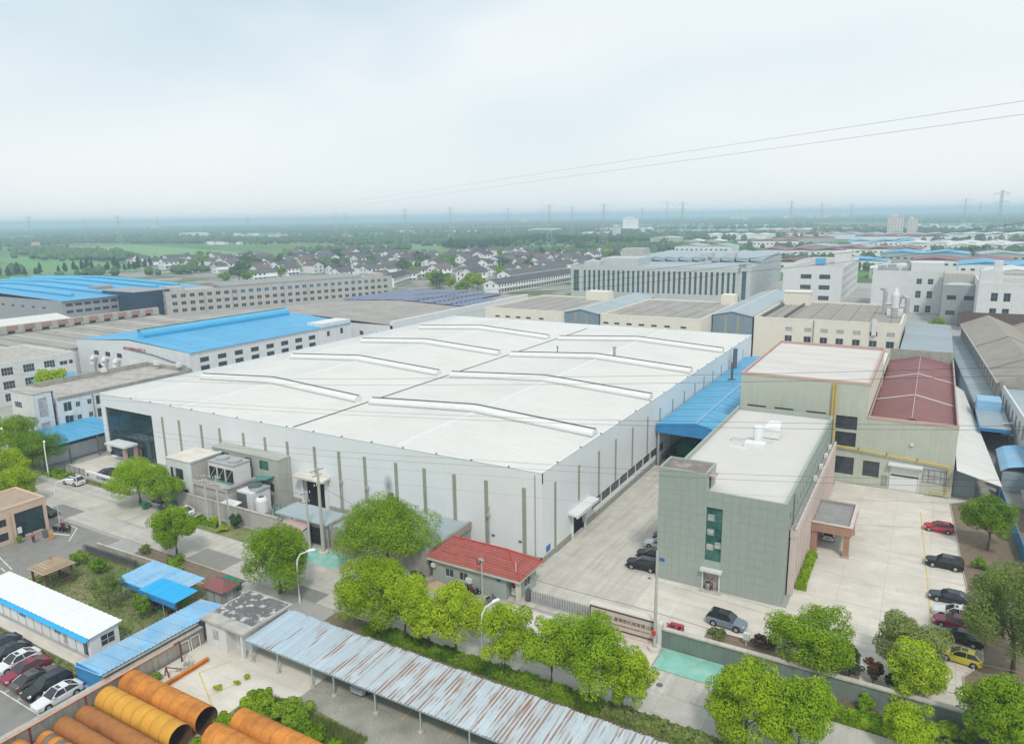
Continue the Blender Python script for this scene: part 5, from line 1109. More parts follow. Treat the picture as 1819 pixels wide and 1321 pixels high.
CT = thing('cooling_unit', 'large white cooling unit with dark louvres on utility terrace', 'cooling unit', (-104,79,4.75))
part('body', MB().box(-107,-100.6,77.4,81,4.78,7.9), 'ac_white', CT)
for x in (-106.7,-104.5,-102.4): part('louvre', MB().box(x,x+1.7,77.3,77.39,5.0,7.2), 'dark', CT)
for i in range(3): part('brace', MB().bar((-106.8+i*2.1,77.25,5.0),(-105+i*2.1,77.25,7.2),.07).box(-106.9+i*2.1,-106.75+i*2.1,77.22,77.3,4.8,7.4), 'ac_white', CT)
part('fan_deck', MB().box(-107.1,-100.5,77.3,81.1,7.9,8.15), 'steel', CT)
for x in (-105.4,-102.2): part('fan_ring', MB().cyl(x,79.2,8.15,8.5,1.15,16), 'steel', CT)
part('drain_tray', MB().box(-107.2,-100.3,76.9,77.25,4.77,4.95), 'teal_sheet', CT)
UW = thing('annex_building', 'grey rendered annex with green framed windows against warehouse front', 'annex', (-103,83.5,0))
facade(UW, (-112.0,82.2), (-94.9,82.2), 0, 8.4, [(1.7,4.4,6.2,7.9,3,1,'frame_green','glass_green'),(8.7,10.4,6.2,7.9,2,1,'frame_green','glass_green'),(12.3,14.6,6.2,7.9,3,1,'frame_green','glass_green'),(14.6,15.6,2.4,4.0,2,1,'frame_dark','glass_dark')], 'annex_grey', .15)
facade(UW, (-94.9,82.2), (-94.9,84.9), 0, 8.4, [], 'annex_grey'); facade(UW, (-112,84.9), (-112,82.2), 0, 8.4, [], 'annex_grey')
part('roof', MB().box(-112.1,-94.8,82.1,84.85,8.4,8.6), 'annex_grey', UW)
part('green_awning', MB().slab([(-101.5,79.4,4.4),(-96.5,80.6,5.4),(-96.0,82.1,5.6),(-100.8,82.1,4.8)], .2), 'teal_sheet', UW)
CW = thing('water_tower_unit', 'white walled cooling box with slatted side and round fan', 'cooling box', (-97.4,78.6,0))
part('body', MB().box(-99.2,-95.4,76.6,80.4,0,4.3), 'render_white', CW)
for i in range(11): part('slat', MB().box(-99.1+i*.22,-98.98+i*.22,76.52,76.6,1.2,4.0), 'mesh_grey', CW)
part('fan_ring', MB().cyl(-97.6,79.2,4.3,4.75,1.2,16), 'steel_d', CW); part('lid', MB().box(-97,-95.2,77.4,80.5,4.31,4.5), 'steel', CW)
WT = thing('water_tank', 'white plastic water tank standing on blocks', 'water tank', (-93.9,77.2,0))
part('shell', MB().tube([(-93.9,77.2,1.3),(-93.9,77.2,1.32),(-93.9,77.2,3.3),(-93.9,77.2,3.7),(-93.9,77.2,3.85)], [.8,1.02,1.02,.8,.45], 14), 'tank_white', WT)
part('lid', MB().cyl(-93.9,77.2,3.85,3.98,.45,12), 'steel_d', WT); part('blocks', MB().box(-94.9,-92.9,76.4,78,0,1.3), 'old_slab', WT)
PK = thing('pipework', 'tangle of grey pipes and valves beside the water tank', 'pipework', (-91,78.4,0))
m = MB(); random.seed(9)
for i in range(14):
    x = -92.6+random.random()*3; y = 77.5+random.random()*2.4; m.tube([(x,y,0),(x,y,1+random.random()*1.6),(x+random.uniform(-1,1),y,1+random.random()*1.6)], .07, 5)
part('pipes', m, 'teal_sheet', PK)
SH = thing('flat_roof_shed', 'grey flat roofed shed in the service yard', 'shed', (-81,75.7,0))
part('roof', MB().box(-86.8,-75.8,73.7,78.4,3.7,3.9), 'bluegrey', SH); part('wall', MB().box(-80.5,-76,74.2,78.2,0,3.7), 'brick_grey', SH)
part('opening', MB().box(-79.7,-77.6,74.12,74.19,.2,2.9), 'dark', SH)
for x in (-86.5,-83.4): part('post', MB().box(x-.1,x+.1,73.9,74.1,0,3.7), 'steel', SH)
SH2 = thing('grey_lean_shed', 'grey walled shed with pale roof left of red gatehouse roof', 'shed', (-63,79,0))
part('wall', MB().box(-75.6,-57.2,74.2,84.9,0,3.6), 'brick_grey', SH2); part('roof', MB().box(-75.4,-57.5,74.4,84.88,3.6,3.75), 'bluegrey', SH2); part('parapet', MB().box(-57.5,-57.0,74.1,84.9,3.0,4.1).box(-75.7,-75.2,74.1,84.9,3.0,4.2), 'brick_grey', SH2)
part('warning_lamp', MB().cyl(-58.3,76.2,3.75,4.05,.2,8), 'orange', SH2)
TX = thing('transformer_cabinet', 'white switch cabinets under a brown sheet roof', 'cabinet', (-81.5,72.8,0))
part('roof', MB().slab([(-84.3,71.7,2.9),(-79.2,71.7,2.9),(-79.4,74.0,3.3),(-84.1,74.0,3.3)], .12), 'pink_d', TX)
for i in range(4): part('cabinet', MB().box(-83.9+i*1.15,-82.8+i*1.15,72.1,73.5,.35,2.7), 'ac_white', TX)
part('plinth', MB().box(-84,-79.3,72,73.6,0,.35), 'concrete', TX)
# ================================================================ white 3-storey block and gallery at left
LO = thing('white_office_block', 'three storey white block with window air conditioners left of warehouse', 'office', (-170,95,0))
wr = [(u,u+1.8,z-.2,z+1.9,2,1,'frame_white',random.choice(['glass_dark','curtain'])) for z in (5.0,8.0) for u in (1.3,8.6,11.4,14.2)]+[(u,u+1.0,z+.3,z+1.5,2,1,'frame_white','glass_dark') for z in (5.0,8.0) for u in (4.0,6.6,17.2)]
facade(LO, (-165.5,83.6), (-165.5,118), 0, 11.2, wr+[(u,u+1.3,z,z+1.6,2,1) for z in (5,8) for u in frange(20,4,3.2)], 'render_white', .15)
facade(LO, (-175,83.6), (-165.5,83.6), 0, 11.2, [], 'render_white'); facade(LO, (-165.5,118), (-184,118), 0, 11.2, [], 'render_white')
facade(LO, (-184,118), (-184,83.6), 0, 11.2, [], 'render_grey'); facade(LO, (-184,83.6), (-175,83.6), 0, 11.2, [], 'render_grey')
facade(LO, (-175,79), (-165.7,79), 0, 13.0, [(1.2,4.2,9.4,10.8,4,1,'frame_white','glass_dark'),(1.2,4.2,5.2,6.6,4,1,'frame_white','glass_dark')], 'render_grey', .15)
facade(LO, (-165.7,79), (-165.7,82.8), 0, 13.0, [(.9,2.8,7.6,11.9,2,3,'frame_white','curtain'),(.9,2.8,2.4,6.4,2,3,'frame_white','curtain')], 'render_white', .15)
facade(LO, (-175,82.8), (-175,79), 0, 13.0, [], 'render_grey')
facade(LO, (-165.7,83.2), (-175,83.2), 10, 13.0, [], 'render_white')
part('roof', MB().box(-183.7,-165.8,83.8,117.7,10.4,10.55), 'old_slab', LO); part('tower_roof', MB().box(-175.1,-165.6,78.9,83.3,13.0,13.15), 'old_slab', LO)
part('parapet', MB().box(-165.8,-165.45,83.7,118,10.55,11.3).box(-184,-165.8,117.6,118,10.55,11.6).box(-184,-183.6,86.6,117.6,10.55,11.8), 'brick_grey', LO)
for y, z in ((85.5,6.9),(92.5,7.0),(98,7.0),(85.5,3.7),(93,3.8)): part('air_conditioner', MB().box(-165.48,-164.8,y,y+1.1,z,z+.8), 'ac_white', LO)
for y in (91.5,93.1): part('downpipe', MB().cyl(-165.35,y,1,10.5,.07,6), 'steel_d', LO)
for x, y in ((-182,104),(-178,116),(-170,117)): part('roof_unit', MB().box(x,x+1.2,y-.5,y+.5,11.8,12.8), 'ac_white', LO)
GL = thing('blue_gallery', 'blue sheet gallery roof in front of the white office block', 'canopy', (-158,82,0))
n = 12; d = 18.5/n
me = MB().slab([(-165.4,0,5.3),(-152.3,0,4.7),(-152.3,d-.05,4.7),(-165.4,d-.05,5.3)], .08).mesh('roof_sheet'); me.materials.append(MT['blue'])
for i in range(n): piece('roof_sheet', me, GL, (0,72.5+i*d,0))
part('wall', MB().box(-165.3,-152.4,90.5,90.8,0,4.6), 'stone_beige', GL); part('side_wall', MB().box(-156,-155.7,74,91,0,3.0), 'render_white', GL)
for y in (72.8,78,84): part('post', MB().box(-152.6,-152.4,y,y+.2,0,4.6), 'steel_d', GL)
# ================================================================ neighbouring factories (left)
A1 = thing('apartment_block', 'pale block with rows of large paned windows at far left', 'building', (-230,95,0))
facade(A1, (-218,62), (-218,117), 0, 12, [(u,u+3.0,z,z+2.2,4,2,'frame_white','glass_dark') for z in (1.2,4.6,8.4) for u in frange(1.5,9,5.6)]+[(50.6,52.8,8.6,9.8,2,1),(53.2,54.4,8.6,9.8,1,1)], 'render_grey', .2)
facade(A1, (-246,62), (-218,62), 0, 12, [], 'render_grey'); facade(A1, (-218,117), (-246,117), 0, 12, [], 'render_grey')
flat_roof(A1, -246, -218, 62, 117, 12.1, .8, 'old_slab', 'render_grey', .3)
part('roof_shed', MB().box(-240,-222,84,92,11.3,13.2), 'brick_grey', A1)
part('blue_awning', MB().slab([(-217.9,104,6.0),(-215.6,104,5.2),(-215.6,116,5.2),(-217.9,116,6.0)], .15), 'blue', A1)
for y in (106.5,108.3): part('air_conditioner', MB().box(-217.9,-217.1,y,y+1.4,7.4,8.8), 'ac_white', A1)
H1 = thing('blue_roof_hall', 'white walled hall with big sky blue roof and ridge vent', 'hall', (-206,127,0))
facade(H1, (-234,127), (-179,127), 0, 12.9, [(u,u+2.6,8.8,10.2,2,1,'frame_dark','glass_dark') for u in (8.6,14.6,20.6)]+[(9.8,12.2,4.6,6.0,2,1,'frame_dark','glass_dark'),(33,35.8,4.6,7.6,3,2,'frame_dark','glass_blue'),(40.4,43.2,4.6,7.6,3,2,'frame_dark','glass_dark'),(47.6,50.6,4.6,7.0,3,2,'frame_dark','glass_green')], 'render_white', .2)
part('gable', MB().add([(-234,127,12.9),(-179,127,12.9),(-206.5,127,14.6)], [(0,1,2)]), 'render_white', H1)
facade(H1, (-179,127), (-179,178), 0, 12.9, [(u,u+3.0,z,z+1.4,3,1,'frame_dark','glass_dark') for z in (7.2,9.6) for u in frange(3.5,8,6.0)], 'render_white', .2)
facade(H1, (-179,178), (-179,193), 0, 14.2, [(3,4.4,9.6,11.4,1,1,'frame_dark','glass_dark'),(9.5,11,9.6,11.6,1,1,'frame_dark','glass_dark')], 'render_white', .2)
facade(H1, (-179,193), (-234,193), 0, 12.9, [], 'render_white'); facade(H1, (-234,193), (-234,127), 0, 12.9, [], 'render_white')
part('stair_block', MB().box(-186,-179.05,179,192.9,12.9,14.2), 'render_white', H1)
me1 = MB().slab([(-234.4,0,12.95),(-206.5,0,14.9),(-206.5,4.05,14.9),(-234.4,4.05,12.95)], .12).mesh('roof_sheet'); me1.materials.append(MT['blue'])
me2 = MB().slab([(-206.5,0,14.9),(-178.6,0,12.95),(-178.6,4.05,12.95),(-206.5,4.05,14.9)], .12).mesh('roof_sheet'); me2.materials.append(MT['blue'])
for i in range(16): piece('roof_sheet', me1, H1, (0,127.2+i*4.12,0)); piece('roof_sheet', me2, H1, (0,127.2+i*4.12,0))
rv = part('ridge_vent', MB().tube([(-206.5,131,15.6),(-206.5,189,15.6)], 1.5, 14), 'vent_blue', H1, smooth=False)
part('vent_slot', MB().box(-207.9,-207.2,131,189,16.6,17.2), 'dark_gap', H1)
part('white_door', MB().box(-207,-203.3,126.9,126.98,3.6,8.8), 'white_plain', H1)
for x in (-224.2,-218.2,-212.2): part('duct_hood', MB().tube([(x,126.9,8.2),(x,125.9,8.4),(x,125.3,7.6),(x,125.3,6.4)], [.6,.7,.7,.6], 10), 'ac_white', H1)
text_part('lettering', '精密机械制造有限公司', 1.1, (-204,126.95,12.0), (R(90),0,0), 'red_letter', H1)
m = MB().tube([(-206.5,126.85,11.9),(-196,126.85,11.2),(-186,126.85,9.8),(-180.5,126.85,9.0),(-179.5,126.85,2)], .14, 6)
part('pipe', m, 'steel_d', H1)
H2 = thing('brown_roof_hall', 'low hall with weathered brown roof and pale rooflight strips', 'hall', (-258,150,0))
facade(H2, (-284,119), (-236,119), 0, 10, [], 'render_grey'); facade(H2, (-236,119), (-236,190), 0, 10, [], 'render_grey'); facade(H2, (-236,190), (-284,190), 0, 10, [], 'brick_grey'); facade(H2, (-284,190), (-284,119), 0, 10, [], 'brick_grey')
me = MB().slab([(-284.5,0,10.6),(-235.6,0,10.1),(-235.6,5.8,10.1),(-284.5,5.8,10.6)], .2).mesh('roof_sheet'); me.materials.append(MT['brown_roof'])
me2 = MB().slab([(-283,5.82,10.65),(-238,5.82,10.18),(-238,6.4,10.18),(-283,6.4,10.65)], .1).mesh('rooflight'); me2.materials.append(MT['concrete_l'])
for i in range(11):
    piece('roof_sheet', me, H2, (0,119+i*6.45,0)); piece('rooflight', me2, H2, (0,119+i*6.45,0)) if i % 2 else None
cl = part('clerestory', MB().box(-286,-284.4,112,190,9.5,13.6), 'stone_beige', H2)
for i in range(13):
    part('clerestory_panel', MB().box(-284.38,-284.2,113+i*5.9,116.4+i*5.9,12.0,13.5), 'terracotta', H2); part('window', MB().box(-284.38,-284.25,113+i*5.9,115.4+i*5.9,10.9,11.6), 'dark', H2)
part('gutter', MB().box(-284.2,-283.7,112,190,10.5,10.75), 'dark_gap', H2)
H3 = thing('solar_roof_hall', 'brown roofed hall carrying solar panel arrays', 'hall', (-206,255,0))
block(H3, -247, -169, 204, 306, 0, 10.8, 'render_white', front=[(62,63.8,6.5,8,1,1,'frame_dark','glass_dark'),(70,73,6.5,8,2,1,'frame_dark','glass_dark')])
me = MB().slab([(-246.5,0,11.0),(-208,0,12.6),(-208,5.6,12.6),(-246.5,5.6,11.0)], .2).mesh('roof_sheet'); me.materials.append(MT['brown_roof'])
me2 = MB().slab([(-208,0,12.6),(-170.4,0,11.0),(-170.4,5.6,11.0),(-208,5.6,12.6)], .2).mesh('roof_sheet'); me2.materials.append(MT['brown_roof'])
for i in range(18): piece('roof_sheet', me, H3, (0,204.3+i*5.66,0)); piece('roof_sheet', me2, H3, (0,204.3+i*5.66,0))
part('parapet', MB().box(-170.2,-168.9,204,306,9.5,12.3), 'render_white', H3)
spm = MB().slab([(0,0,.25),(8.6,0,.25),(8.6,3.0,.75),(0,3.0,.75)], .08).mesh('solar_panel'); spm.materials.append(MT['solar'])
for i in range(8):
    for j in range(13):
        x = -244+i*9.0
        if x > -180 or (i == 7 and j > 6): continue
        z = 12.6-abs(x+4-(-208))*.042
        piece('solar_panel', spm, H3, (x,258+j*3.5,z+.15))
# ================================================================ three storey block, rotated
T3 = thing('three_storey_block', 'long beige three storey factory block with ribbon of blue windows', 'factory block', (-352,240,0), R(-20))
facade(T3, (0,0), (0,138), 0, 12.5, [(u,u+2.6,z,z+2.0,2,1,'frame_white','glass_blue' if z > 8 and u > 34 else 'glass_dark') for z in (1.4,5.2,9.2) for u in frange(3,29,4.6)], 'stone_beige', .25)
facade(T3, (-26,0), (0,0), 0, 12.5, [(u,u+1.8,z,z+1.8,2,1,'frame_white','glass_dark') for z in (1.4,5.2,9.2) for u in frange(2,8,3)], 'stone_beige', .25)
facade(T3, (0,138), (-26,138), 0, 12.5, [], 'stone_beige'); facade(T3, (-26,138), (-26,0), 0, 12.5, [], 'stone_beige')
part('roof', MB().box(-25.7,-.3,.3,137.7,12.0,12.2), 'old_slab', T3); part('parapet', MB().box(-.3,.05,0,138,12.5,12.9).box(-26,-.3,-.03,.3,12.5,12.9), 'stone_beige', T3)
part('roof_hall', MB().slab([(-22,30,14.6),(-3,30,13.6),(-3,118,13.6),(-22,118,14.6)], 1.4), 'grey_roof', T3)
for y in (4,128): part('stair_head', MB().box(-20,-8,y,y+8,12.2,14.2), 'stone_beige', T3)
for y in frange(20,8,15): part('downpipe', MB().cyl(.15,y,0,12.4,.12,6), 'brick_grey', T3)
NV = thing('navy_block', 'dark navy glass faced block behind brown roofs', 'building', (-380,246,0))
block(NV, -390, -357, 226, 246, 0, 13.6, 'navy'); part('roof', MB().box(-390.3,-356.7,225.7,246.3,13.6,13.9), 'render_mid', NV); part('stair_head', MB().box(-398,-391,226,235.5,0,15.5), 'render_mid', NV)
GB = thing('grey_factory', 'grey factory with wide bright blue vented roof at far left', 'factory', (-450,240,0))
block(GB, -560, -372, 197, 282, 0, 11.6, 'render_mid', right=[(u,u+3.4,z,z+1.5,3,1,'frame_dark','glass_dark') for z in (5.2,8.6) for u in frange(2,8,4.6)], front=[(u,u+3,7,8,2,1,'frame_dark','glass_dark') for u in frange(120,6,10)])
me = MB().slab([(-561,0,11.7),(-466,0,14.6),(-466,8.4,14.6),(-561,8.4,11.7)], .2).mesh('roof_sheet'); me.materials.append(MT['blue'])
me2 = MB().slab([(-466,0,14.6),(-371,0,11.7),(-371,8.4,11.7),(-466,8.4,14.6)], .2).mesh('roof_sheet'); me2.materials.append(MT['blue'])
for i in range(10): piece('roof_sheet', me, GB, (0,197+i*8.5,0)); piece('roof_sheet', me2, GB, (0,197+i*8.5,0))
for y in (210,226,242,258,272): part('roof_vent', MB().tube([(-545,y,13.0),(-466,y,15.2),(-385,y,12.9)], 1.0, 10), 'vent_blue', GB)
WF = thing('white_store', 'plain white store with dark strip windows at left edge', 'store', (-330,150,0))
block(WF, -345, -316, 140, 172, 0, 9, 'render_grey', front=[(3,8,5.5,7,2,1,'frame_dark','glass_dark'),(10,24,5.5,7,4,1,'frame_dark','glass_dark')], right=[(3,8,5.5,7,2,1,'frame_dark','glass_dark'),(12,24,5.5,7,4,1,'frame_dark','glass_dark')])
gable_roof(WF, -345, -316, 140, 172, 9, 11, 'white_roof')

# ================================================================ cream workshops behind
def cream(name, label, x0, x1, y0, y1, front, roofmt='brown_roof', right=()):
    t = thing(name, label, 'workshop', ((x0+x1)/2, y0, 0))
    block(t, x0, x1, y0, y1, 0, 14, 'cream', front=front, right=right, frame='frame_white')
    flat_roof(t, x0, x1, y0, y1, 14.25, .55, roofmt, 'cream', .5)
    return t
cA = cream('cream_workshop', 'cream workshop with two rows of windows and white roof ducts', -52, -7.5, 254.5, 308, [(u,u+2.3,8.4 if False else 9.9,11.3,2,1,'frame_white','glass_dark' if i == 5 else 'curtain') for i,u in enumerate((10.2,16.2,21.2,26,30.9,35.8,40.7))]+[(u,u+2.3,6.3,8.5,2,1,'frame_white','glass_dark') for u in (10.2,16.2,21.2,26,30.9,35.8,40.7)]+[(u,u+.8,2.4,3.6,1,1,'frame_white','glass_dark') for u in (10.1,11.4,13.1)], 'asbestos')
cB = cream('cream_workshop', 'cream workshop with brown flat roof between two blue grey link halls', -103, -66.5, 240.5, 294, [(u,u+2.0,10.7,11.4,2,1,'frame_dark','glass_dark') for u in (1.2,5.4,10,14.6,19.2,23.9,29.6)])
cC = cream('cream_workshop', 'cream workshop with dark brown flat roof behind the warehouse corner', -152, -117.2, 240.5, 290, [(u,u+2.0,10.7,11.4,2,1,'frame_dark','glass_dark') for u in (4.6,9.2,13.9,18.3,23.9)])
for t, x0, x1 in ((cA,-52,-7.5),(cB,-103,-66.5),(cC,-152,-117.2)):
    for x in frange(x0+5, int((x1-x0)/6), 6): part('roof_joint', MB().box(x,x+.15,255 if t is cA else 241,292 if t is not cA else 307,13.705,13.75), 'dark_gap', t)
part('stair_head', MB().box(-50,-40.5,297,303,13.5,18.6).box(-50.3,-40.2,296.7,303.3,18.6,18.9), 'cream', cA)
part('stair_head', MB().box(-72,-66.8,288,293.5,13.5,17.6), 'cream', cB); part('stair_head', MB().box(-128,-118,283,289.5,13.5,17.4), 'cream', cC)
tur = MB().cyl(0,0,0,.5,.25,8).cyl(0,0,.5,1.1,.42,8).mesh('roof_turbine'); tur.materials.append(MT['steel_d'])
for i in range(14): piece('roof_turbine', tur, cA, (-49.5+.03*i,257+i*2.7,13.7)); piece('roof_turbine', tur, cA, (-42.5+.03*i,257+i*2.9,13.7))
dk = MB().tube([(-14,281,13.7),(-14,281,21.5),(-14.4,281,22.6),(-15.6,281,22.9)], .7, 10).tube([(-9.6,283,13.7),(-9.6,283,19.5),(-8.4,283,20.2),(-7.2,283,19.5),(-7.0,283,14)], .8, 10)
dk.tube([(-14,281,17.5),(-10,282,17.5)], .7, 8).tube([(-10.5,274,13.8),(-10.5,274,17)], 1.1, 10)
part('roof_duct', dk, 'steel', cA); part('dust_collector', MB().cyl(-10.8,281.5,14,20.5,1.3,14).cyl(-10.8,281.5,20.5,23.0,1.3,14,.3).box(-13,-8.2,279.5,285,13.7,15.5), 'ac_white', cA)
part('wall_duct', MB().box(-15.6,-14.3,253.6,254.4,10.2,15.4), 'ac_white', cA)
part('downpipe', MB().cyl(-32.9,254.3,0,14,.16,6), 'grey_roof', cA)
def link_hall(label, x0, x1, y0, y1, ze):
    t = thing('link_hall', label, 'hall', ((x0+x1)/2,y0,0)); xm = (x0+x1)/2
    block(t, x0, x1, y0, y1, 0, ze, 'bluegrey_d'); gables(t, x0, x1, y0, y1, ze, ze+1.3, 'bluegrey_d')
    n = int((y1-y0)/5.5); d = (y1-y0+.8)/n
    for q in (((x0-.3,0,ze+.1),(xm,0,ze+1.5)),((xm,0,ze+1.5),(x1+.3,0,ze+.1))):
        me = MB().slab([q[0],q[1],(q[1][0],d-.06,q[1][2]),(q[0][0],d-.06,q[0][2])], .12).mesh('roof_sheet'); me.materials.append(MT['bluegrey'])
        for i in range(n): piece('roof_sheet', me, t, (0,y0-.4+i*d,0))
    for x in (x0+(x1-x0)*.3, x0+(x1-x0)*.62): part('wall_strip', MB().box(x,x+.9,y0-.06,y0-.01,6,ze), 'olive', t)
    part('ridge_cap', MB().box(xm-.2,xm+.2,y0-.3,y1,ze+1.52,ze+1.62), 'vent_white', t)
    return t
link_hall('blue grey gabled link hall with light sheet roof, left of two', -116.8, -103.4, 239.5, 300, 14.2)
link_hall('blue grey gabled link hall with light sheet roof beside ducted workshop', -66, -52.6, 254, 336, 14.2)

# ================================================================ big office with fins and grey blocks behind
JH = thing('finned_office', 'long grey office with tall green window strips and letters on parapet', 'office', (-140,416,0), R(4))
def jl(x): return x+140
ops = [(u,u+1.5,3.2,16.2,1,5,'frame_grey','glass_jh') for u in frange(8.4,31,3.08)]+[(1.8,5.4,3.2,16.2,2,6,'frame_grey','glass_jh')]
facade(JH, (-56,-2), (44.5,-2), 0, 18.8, ops, 'office_jh', .5)
facade(JH, (44.5,-2), (51.5,-2), 0, 21.5, [(2.2,4.6,1,17,1,7,'frame_grey','glass_jh')], 'office_jh', .4)
facade(JH, (51.5,-2), (51.5,150), 0, 19.5, [(u,u+1.3,z,z+2.2,1,1,'frame_grey','glass_dark') for z in (2.5,6.5,10.5,15.5) for u in frange(4,30,4.8)], 'office_jh', .3)
facade(JH, (51.5,150), (-56,150), 0, 18.8, [], 'office_jh'); facade(JH, (-56,150), (-56,-2), 0, 18.8, [], 'office_jh')
part('roof', MB().box(-55.6,51,-1.5,149.6,17.8,18.0), 'bluegrey', JH)
part('roof_block', MB().box(-42,-18,14,40,18,22.5).box(-50,-40,6,18,18,21), 'office_jh', JH); part('roof_block', MB().box(-46,-30,70,84,18,26), 'stone_beige', JH)
part('roof_block', MB().box(10,18,60,70,18,24).box(26,32,62,72,18,24), 'office_jh', JH)
for i in range(9): part('roof_bay', MB().slab([(-30+i*9,60,21.5),(-22+i*9,60,20.5),(-22+i*9,148,20.5),(-30+i*9,148,21.5)], 2.4), 'bluegrey', JH)
part('roof_sign_wall', MB().box(44.5,51.5,-2.1,-1.6,18.8,21.6), 'office_jh', JH)
text_part('lettering', 'JHS', 2.6, (47.0,-2.15,19.9), (R(90),0,0), 'steel_d', JH, .1)
def grey_block(name, label, x0, x1, y0, y1, z, mt, front, right=(), roofmt='old_slab'):
    t = thing(name, label, 'building', ((x0+x1)/2,y0,0)); block(t, x0, x1, y0, y1, 0, z, mt, front=front, right=right, frame='frame_grey')
    flat_roof(t, x0, x1, y0, y1, z+.3, .9, roofmt, mt, .5); return t
g4 = grey_block('factory_block', 'pale factory block with blue roof tank and windowed side', -73.5, -43, 430, 520, 19.4, 'render_grey', [(u,u+5.6,z,z+2.5,4,1,'frame_grey','glass_dark') for u in (9.3,18.9) for z in (15.0-2.2,9.2-2.2)]+[(18.9,24.5,1.2,3.7,4,1,'frame_grey','glass_dark')], [(u,u+3.2,z,z+2.4,3,1,'frame_white','glass_dark') for z in (2.5,7.0,11.5,16) for u in frange(4,14,6)])
part('roof_tank', MB().box(-60,-55,452,457,19,22.8), 'blue', g4); part('stair_head', MB().box(-52,-43.5,470,480,18.6,26), 'render_grey', g4); part('roof_ramp', MB().slab([(-73,431,19.8),(-60,431,23.4),(-60,432,23.4),(-73,432,19.8)], 1), 'render_white', g4)
g5 = grey_block('factory_block', 'pale tall block with narrow paired windows behind roof ducts', -26.5, 3.7, 402, 450, 19.9, 'render_grey', [(u,u+2.3,z,z+h_,2,2,'frame_white','glass_dark') for u in (19.3,24.1) for z,h_ in ((14.0,2.6),(7.3,3.5),(.4,3.4))])
part('roof_block', MB().box(-10,3.5,403,415,19.5,24.2), 'render_grey', g5)
m = MB(); random.seed(4)
for i in range(26): x = -25+random.random()*14; y = 404+random.random()*14; m.box(x,x+1+random.random()*2,y,y+1.5,19.2,20.2+random.random()*2.6)
part('roof_plant', m, 'steel', g5)
g6 = grey_block('factory_block', 'mid grey infill block with arched white roof edge', 3.75, 15.6, 366, 420, 16.9, 'render_mid', [(u,u+3.5,z,z+1.9,3,1,'frame_dark','glass_dark') for u in (1.8,8.2) for z in (10.8,4.2)])
part('arched_edge', MB().add([(3.9,366.2,17.2),(15.4,366.2,17.2),(13,366.2,18.1),(9.6,366.2,18.4),(6.2,366.2,18.1)], [(0,1,2,3,4)]).box(3.9,15.4,366.6,372,16.5,17.0), 'white_plain', g6)
part('rear_block', MB().box(3.9,15.4,380,400,16,21), 'stone_beige', g6)
g7 = grey_block('factory_block', 'white grey tower block at right edge with stair head', 15.7, 44, 342, 380, 20.3, 'render_grey', [(u,u+2.3,z,z+3.3,2,2,'frame_grey','glass_dark') for u in (4.4,8.6,16,22) for z in (13.3,7.2)])
part('stair_head', MB().box(15.9,23.4,342.4,350,19.6,25.3).box(20.2,23,343,347,25.3,29), 'render_grey', g7)
GT2 = thing('pipe_bridge', 'grey roofed low hall between cream workshop and grey blocks', 'hall', (1,260,0))
block(GT2, -6.5, 6.5, 232, 300, 0, 8.5, 'bluegrey_d'); 
me = MB().slab([(-6.8,0,9.0),(6.8,0,8.6),(6.8,4.2,8.6),(-6.8,4.2,9.0)], .12).mesh('roof_sheet'); me.materials.append(MT['grey_sheet'])
for i in range(16): piece('roof_sheet', me, GT2, (0,232+i*4.25,0))

# ================================================================ village houses
def house(kind, label, roofmt, wallmt='house_white', w_=11., d_=13., h_=6.6, rise=2.6):
    t = thing(kind, label, 'house', (0,0,0), 1e-6)
    a, b_ = w_/2, d_/2
    fr = [(u,u+1.3,z,z+1.5,-1,1,'frame_grey','glass_dark') for u in (w_*.18,w_*.62) for z in (1.1,4.3)]
    rt = [(u,u+1.5,z,z+1.5,-1,1,'frame_grey','glass_dark') for u in (1.6,5.6,9.4) for z in (1.1,4.3)]
    block(t, -a, a, -b_, b_, 0, h_, wallmt, front=fr if w_ > 8 else (), right=rt if d_ > 11.5 else ())
    gables(t, -a, a, -b_, b_, h_, h_+rise, wallmt); gable_roof(t, -a, a, -b_, b_, h_+.05, h_+rise+.15, roofmt, .2, .35)
    part('porch', MB().box(a+.05,a+1.8,-b_+1,b_-1,3.1,3.3), wallmt, t)
    return t
protos = [house('village_house', 'white village house with dark tiled gable roof', 'roof_dark'),
          house('village_house', 'white village house with dark tiled gable roof', 'roof_dark', w_=8.5, d_=10.5, h_=6.2, rise=2.2),
          house('village_house', 'white village house with brown tiled gable roof', 'roof_brown', w_=10.5, d_=12.5, h_=6.4),
          house('village_house', 'long white village house with dark tiled gable roof', 'roof_dark', w_=9.5, d_=22, h_=6.2, rise=2.3),
          house('village_house', 'low grey village house with brown tiled gable roof', 'roof_brown', 'stone_beige', w_=8, d_=11, h_=3.6, rise=2.)]
spots = [(-487,422),(-557,506),(-526,496),(-542,532),(-459,481),(-539,602),(-475,532),(-424,492),(-417,503),(-439,543),(-489,527),(-583,772),(-484,698),(-470,622),(-359,498),(-375,492),(-352,533),(-392,722),(-388,767),(-308,531),(-322,579),(-300,568),(-391,815),(-400,470),(-386,520),(-340,600),(-362,610),(-405,560),(-445,505),(-505,470),(-520,450),(-600,470),(-620,500),(-590,540)]
random.seed(12)
cl_ = [(-450,520,90,60),(-560,560,90,60),(-360,570,60,60),(-480,640,100,60),(-380,700,60,60),(-640,540,70,50),(-300,620,40,60),(-560,690,80,40),(-420,800,70,50),(-720,620,70,50),(-250,700,30,60)]
tries = 0
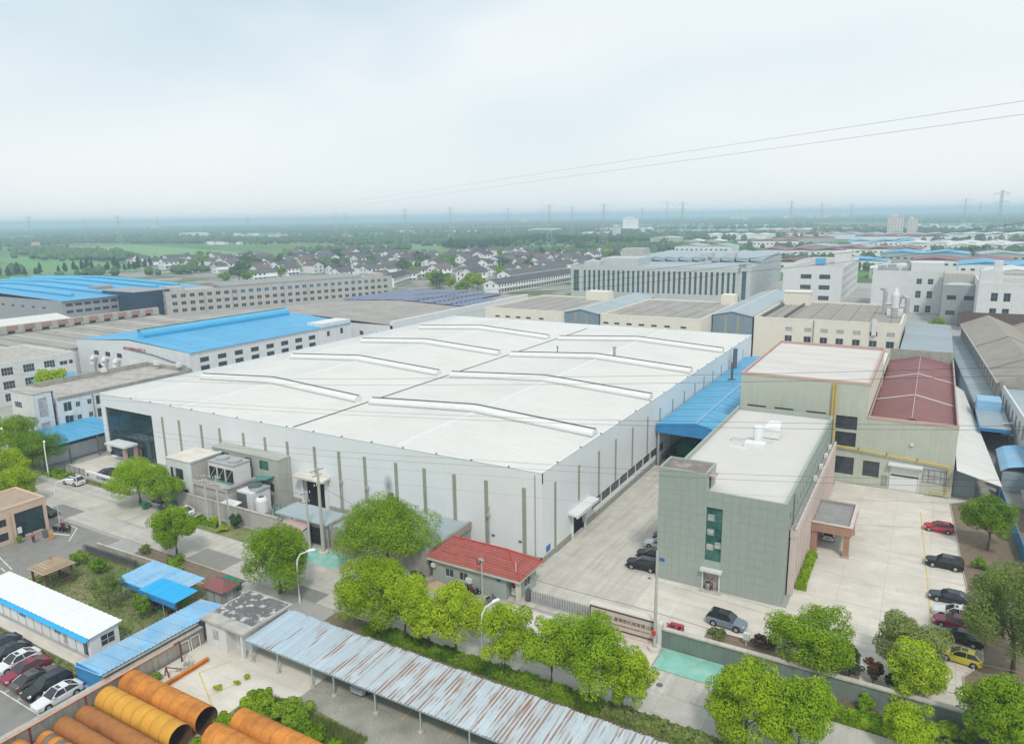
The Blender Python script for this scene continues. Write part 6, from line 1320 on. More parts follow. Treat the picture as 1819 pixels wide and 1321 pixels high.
while len(spots) < 185 and tries < 6000:
    tries += 1; c = random.choice(cl_); p = (random.gauss(c[0],c[2]), random.gauss(c[1],c[3]))
    if p[1] < 405+(max(0,-p[0]-420))*.18 or (p[0] > -262 and p[1] < 560) or p[0] > -205: continue
    if -300 < p[0] < -190 and p[1] < 520: continue
    if any((p[0]-q[0])**2+(p[1]-q[1])**2 < 15.5**2 for q in spots): continue
    if (-440 < p[0] < -325 and 385 < p[1] < 425) : continue
    spots.append(p)
HSPOTS = list(spots)
def village_place(x, y):
    """plain words for where in the village something stands, as seen from the factory side"""
    az = math.degrees(math.atan2(x, y)); d = math.hypot(x, y)
    a = 'left end' if az < -48 else 'left part' if az < -42 else 'middle' if az < -36 else 'right part' if az < -29 else 'right end'
    b = 'nearest row' if d < 610 else 'second row' if d < 690 else 'back rows' if d < 800 else 'farthest fringe'
    return b+' at the '+a+' of the village'
VG = 'houses of the village beyond the factories'
used = set()
for i, p in enumerate(spots):
    r_ = random.random(); k = 0 if r_ < .4 else 1 if r_ < .62 else 2 if r_ < .8 else 3 if r_ < .92 else 4
    rz = random.gauss(0, .08)+(R(90) if random.random() < .22 else 0)+R(-8)
    lb = protos[k]['label']
    copy_tree(protos[k], (p[0],p[1],-.05), rz, lb.replace('village house','house').replace(' tiled','')+', '+village_place(*p), VG, random.uniform(1.0,1.3))
for p in protos: retire(p)
def terrace(label, x, y, rz, ln, roofmt='roof_dark'):
    t = thing('terrace_row', label, 'house row', (x,y,0), rz)
    ops = [(u,u+1.6,z,z+1.7,2,1,'frame_grey','glass_dark') for z in (1.0,4.4) for u in frange(1.6,int(ln/3.4),3.4)]
    facade(t, (0,0), (0,ln), 0, 7, ops, 'house_white', .3); facade(t, (-11,0), (0,0), 0, 7, [(2,3.4,4.4,6,2,1),(7,8.4,4.4,6,2,1)], 'house_white', .2); facade(t, (0,ln), (-11,ln), 0, 7, [], 'house_white'); facade(t, (-11,ln), (-11,0), 0, 7, [], 'house_white')
    part('gable', MB().tri((-11,0,7),(0,0,7),(-5.5,0,9.4)), 'house_white', t); part('gable', MB().tri((0,ln,7),(-11,ln,7),(-5.5,ln,9.4)), 'house_white', t)
    part('roof', MB().slab([(-11.5,-.4,6.9),(-5.5,-.4,9.6),(-5.5,ln+.4,9.6),(-11.5,ln+.4,6.9)], .2).slab([(-5.5,-.4,9.6),(.5,-.4,6.9),(.5,ln+.4,6.9),(-5.5,ln+.4,9.6)], .2), roofmt, t)
    part('balcony', MB().box(.05,1.3,.5,ln-.5,3.3,3.5).box(1.2,1.3,.5,ln-.5,3.5,4.3), 'house_white', t)
    return t
terrace('long white terrace with balconies right behind the solar roof', -243, 400, R(-3), 102)
terrace('white terrace row facing the solar roof hall across a street', -338, 412, R(24), 88)
terrace('short white terrace row in the far village', -585, 590, R(30), 60, 'roof_brown')
terrace('second white terrace parallel behind the long balcony terrace', -275, 470, R(-3), 90)
# ================================================================ farther factories, towers, pylons
fm = {'blue':'blue','white':'white_roof','brown':'maroon','grey':'bluegrey'}
FAC = [(-10,770,72,'blue'),(21,1048,122,'white'),(-56,902,84,'brown'),(-107,953,82,'grey'),(17,700,73,'brown'),(53,987,85,'white'),(99,1453,136,'white'),(28,1450,147,'grey'),(-51,1317,133,'brown'),(-193,1256,89,'brown'),(-212,1088,86,'brown'),(-343,1434,126,'white'),(-470,1695,164,'grey'),(-226,1607,151,'brown'),(-118,1444,135,'grey'),(-426,1283,53,'white'),(-9,2040,143,'white'),(-211,2075,195,'brown'),(-332,1824,130,'white'),(-818,2045,154,'white'),(108,1919,149,'grey'),(-717,1614,82,'white'),(-1102,2084,92,'white'),(-2782,3170,197,'white'),(-4001,3527,290,'white'),(-2249,1636,87,'white'),(-1317,1392,45,'brown'),(-1282,1622,56,'brown'),(-120,640,60,'brown'),(-60,690,50,'blue'),(60,560,60,'white'),(50,640,70,'blue'),(-160,760,60,'grey'),(-20,600,44,'white'),(12,480,34,'brown'),(-130,860,90,'brown'),(70,800,70,'grey'),(-250,900,70,'grey'),(-60,1100,90,'blue'),(-300,1080,60,'white')]
for i, (x, y, wd, k) in enumerate(FAC):
    dp = min(90, wd*.7); n = max(1, int(wd/28)); sw = wd/n; ht = 7+random.random()*3
    nm = {'blue':'blue','white':'white','brown':'maroon brown','grey':'blue grey'}[k]
    t = thing('distant_factory', 'distant low factory hall under '+nm+' gable roofs', 'factory', (x,y,0), R(random.uniform(-6,6)), 'factory halls on the plain')
    wall_m = 'house_white' if i % 3 else 'stone_beige'
    part('wall', MB().box(-wd/2,wd/2,0,dp,0,ht), wall_m, t)
    for j in range(n):
        a = -wd/2+j*sw; b2 = a+sw; xm = (a+b2)/2
        part('roof', MB().slab([(a,-.5,ht+.05),(xm,-.5,ht+2.4),(xm,dp+.5,ht+2.4),(a,dp+.5,ht+.05)], .2).slab([(xm,-.5,ht+2.4),(b2,-.5,ht+.05),(b2,dp+.5,ht+.05),(xm,dp+.5,ht+2.4)], .2).tri((a,-.02,ht),(b2,-.02,ht),(xm,-.02,ht+2.3)), fm[k], t)
    if y < 1200:
        wm = MB().box(0,2.6,-.12,-.02,0,1.6).mesh('window'); wm.materials.append(MT['glass_dark'])
        for u in frange(-wd/2+2, max(1,int(wd/6)), 6): piece('window', wm, t, (u,0,ht*.5))
def tower(label, x, y, w_, d_, h_, mt, fl, nu, split=False):
    t = thing('tower_block', label, 'tower block', (x,y,0))
    block(t, x-w_/2, x+w_/2, y, y+d_, 0, h_, mt, front=[(u,u+w_/nu*.5,z,z+1.7,1,1,'frame_grey','glass_dark') for z in frange(1.2,fl,h_/fl) for u in frange(w_/nu*.25,nu,w_/nu)])
    part('roof', MB().box(x-w_/2-.3,x+w_/2+.3,y-.3,y+d_+.3,h_,h_+.6), 'stone_beige', t); part('lift_head', MB().box(x-w_*.3,x+w_*.1,y+2,y+d_-2,h_+.6,h_+4), mt, t)
    return t
MT['pale_pink'] = M('pale_pink_render', (.74,.65,.58), .8, .05, .3)
tower('pale pink tower block standing alone on the right plain', -72, 1560, 26, 18, 38, 'pale_pink', 9, 5)
tower('narrow pale pink wing next to the lone tower block', -44, 1565, 17, 18, 33, 'pale_pink', 8, 4)
tower('white five storey block far out in the middle plain', -800, 2080, 42, 20, 40, 'house_white', 5, 8)
tower('slim white tower rising from the pine belt', -560, 1380, 12, 12, 26, 'house_white', 6, 3)
for x, y, w_, h_ in [(-1160, 4864, 39, 64), (-1130, 4871, 23, 68), (-1086, 4881, 39, 61), (-836, 4930, 54, 61), (-706, 4950, 39, 68), (-658, 4957, 31, 64), (-610, 4963, 47, 66), (-515, 4973, 35, 61), (-2437, 4366, 39, 61), (-4147, 2794, 35, 61)]:
    t = thing('skyline_tower', 'faint far city tower on the hazy horizon', 'tower block', (x,y,0), 0, 'city towers on the horizon')
    part('shaft', MB().box(x-w_/2,x+w_/2,y,y+30,0,h_), 'render_grey', t); part('crown', MB().box(x-w_/4,x+w_/4,y+6,y+24,h_,h_+2), 'render_grey', t)
def pylon():
    t = thing('pylon', 'lattice pylon', 'pylon', (0,0,0), 1e-6)
    H_ = 60.; m = MB()
    def hw(z): return 5.2-(5.2-1.1)*min(1,z/40) if z < 40 else 1.1-.5*(z-40)/20
    lv = [0,9,17,24,30,35.5,40,44,48,52,56,60]
    for a, b_ in zip(lv, lv[1:]):
        ca = [(sx*hw(a),sy*hw(a),a) for sx,sy in ((-1,-1),(1,-1),(1,1),(-1,1))]; cb = [(sx*hw(b_),sy*hw(b_),b_) for sx,sy in ((-1,-1),(1,-1),(1,1),(-1,1))]
        for k in range(4):
            m.bar(ca[k],cb[k],.16); m.bar(ca[k],cb[(k+1)%4],.08); m.bar(ca[(k+1)%4],cb[k],.08); m.bar(cb[k],cb[(k+1)%4],.08)
    part('tower', m, 'lattice', t)
    for z, ln in ((40,11),(48,8.5),(56,7.5)):
        m = MB()
        for s_ in (-1,1):
            for sy in (-1,1): m.bar((s_*.9,sy*.9,z),(s_*ln,0,z+1.0),.14); m.bar((s_*.9,sy*.9,z+3),(s_*ln,0,z+1.0),.14)
            m.bar((s_*ln,0,z+1),(s_*ln,0,z-1.4),.14)
        part('crossarm', m, 'lattice', t)
    return t
pyp = pylon()
PYL = [(-1136,707,61),(-890, 1128, 67), (-729, 1048, 67), (-775, 1322, 67), (-764, 1454, 67), (-525, 1023, 67), (-617, 1298, 67), (-449, 1058, 67), (-658, 1800, 67), (-327, 992, 67), (-338, 1099, 67), (-209, 1260, 67), (-227, 1754, 67), (-182, 1907, 67), (34, 1437, 67), (85, 2198, 66), (51, 883, 67), (-1711, 863, 67), (-1907, 1096, 59), (-1816, 1240, 64), (-1514, 1595, 66), (-1419, 1534, 67), (-1678, 1422, 63)]
for i, (x, y, h_) in enumerate(PYL):
    lb = 'large lattice pylon standing in the green field at left' if i == 0 else 'lattice power pylon on the hazy plain'
    copy_tree(pyp, (x,y,0), R(random.uniform(10,60)), lb, 'lattice pylons of the power line', h_/60)
retire(pyp)
# ================================================================ vegetation
import array
def blob_leaves(lobes, n, size, seed, up=.25, depth=.30):
    """leaf quads spread through the outer volume of many lobes; each leaf its own island"""
    rnd = random.Random(seed); vs = []; fs = []
    tot = sum(r[3]*r[4] for r in lobes)
    for cx_, cy_, cz_, rx_, rz_ in lobes:
        k = int(n*rx_*rz_/tot)
        for _ in range(k):
            u = rnd.uniform(-1,1); t = rnd.uniform(0,2*math.pi); s_ = math.sqrt(1-u*u)
            d = Vector((s_*math.cos(t), s_*math.sin(t), u)); rr = 1-depth*rnd.random()**1.5
            if u < -.35 and rnd.random() < .45: continue
            p = Vector((cx_+d.x*rx_*rr, cy_+d.y*rx_*rr, cz_+d.z*rz_*rr))
            nrm = (d+Vector((rnd.uniform(-.6,.6),rnd.uniform(-.6,.6),rnd.uniform(-.4,.6)+up))).normalized()
            a = nrm.orthogonal().normalized(); b = nrm.cross(a); ang = rnd.uniform(0,6.28); a2 = a*math.cos(ang)+b*math.sin(ang); b2 = nrm.cross(a2)
            w_ = size*rnd.uniform(.6,1.25); l_ = w_*rnd.uniform(1.1,1.7); i = len(vs)
            vs += [tuple(p-a2*w_*.5), tuple(p+b2*l_*.5+nrm*w_*.12), tuple(p+a2*w_*.5), tuple(p-b2*l_*.5+nrm*w_*.12)]
            fs.append((i,i+1,i+2,i+3))
    me = bpy.data.meshes.new('crown'); me.from_pydata(vs, [], fs); me.update(); return me
def crown_lobes(seed, w_, z0, z1, nl=26, shape='round', offs=(0,0)):
    """overlapping clumps filling an uneven crown: width w_, from z0 to z1"""
    rnd = random.Random(seed); L_ = []; zc = (z0+z1)/2; hz = (z1-z0)/2; rw = w_/2
    ph = [rnd.uniform(0,6.28) for _ in range(4)]
    for i in range(nl):
        u = rnd.uniform(-.75,1) ; t = rnd.uniform(0,6.28); s_ = math.sqrt(max(0,1-u*u))
        wob = 1+.16*math.sin(2*t+ph[0])+.13*math.sin(3*t+ph[1])+.10*math.sin(5*u+ph[2])
        k = rnd.uniform(.50,.80)
        if shape == 'cone': s_ *= (1-u)*.6+.15
        if shape == 'spread': s_ = min(1, s_*1.25)
        r = rw*rnd.uniform(.20,.35)
        L_.append((offs[0]+math.cos(t)*s_*rw*k*wob, offs[1]+math.sin(t)*s_*rw*k*wob, zc+u*hz*k*(1.02), r, r*rnd.uniform(.68,.9)*min(1.2,hz/rw+.25)))
    L_.append((offs[0],offs[1],zc,rw*.55,hz*.6)); return L_
def limbs(seed, h_top, w_, zc, r0, lean=(0,0), forks=5):
    rnd = random.Random(seed+99); m = MB(); top = (lean[0],lean[1],zc)
    p1 = (lean[0]*.3+rnd.uniform(-.1,.1), lean[1]*.3, zc*.45)
    m.tube([(0,0,-.1),(p1[0]*.5,p1[1]*.5,zc*.2),p1,top], [r0*1.25,r0,r0*.85,r0*.55], 8)
    for i in range(forks):
        t = i*6.28/forks+rnd.uniform(-.4,.4); b = rnd.uniform(.5,.85); st = (p1[0]+(top[0]-p1[0])*(b-.4), p1[1]+(top[1]-p1[1])*(b-.4), zc*b)
        en = (st[0]+math.cos(t)*w_*.3, st[1]+math.sin(t)*w_*.3, zc+rnd.uniform(.0,.5)*(h_top-zc))
        md = ((st[0]+en[0])/2+rnd.uniform(-.2,.2), (st[1]+en[1])/2, (st[2]+en[2])/2-.1*w_*.3)
        m.tube([st,md,en], [r0*.5,r0*.36,r0*.15], 6)
    return m
def tree(name, label, loc, w_, top, bot, mt, seed, n=7000, leaf=.27, nl=26, lean=(0,0), shape='round', group=None, r0=None, rz=None):
    t = thing(name, label, 'tree', loc, 1e-6 if rz is None else rz, group)
    if name == 'street_tree': w_ *= 1.1
    fine = leaf < .35
    lo = crown_lobes(seed, w_, bot, top, int(nl*1.7) if fine else nl, shape, lean)
    me = blob_leaves(lo, int(n*3.3) if fine else n, leaf*.6 if fine else leaf, seed); me.materials.append(MT[mt])
    c = bpy.data.objects.new('crown', me); COL.objects.link(c); adopt(c, t)
    part('trunk', limbs(seed, top, w_, bot+(top-bot)*.45, r0 or max(.1,w_*.022), lean), 'bark', t)
    return t
SG_ = 'street trees along the road hedge'
tree('street_tree', 'large bright green tree first in the hedge row, nearest the tar roof shed', (-55.3,60.5,0), 9.4, 9.3, 1.2, 'leaf_lime', 11, 10500, group=SG_, nl=32)
tree('street_tree', 'lime green tree touching the large first tree of the hedge row', (-50.2,59.8,0), 6.0, 9.0, 2.2, 'leaf_lime', 12, 5200, group=SG_, lean=(.8,0))
tree('street_tree', 'small lime tree squeezed between two larger ones in the hedge row', (-46.5,59.7,0), 5.0, 7.0, 2.0, 'leaf_lime', 13, 4200, group=SG_)
tree('street_tree', 'round lime green tree in front of the motorbikes', (-43.4,60.8,0), 6.6, 8.5, 1.2, 'leaf_lime', 14, 6200, group=SG_)
tree('street_tree', 'lime tree just right of the hedge lamp post', (-36.5,60.1,0), 5.9, 8.6, 1.8, 'leaf_lime', 15, 5000, group=SG_)
tree('street_tree', 'lime tree hiding the left end of the stone sign', (-31.2,60.7,0), 6.2, 8.7, 1.4, 'leaf_bright', 16, 5600, group=SG_)
tree('street_tree', 'tall bright tree in front of the stone sign letters', (-26.8,60.3,0), 7.4, 10.4, 1.2, 'leaf_bright', 17, 8200, group=SG_, lean=(.6,0), nl=30)
tree('street_tree', 'last lime tree of the hedge row, lower than its neighbour', (-23.2,60.4,0), 4.8, 7.9, .8, 'leaf_lime', 18, 4200, group=SG_, lean=(.7,0))
tree('street_tree', 'big lime tree at the bottom right of centre, left of a pair', (-11.3,61.4,0), 7.0, 9.6, .8, 'leaf_lime', 19, 8000, group=SG_, nl=30)
tree('street_tree', 'bright green tree, right of the pair at the bottom edge', (-6.9,62.9,0), 6.4, 7.9, .8, 'leaf_bright', 20, 6400, group=SG_)
tree('yard_tree', 'broad dense green tree inside the wall right of the office', (-7.6,76.3,0), 8.8, 8.2, .9, 'leaf_bright', 21, 9000, nl=32)
tree('yard_tree', 'upright lime tree growing over the perimeter wall', (2.0,75.4,0), 6.0, 7.6, .3, 'leaf_lime', 22, 5800, shape='round')
tree('verge_tree', 'small lime tree on the verge at the bottom edge', (1.9,67.9,0), 5.0, 5.2, .5, 'leaf_lime', 23, 4200)
tree('verge_tree', 'pale green tree cut by the right bottom corner', (8.7,70.6,0), 7.0, 9.0, .5, 'leaf_bright', 24, 7000)
tree('garden_tree', 'round tree with visible forked trunk near the red car', (10.4,119.6,0), 7.6, 8.2, 2.2, 'leaf_mid', 25, 6500)
tree('garden_tree', 'large dull green tree overhanging the parked cars', (11.2,86.5,0), 10.0, 12.8, 1.6, 'leaf_dull', 26, 10500, nl=34, shape='spread', lean=(-.8,0))
tree('garden_tree', 'dull green spreading tree with drooping branches beside the yellow car', (1.6,80.4,0), 8.4, 7.4, 1.0, 'leaf_dull', 27, 7000, nl=20, shape='spread')
tree('yard_tree', 'huge dense green tree left of the red roofed gatehouse', (-64.4,74.0,0), 13.8, 9.8, 1.8, 'leaf_mid', 28, 15000, nl=44)
tree('roadside_tree', 'dark green tree behind the tar roof shed', (-72.2,61.0,0), 10.4, 9.8, 1.2, 'leaf_mid', 29, 10500, nl=34)
tree('roadside_tree', 'upright twin lobed bright tree on the left verge', (-94.6,61.5,0), 7.4, 8.6, .9, 'leaf_bright', 30, 7000)
tree('plaza_tree', 'broad tree shading a silver car on the plaza', (-118.0,71.0,0), 10.8, 8.9, 1.6, 'leaf_bright', 31, 9500, nl=32)
tree('plaza_tree', 'smaller round tree right next to the broad plaza tree', (-112.4,71.2,0), 7.0, 7.3, 1.6, 'leaf_mid', 32, 5600)
tree('lodge_tree', 'dark green tree in front of the blue gallery', (-154.0,71.6,0), 12.2, 8.4, 1.0, 'leaf_mid', 33, 9000, nl=34)
tree('lodge_tree', 'dark tree at the left edge below the white office block', (-163,73,0), 9.5, 10.4, 2.2, 'leaf_mid', 34, 6500)
tree('lodge_tree', 'light green tree behind the apricot lodge', (-137.0,59.4,0), 9.4, 7.6, 1.4, 'leaf_lime', 35, 7500)
tree('lodge_tree', 'pale lime tree at the left edge behind the lodge roof', (-147,63.5,0), 8.6, 8.4, 2.0, 'leaf_lime', 36, 6500)
tree('lodge_tree', 'dark tree beside the pale block at far left', (-186,77,0), 8, 10, 1.5, 'leaf_mid', 37, 3500)
tree('roof_garden_tree', 'bright crown showing above the white office block roof', (-200,100,0), 9, 12.5, 5.5, 'leaf_lime', 38, 2600, leaf=.4)
tree('lawn_tree', 'thin sparse tree on the brown lawn', (-88.4,47.3,0), 4.6, 5.4, 1.4, 'leaf_dull', 39, 1300, leaf=.2, nl=14)
tree('lawn_tree', 'thin sapling row tree beside the blue canopy', (-82.5,47.9,0), 2.8, 3.4, .9, 'leaf_mid', 40, 700, leaf=.2, nl=8)
tree('lawn_tree', 'small dark shrub tree near the pavilion', (-99.6,52.6,0), 3.0, 2.4, .3, 'leaf_mid', 41, 1500, leaf=.2, nl=10)
tree('lawn_tree', 'second small dark shrub tree farther from the pavilion', (-104.6,52.6,0), 2.8, 2.3, .3, 'leaf_mid', 42, 1400, leaf=.2, nl=10)
tree('alley_tree', 'small green tree behind the cream workshop ducts', (3,330,0), 8, 8, 2, 'leaf_mid', 43, 1500, leaf=.5, nl=12)
# shrubs
def shrub(label, x, y, w_, h_, mt, seed, n=1500, leaf=.18, group=None, z=0.):
    t = thing('shrub', label, 'shrub', (x,y,z), 1e-6, group)
    me = blob_leaves(crown_lobes(seed, w_, .1, h_, 12), n, leaf, seed); me.materials.append(MT[mt])
    c = bpy.data.objects.new('foliage', me); COL.objects.link(c); adopt(c, t)
    part('stem', MB().tube([(0,0,-.05),(0,0,h_*.6)], [.07,.03], 5), 'bark', t); return t
shrub('dark green dome shrub behind the perimeter wall', -4.0, 77.8, 3.6, 3.6, 'leaf_dark', 51, 3200)
shrub('reddish brown shrub behind the perimeter wall', -1.7, 77.8, 2.4, 2.9, 'leaf_red', 52, 1600)
shrub('low dark shrub right of the reddish one', .2, 77.8, 1.8, 1.7, 'leaf_dark', 53, 1000)
shrub('red leaved shrub in the bed by the grey car', -13.4, 78.9, 3.0, 1.4, 'leaf_red', 54, 1100)
shrub('olive shrub in the bed by the grey car', -18.0, 78.5, 3.0, .9, 'leaf_dull', 55, 1100)
shrub('round shrub on the verge below the wall', 4.8, 71.8, 2.6, 2.3, 'leaf_mid', 56, 1900)
shrub('smaller round shrub on the verge nearer the right corner', 6.8, 72.1, 2.0, 1.9, 'leaf_mid', 57, 1400)
shrub('dark shrub against the wall under the upright lime tree', -1.9, 72.6, 2.4, 1.7, 'leaf_mid', 58, 1500)
shrub('dense green shrub at the foot of the big gatehouse tree', -57.6, 72.4, 2.2, 1.7, 'leaf_dark', 59, 1200)
shrub('dark green shrub by the utility poles', -94.6, 72.3, 2.8, 2.6, 'leaf_dark', 60, 1800)
shrub('yellow green shrub by the utility poles', -99.0, 71.6, 2.2, 1.6, 'leaf_lime', 61, 1200)
shrub('yellow shrub at the grass corner', -95.6, 70.4, 2.0, 1.2, 'leaf_lime', 62, 1000)
shrub('green shrub in the verge below the twin lobed tree', -99.5, 59.6, 2.2, 1.4, 'leaf_dull', 63, 900)
shrub('low shrub at the right end of the left verge', -92.2, 59.5, 3.2, 1.2, 'leaf_mid', 64, 1500)
shrub('bushy weed clump beside the ochre pipe', -55.6, 42.8, 4.4, 1.9, 'leaf_bright', 65, 3400)
shrub('dark weed bush right of the weed clump', -51.6, 43.6, 4.6, 2.1, 'leaf_mid', 66, 3600)
shrub('sprawling weed bush between the pipe stacks', -48.2, 42.4, 4.2, 1.6, 'leaf_bright', 67, 3000)
shrub('low weed patch at the open pipe ends', -56.4, 39.6, 3.6, 1.3, 'leaf_bright', 68, 2600)
shrub('weed patch along the lower pipe ends', -56.2, 36.2, 2.6, 1.0, 'leaf_bright', 69, 1700)
shrub('leafy weed bush hugging the left pipe ends', -57.0, 44.2, 3.2, 1.1, 'leaf_bright', 84, 2000)
shrub('leafy weed bush in the middle of the weed bed', -53.4, 42.2, 3.8, 1.3, 'leaf_bright', 85, 2400)
shrub('weeds at the edge of the paved lot', -44.8, 42.0, 3.4, 1.1, 'leaf_bright', 70, 1900)
shrub('small shrub in the garden below the round tree', 9.2, 112.5, 2.6, 1.6, 'leaf_mid', 74, 1300)
shrub('dark shrub near the garden kerb', 9.2, 107.0, 2.4, 1.5, 'leaf_dark', 75, 1200)
shrub('lime shrub behind the black car in the garden', 11.3, 108.6, 3.2, 1.7, 'leaf_lime', 76, 1400)
shrub('bushes in the garden corner beyond the yellow car', 13.0, 80.5, 4.6, 3.4, 'leaf_mid', 77, 3200)
shrub('green clump at the left hedge lamp', -147.5, 72.6, 3.4, 1.4, 'leaf_mid', 78, 1400)
shrub('potted green plant at the lodge door', -120.6, 52.3, 1.0, 1.2, 'leaf_mid', 79, 400)
shrub('weed tuft on the concrete yard', -62.2, 43.2, 1.2, .5, 'leaf_lime', 80, 400, .12)
shrub('second weed tuft on the concrete yard', -61.0, 46.0, .9, .5, 'leaf_lime', 81, 300, .12)
shrub('third weed tuft on the concrete yard', -61.2, 44.9, .8, .4, 'leaf_bright', 82, 300, .12)
shrub('weeds at the foot of the red trestle', -69.6, 40.9, 1.8, .8, 'leaf_mid', 83, 700, .15)
# clipped hedges
def hedge(label, x0, x1, y0, y1, h_, mt, seed, n):
    rnd = random.Random(seed); vs = []; fs = []
    for _ in range(n):
        x = rnd.uniform(x0,x1); f = rnd.random(); hh = h_*(.82+.3*math.sin(x*1.7+seed)*.5+.12*math.sin(x*5.3))
        if f < .55: p = Vector((x, rnd.uniform(y0,y1), hh+rnd.uniform(-.12,.06))); nn = Vector((rnd.uniform(-.7,.7),rnd.uniform(-.7,.7),1))
        else: p = Vector((x, y0+rnd.uniform(-.06,.1) if f < .85 else y1+rnd.uniform(-.1,.06), rnd.uniform(.05,hh))); nn = Vector((rnd.uniform(-.7,.7),-1 if f < .85 else 1,rnd.uniform(-.3,.8)))
        nn.normalize(); a = nn.orthogonal().normalized(); b = nn.cross(a); s_ = rnd.uniform(.09,.2); i = len(vs)
        vs += [tuple(p-a*s_), tuple(p+b*s_), tuple(p+a*s_), tuple(p-b*s_)]; fs.append((i,i+1,i+2,i+3))
    t = thing('hedge', label, 'hedge', (0,0,0), 1e-6); me = bpy.data.meshes.new('foliage'); me.from_pydata(vs, [], fs); me.update(); me.materials.append(MT[mt])
    c = bpy.data.objects.new('foliage', me); COL.objects.link(c); adopt(c, t)
    part('inner_twigs', MB().box(x0+.1,x1-.1,y0+.15,y1-.15,0,h_*.62), 'bark', t); return t
hedge('clipped dark green hedge under the first street trees', -56, -37.6, 58.9, 60.7, .85, 'leaf_mid', 1, 5200)
hedge('clipped green hedge continuing towards the stone sign trees', -37.4, -25, 58.9, 60.8, .85, 'leaf_mid', 2, 3600)
hedge('yellowing hedge end near the rusting roof', -24.8, -11, 58.9, 60.9, .75, 'leaf_dull', 3, 3600)
hedge('clipped hedge on the right verge below the wall', -5.8, 1.2, 69.4, 71.3, 1.0, 'leaf_bright', 4, 2600)
hedge('lower hedge on the verge at the bottom right', 1.6, 11, 69.3, 70.8, .7, 'leaf_dull', 5, 2200)
hedge('short hedge block near the utility poles', -103.5, -97.5, 70.6, 72.2, .8, 'leaf_mid', 6, 1500)
hedge('hedge strip beside the plaza mesh fence', -151, -142, 71.4, 73.6, .9, 'leaf_mid', 7, 2200)
hedge('low hedge beside the blue canopy roof', -92.5, -89, 57.2, 58.6, .7, 'leaf_mid', 8, 800)
hedge('rounded green hedge bed at the foot of the pink arcade', -12.1, -10.9, 94.6, 105.2, 1.1, 'leaf_bright', 9, 2200)
# lawn blades
def blades(label, x0, x1, y0, y1, n, seed, h_=.22):
    rnd = random.Random(seed); vs = []; fs = []
    for _ in range(n):
        x = rnd.uniform(x0,x1); y = rnd.uniform(y0,y1); h2 = h_*rnd.uniform(.4,1.2); t = rnd.uniform(0,6.28); w_ = .05+.05*rnd.random(); i = len(vs)
        dx_, dy_ = math.cos(t)*w_, math.sin(t)*w_; vs += [(x-dx_,y-dy_,.02),(x+dx_,y+dy_,.02),(x+rnd.uniform(-.1,.1),y+rnd.uniform(-.1,.1),.02+h2)]; fs.append((i,i+1,i+2))
    me = bpy.data.meshes.new('grass'); me.from_pydata(vs, [], fs); me.update(); me.materials.append(MT['grass_blade'])
    o = bpy.data.objects.new('grass', me); COL.objects.link(o); o['kind'] = 'stuff'; o['label'] = label
blades('rough grass on the lawn by the pavilion', -106.8, -77, 43.8, 57.4, 9000, 1)
blades('grass strip behind the car park', -106.8, -77, 37.0, 38.1, 1500, 2)
blades('grass on the strip by the white sign', -139.6, -124.8, 72.7, 73.9, 1500, 3)
blades('dry grass on the hedge verge', -56, -6, 56.6, 58.8, 3500, 4)
blades('tall weeds between the pipe stacks', -57.4, -43, 41.4, 45.2, 7000, 6, .6)
blades('dry grass on the right verge', -6, 13, 71.4, 73.2, 1200, 5)
# ---------------------------------------------------------------- village and field trees (shared meshes)
def proto_tree(mt, w_, top, bot, seed, n, leaf, shape='round', nm='village_tree'):
    return tree(nm, 'x', (0,0,0), w_, top, bot, mt, seed, n, leaf, 16, shape=shape)
vt = [proto_tree('leaf_mid', 13, 11.5, 1.5, 101, 1500, .75), proto_tree('leaf_mid', 10, 9.5, 1.2, 102, 1200, .7), proto_tree('leaf_far', 15, 13, 1.5, 103, 1600, .8), proto_tree('leaf_bright', 11, 9, 1.2, 104, 1200, .7)]
ct = [proto_tree('leaf_dark', 6.5, 15, .8, 105, 1100, .7, 'cone', 'conifer_tree'), proto_tree('leaf_dark', 5.5, 12.5, .8, 106, 900, .65, 'cone', 'conifer_tree')]
random.seed(21)
con = [(-728,343),(-727,349),(-734,360),(-740,371),(-751,381),(-730,388),(-732,395),(-746,405),(-755,417),(-710,396),(-736,416),(-731,418),(-726,419),(-710,417),(-720,429),(-715,430),(-718,437),(-713,439),(-699,436),(-701,443),(-696,444),(-707,456),(-711,464),(-731,483),(-794,540),(-770,527)]
for x, y in con:
    copy_tree(random.choice(ct), (x+random.uniform(-3,3),y,0), random.random()*6, 'dark conifer in the row behind the bright blue roof', 'conifers behind the blue roof', random.uniform(.75,1.15))
vts = [(-487,385),(-498,408),(-477,399),(-485,441),(-584,529),(-381,424),(-434,459),(-368,471),(-321,437),(-316,434),(-271,420),(-281,429),(-294,442),(-262,388),(-482,545),(-487,560),(-470,616),(-445,597),(-454,640),(-581,602),(-589,620),(-545,541),(-627,589),(-655,581),(-621,543),(-598,508),(-656,506),(-685,515),(-678,499),(-749,533),(-351,688),(-391,739),(-444,809),(-432,882),(-423,914),(-419,964),(-424,1016),(-421,1054),(-487,840),(-480,800),(-396,1058),(-401,1097),(-354,1065),(-358,1104),(-333,1068),(-286,408),(-300,415),(-310,425),(-330,452)]
n0 = len(vts); k = 0
while len(vts) < 160 and k < 4000:
    k += 1; q = random.choice(HSPOTS); p = (q[0]+random.gauss(0,26), q[1]+random.gauss(0,26))
    if p[1] < 395 or (p[0] > -262 and p[1] < 560): continue
    if any((p[0]-h[0])**2+(p[1]-h[1])**2 < 11**2 for h in HSPOTS) or any((p[0]-h[0])**2+(p[1]-h[1])**2 < 7**2 for h in vts): continue
    if -455 < p[0] < -325 and 395 < p[1] < 505 : continue
    vts.append(p)
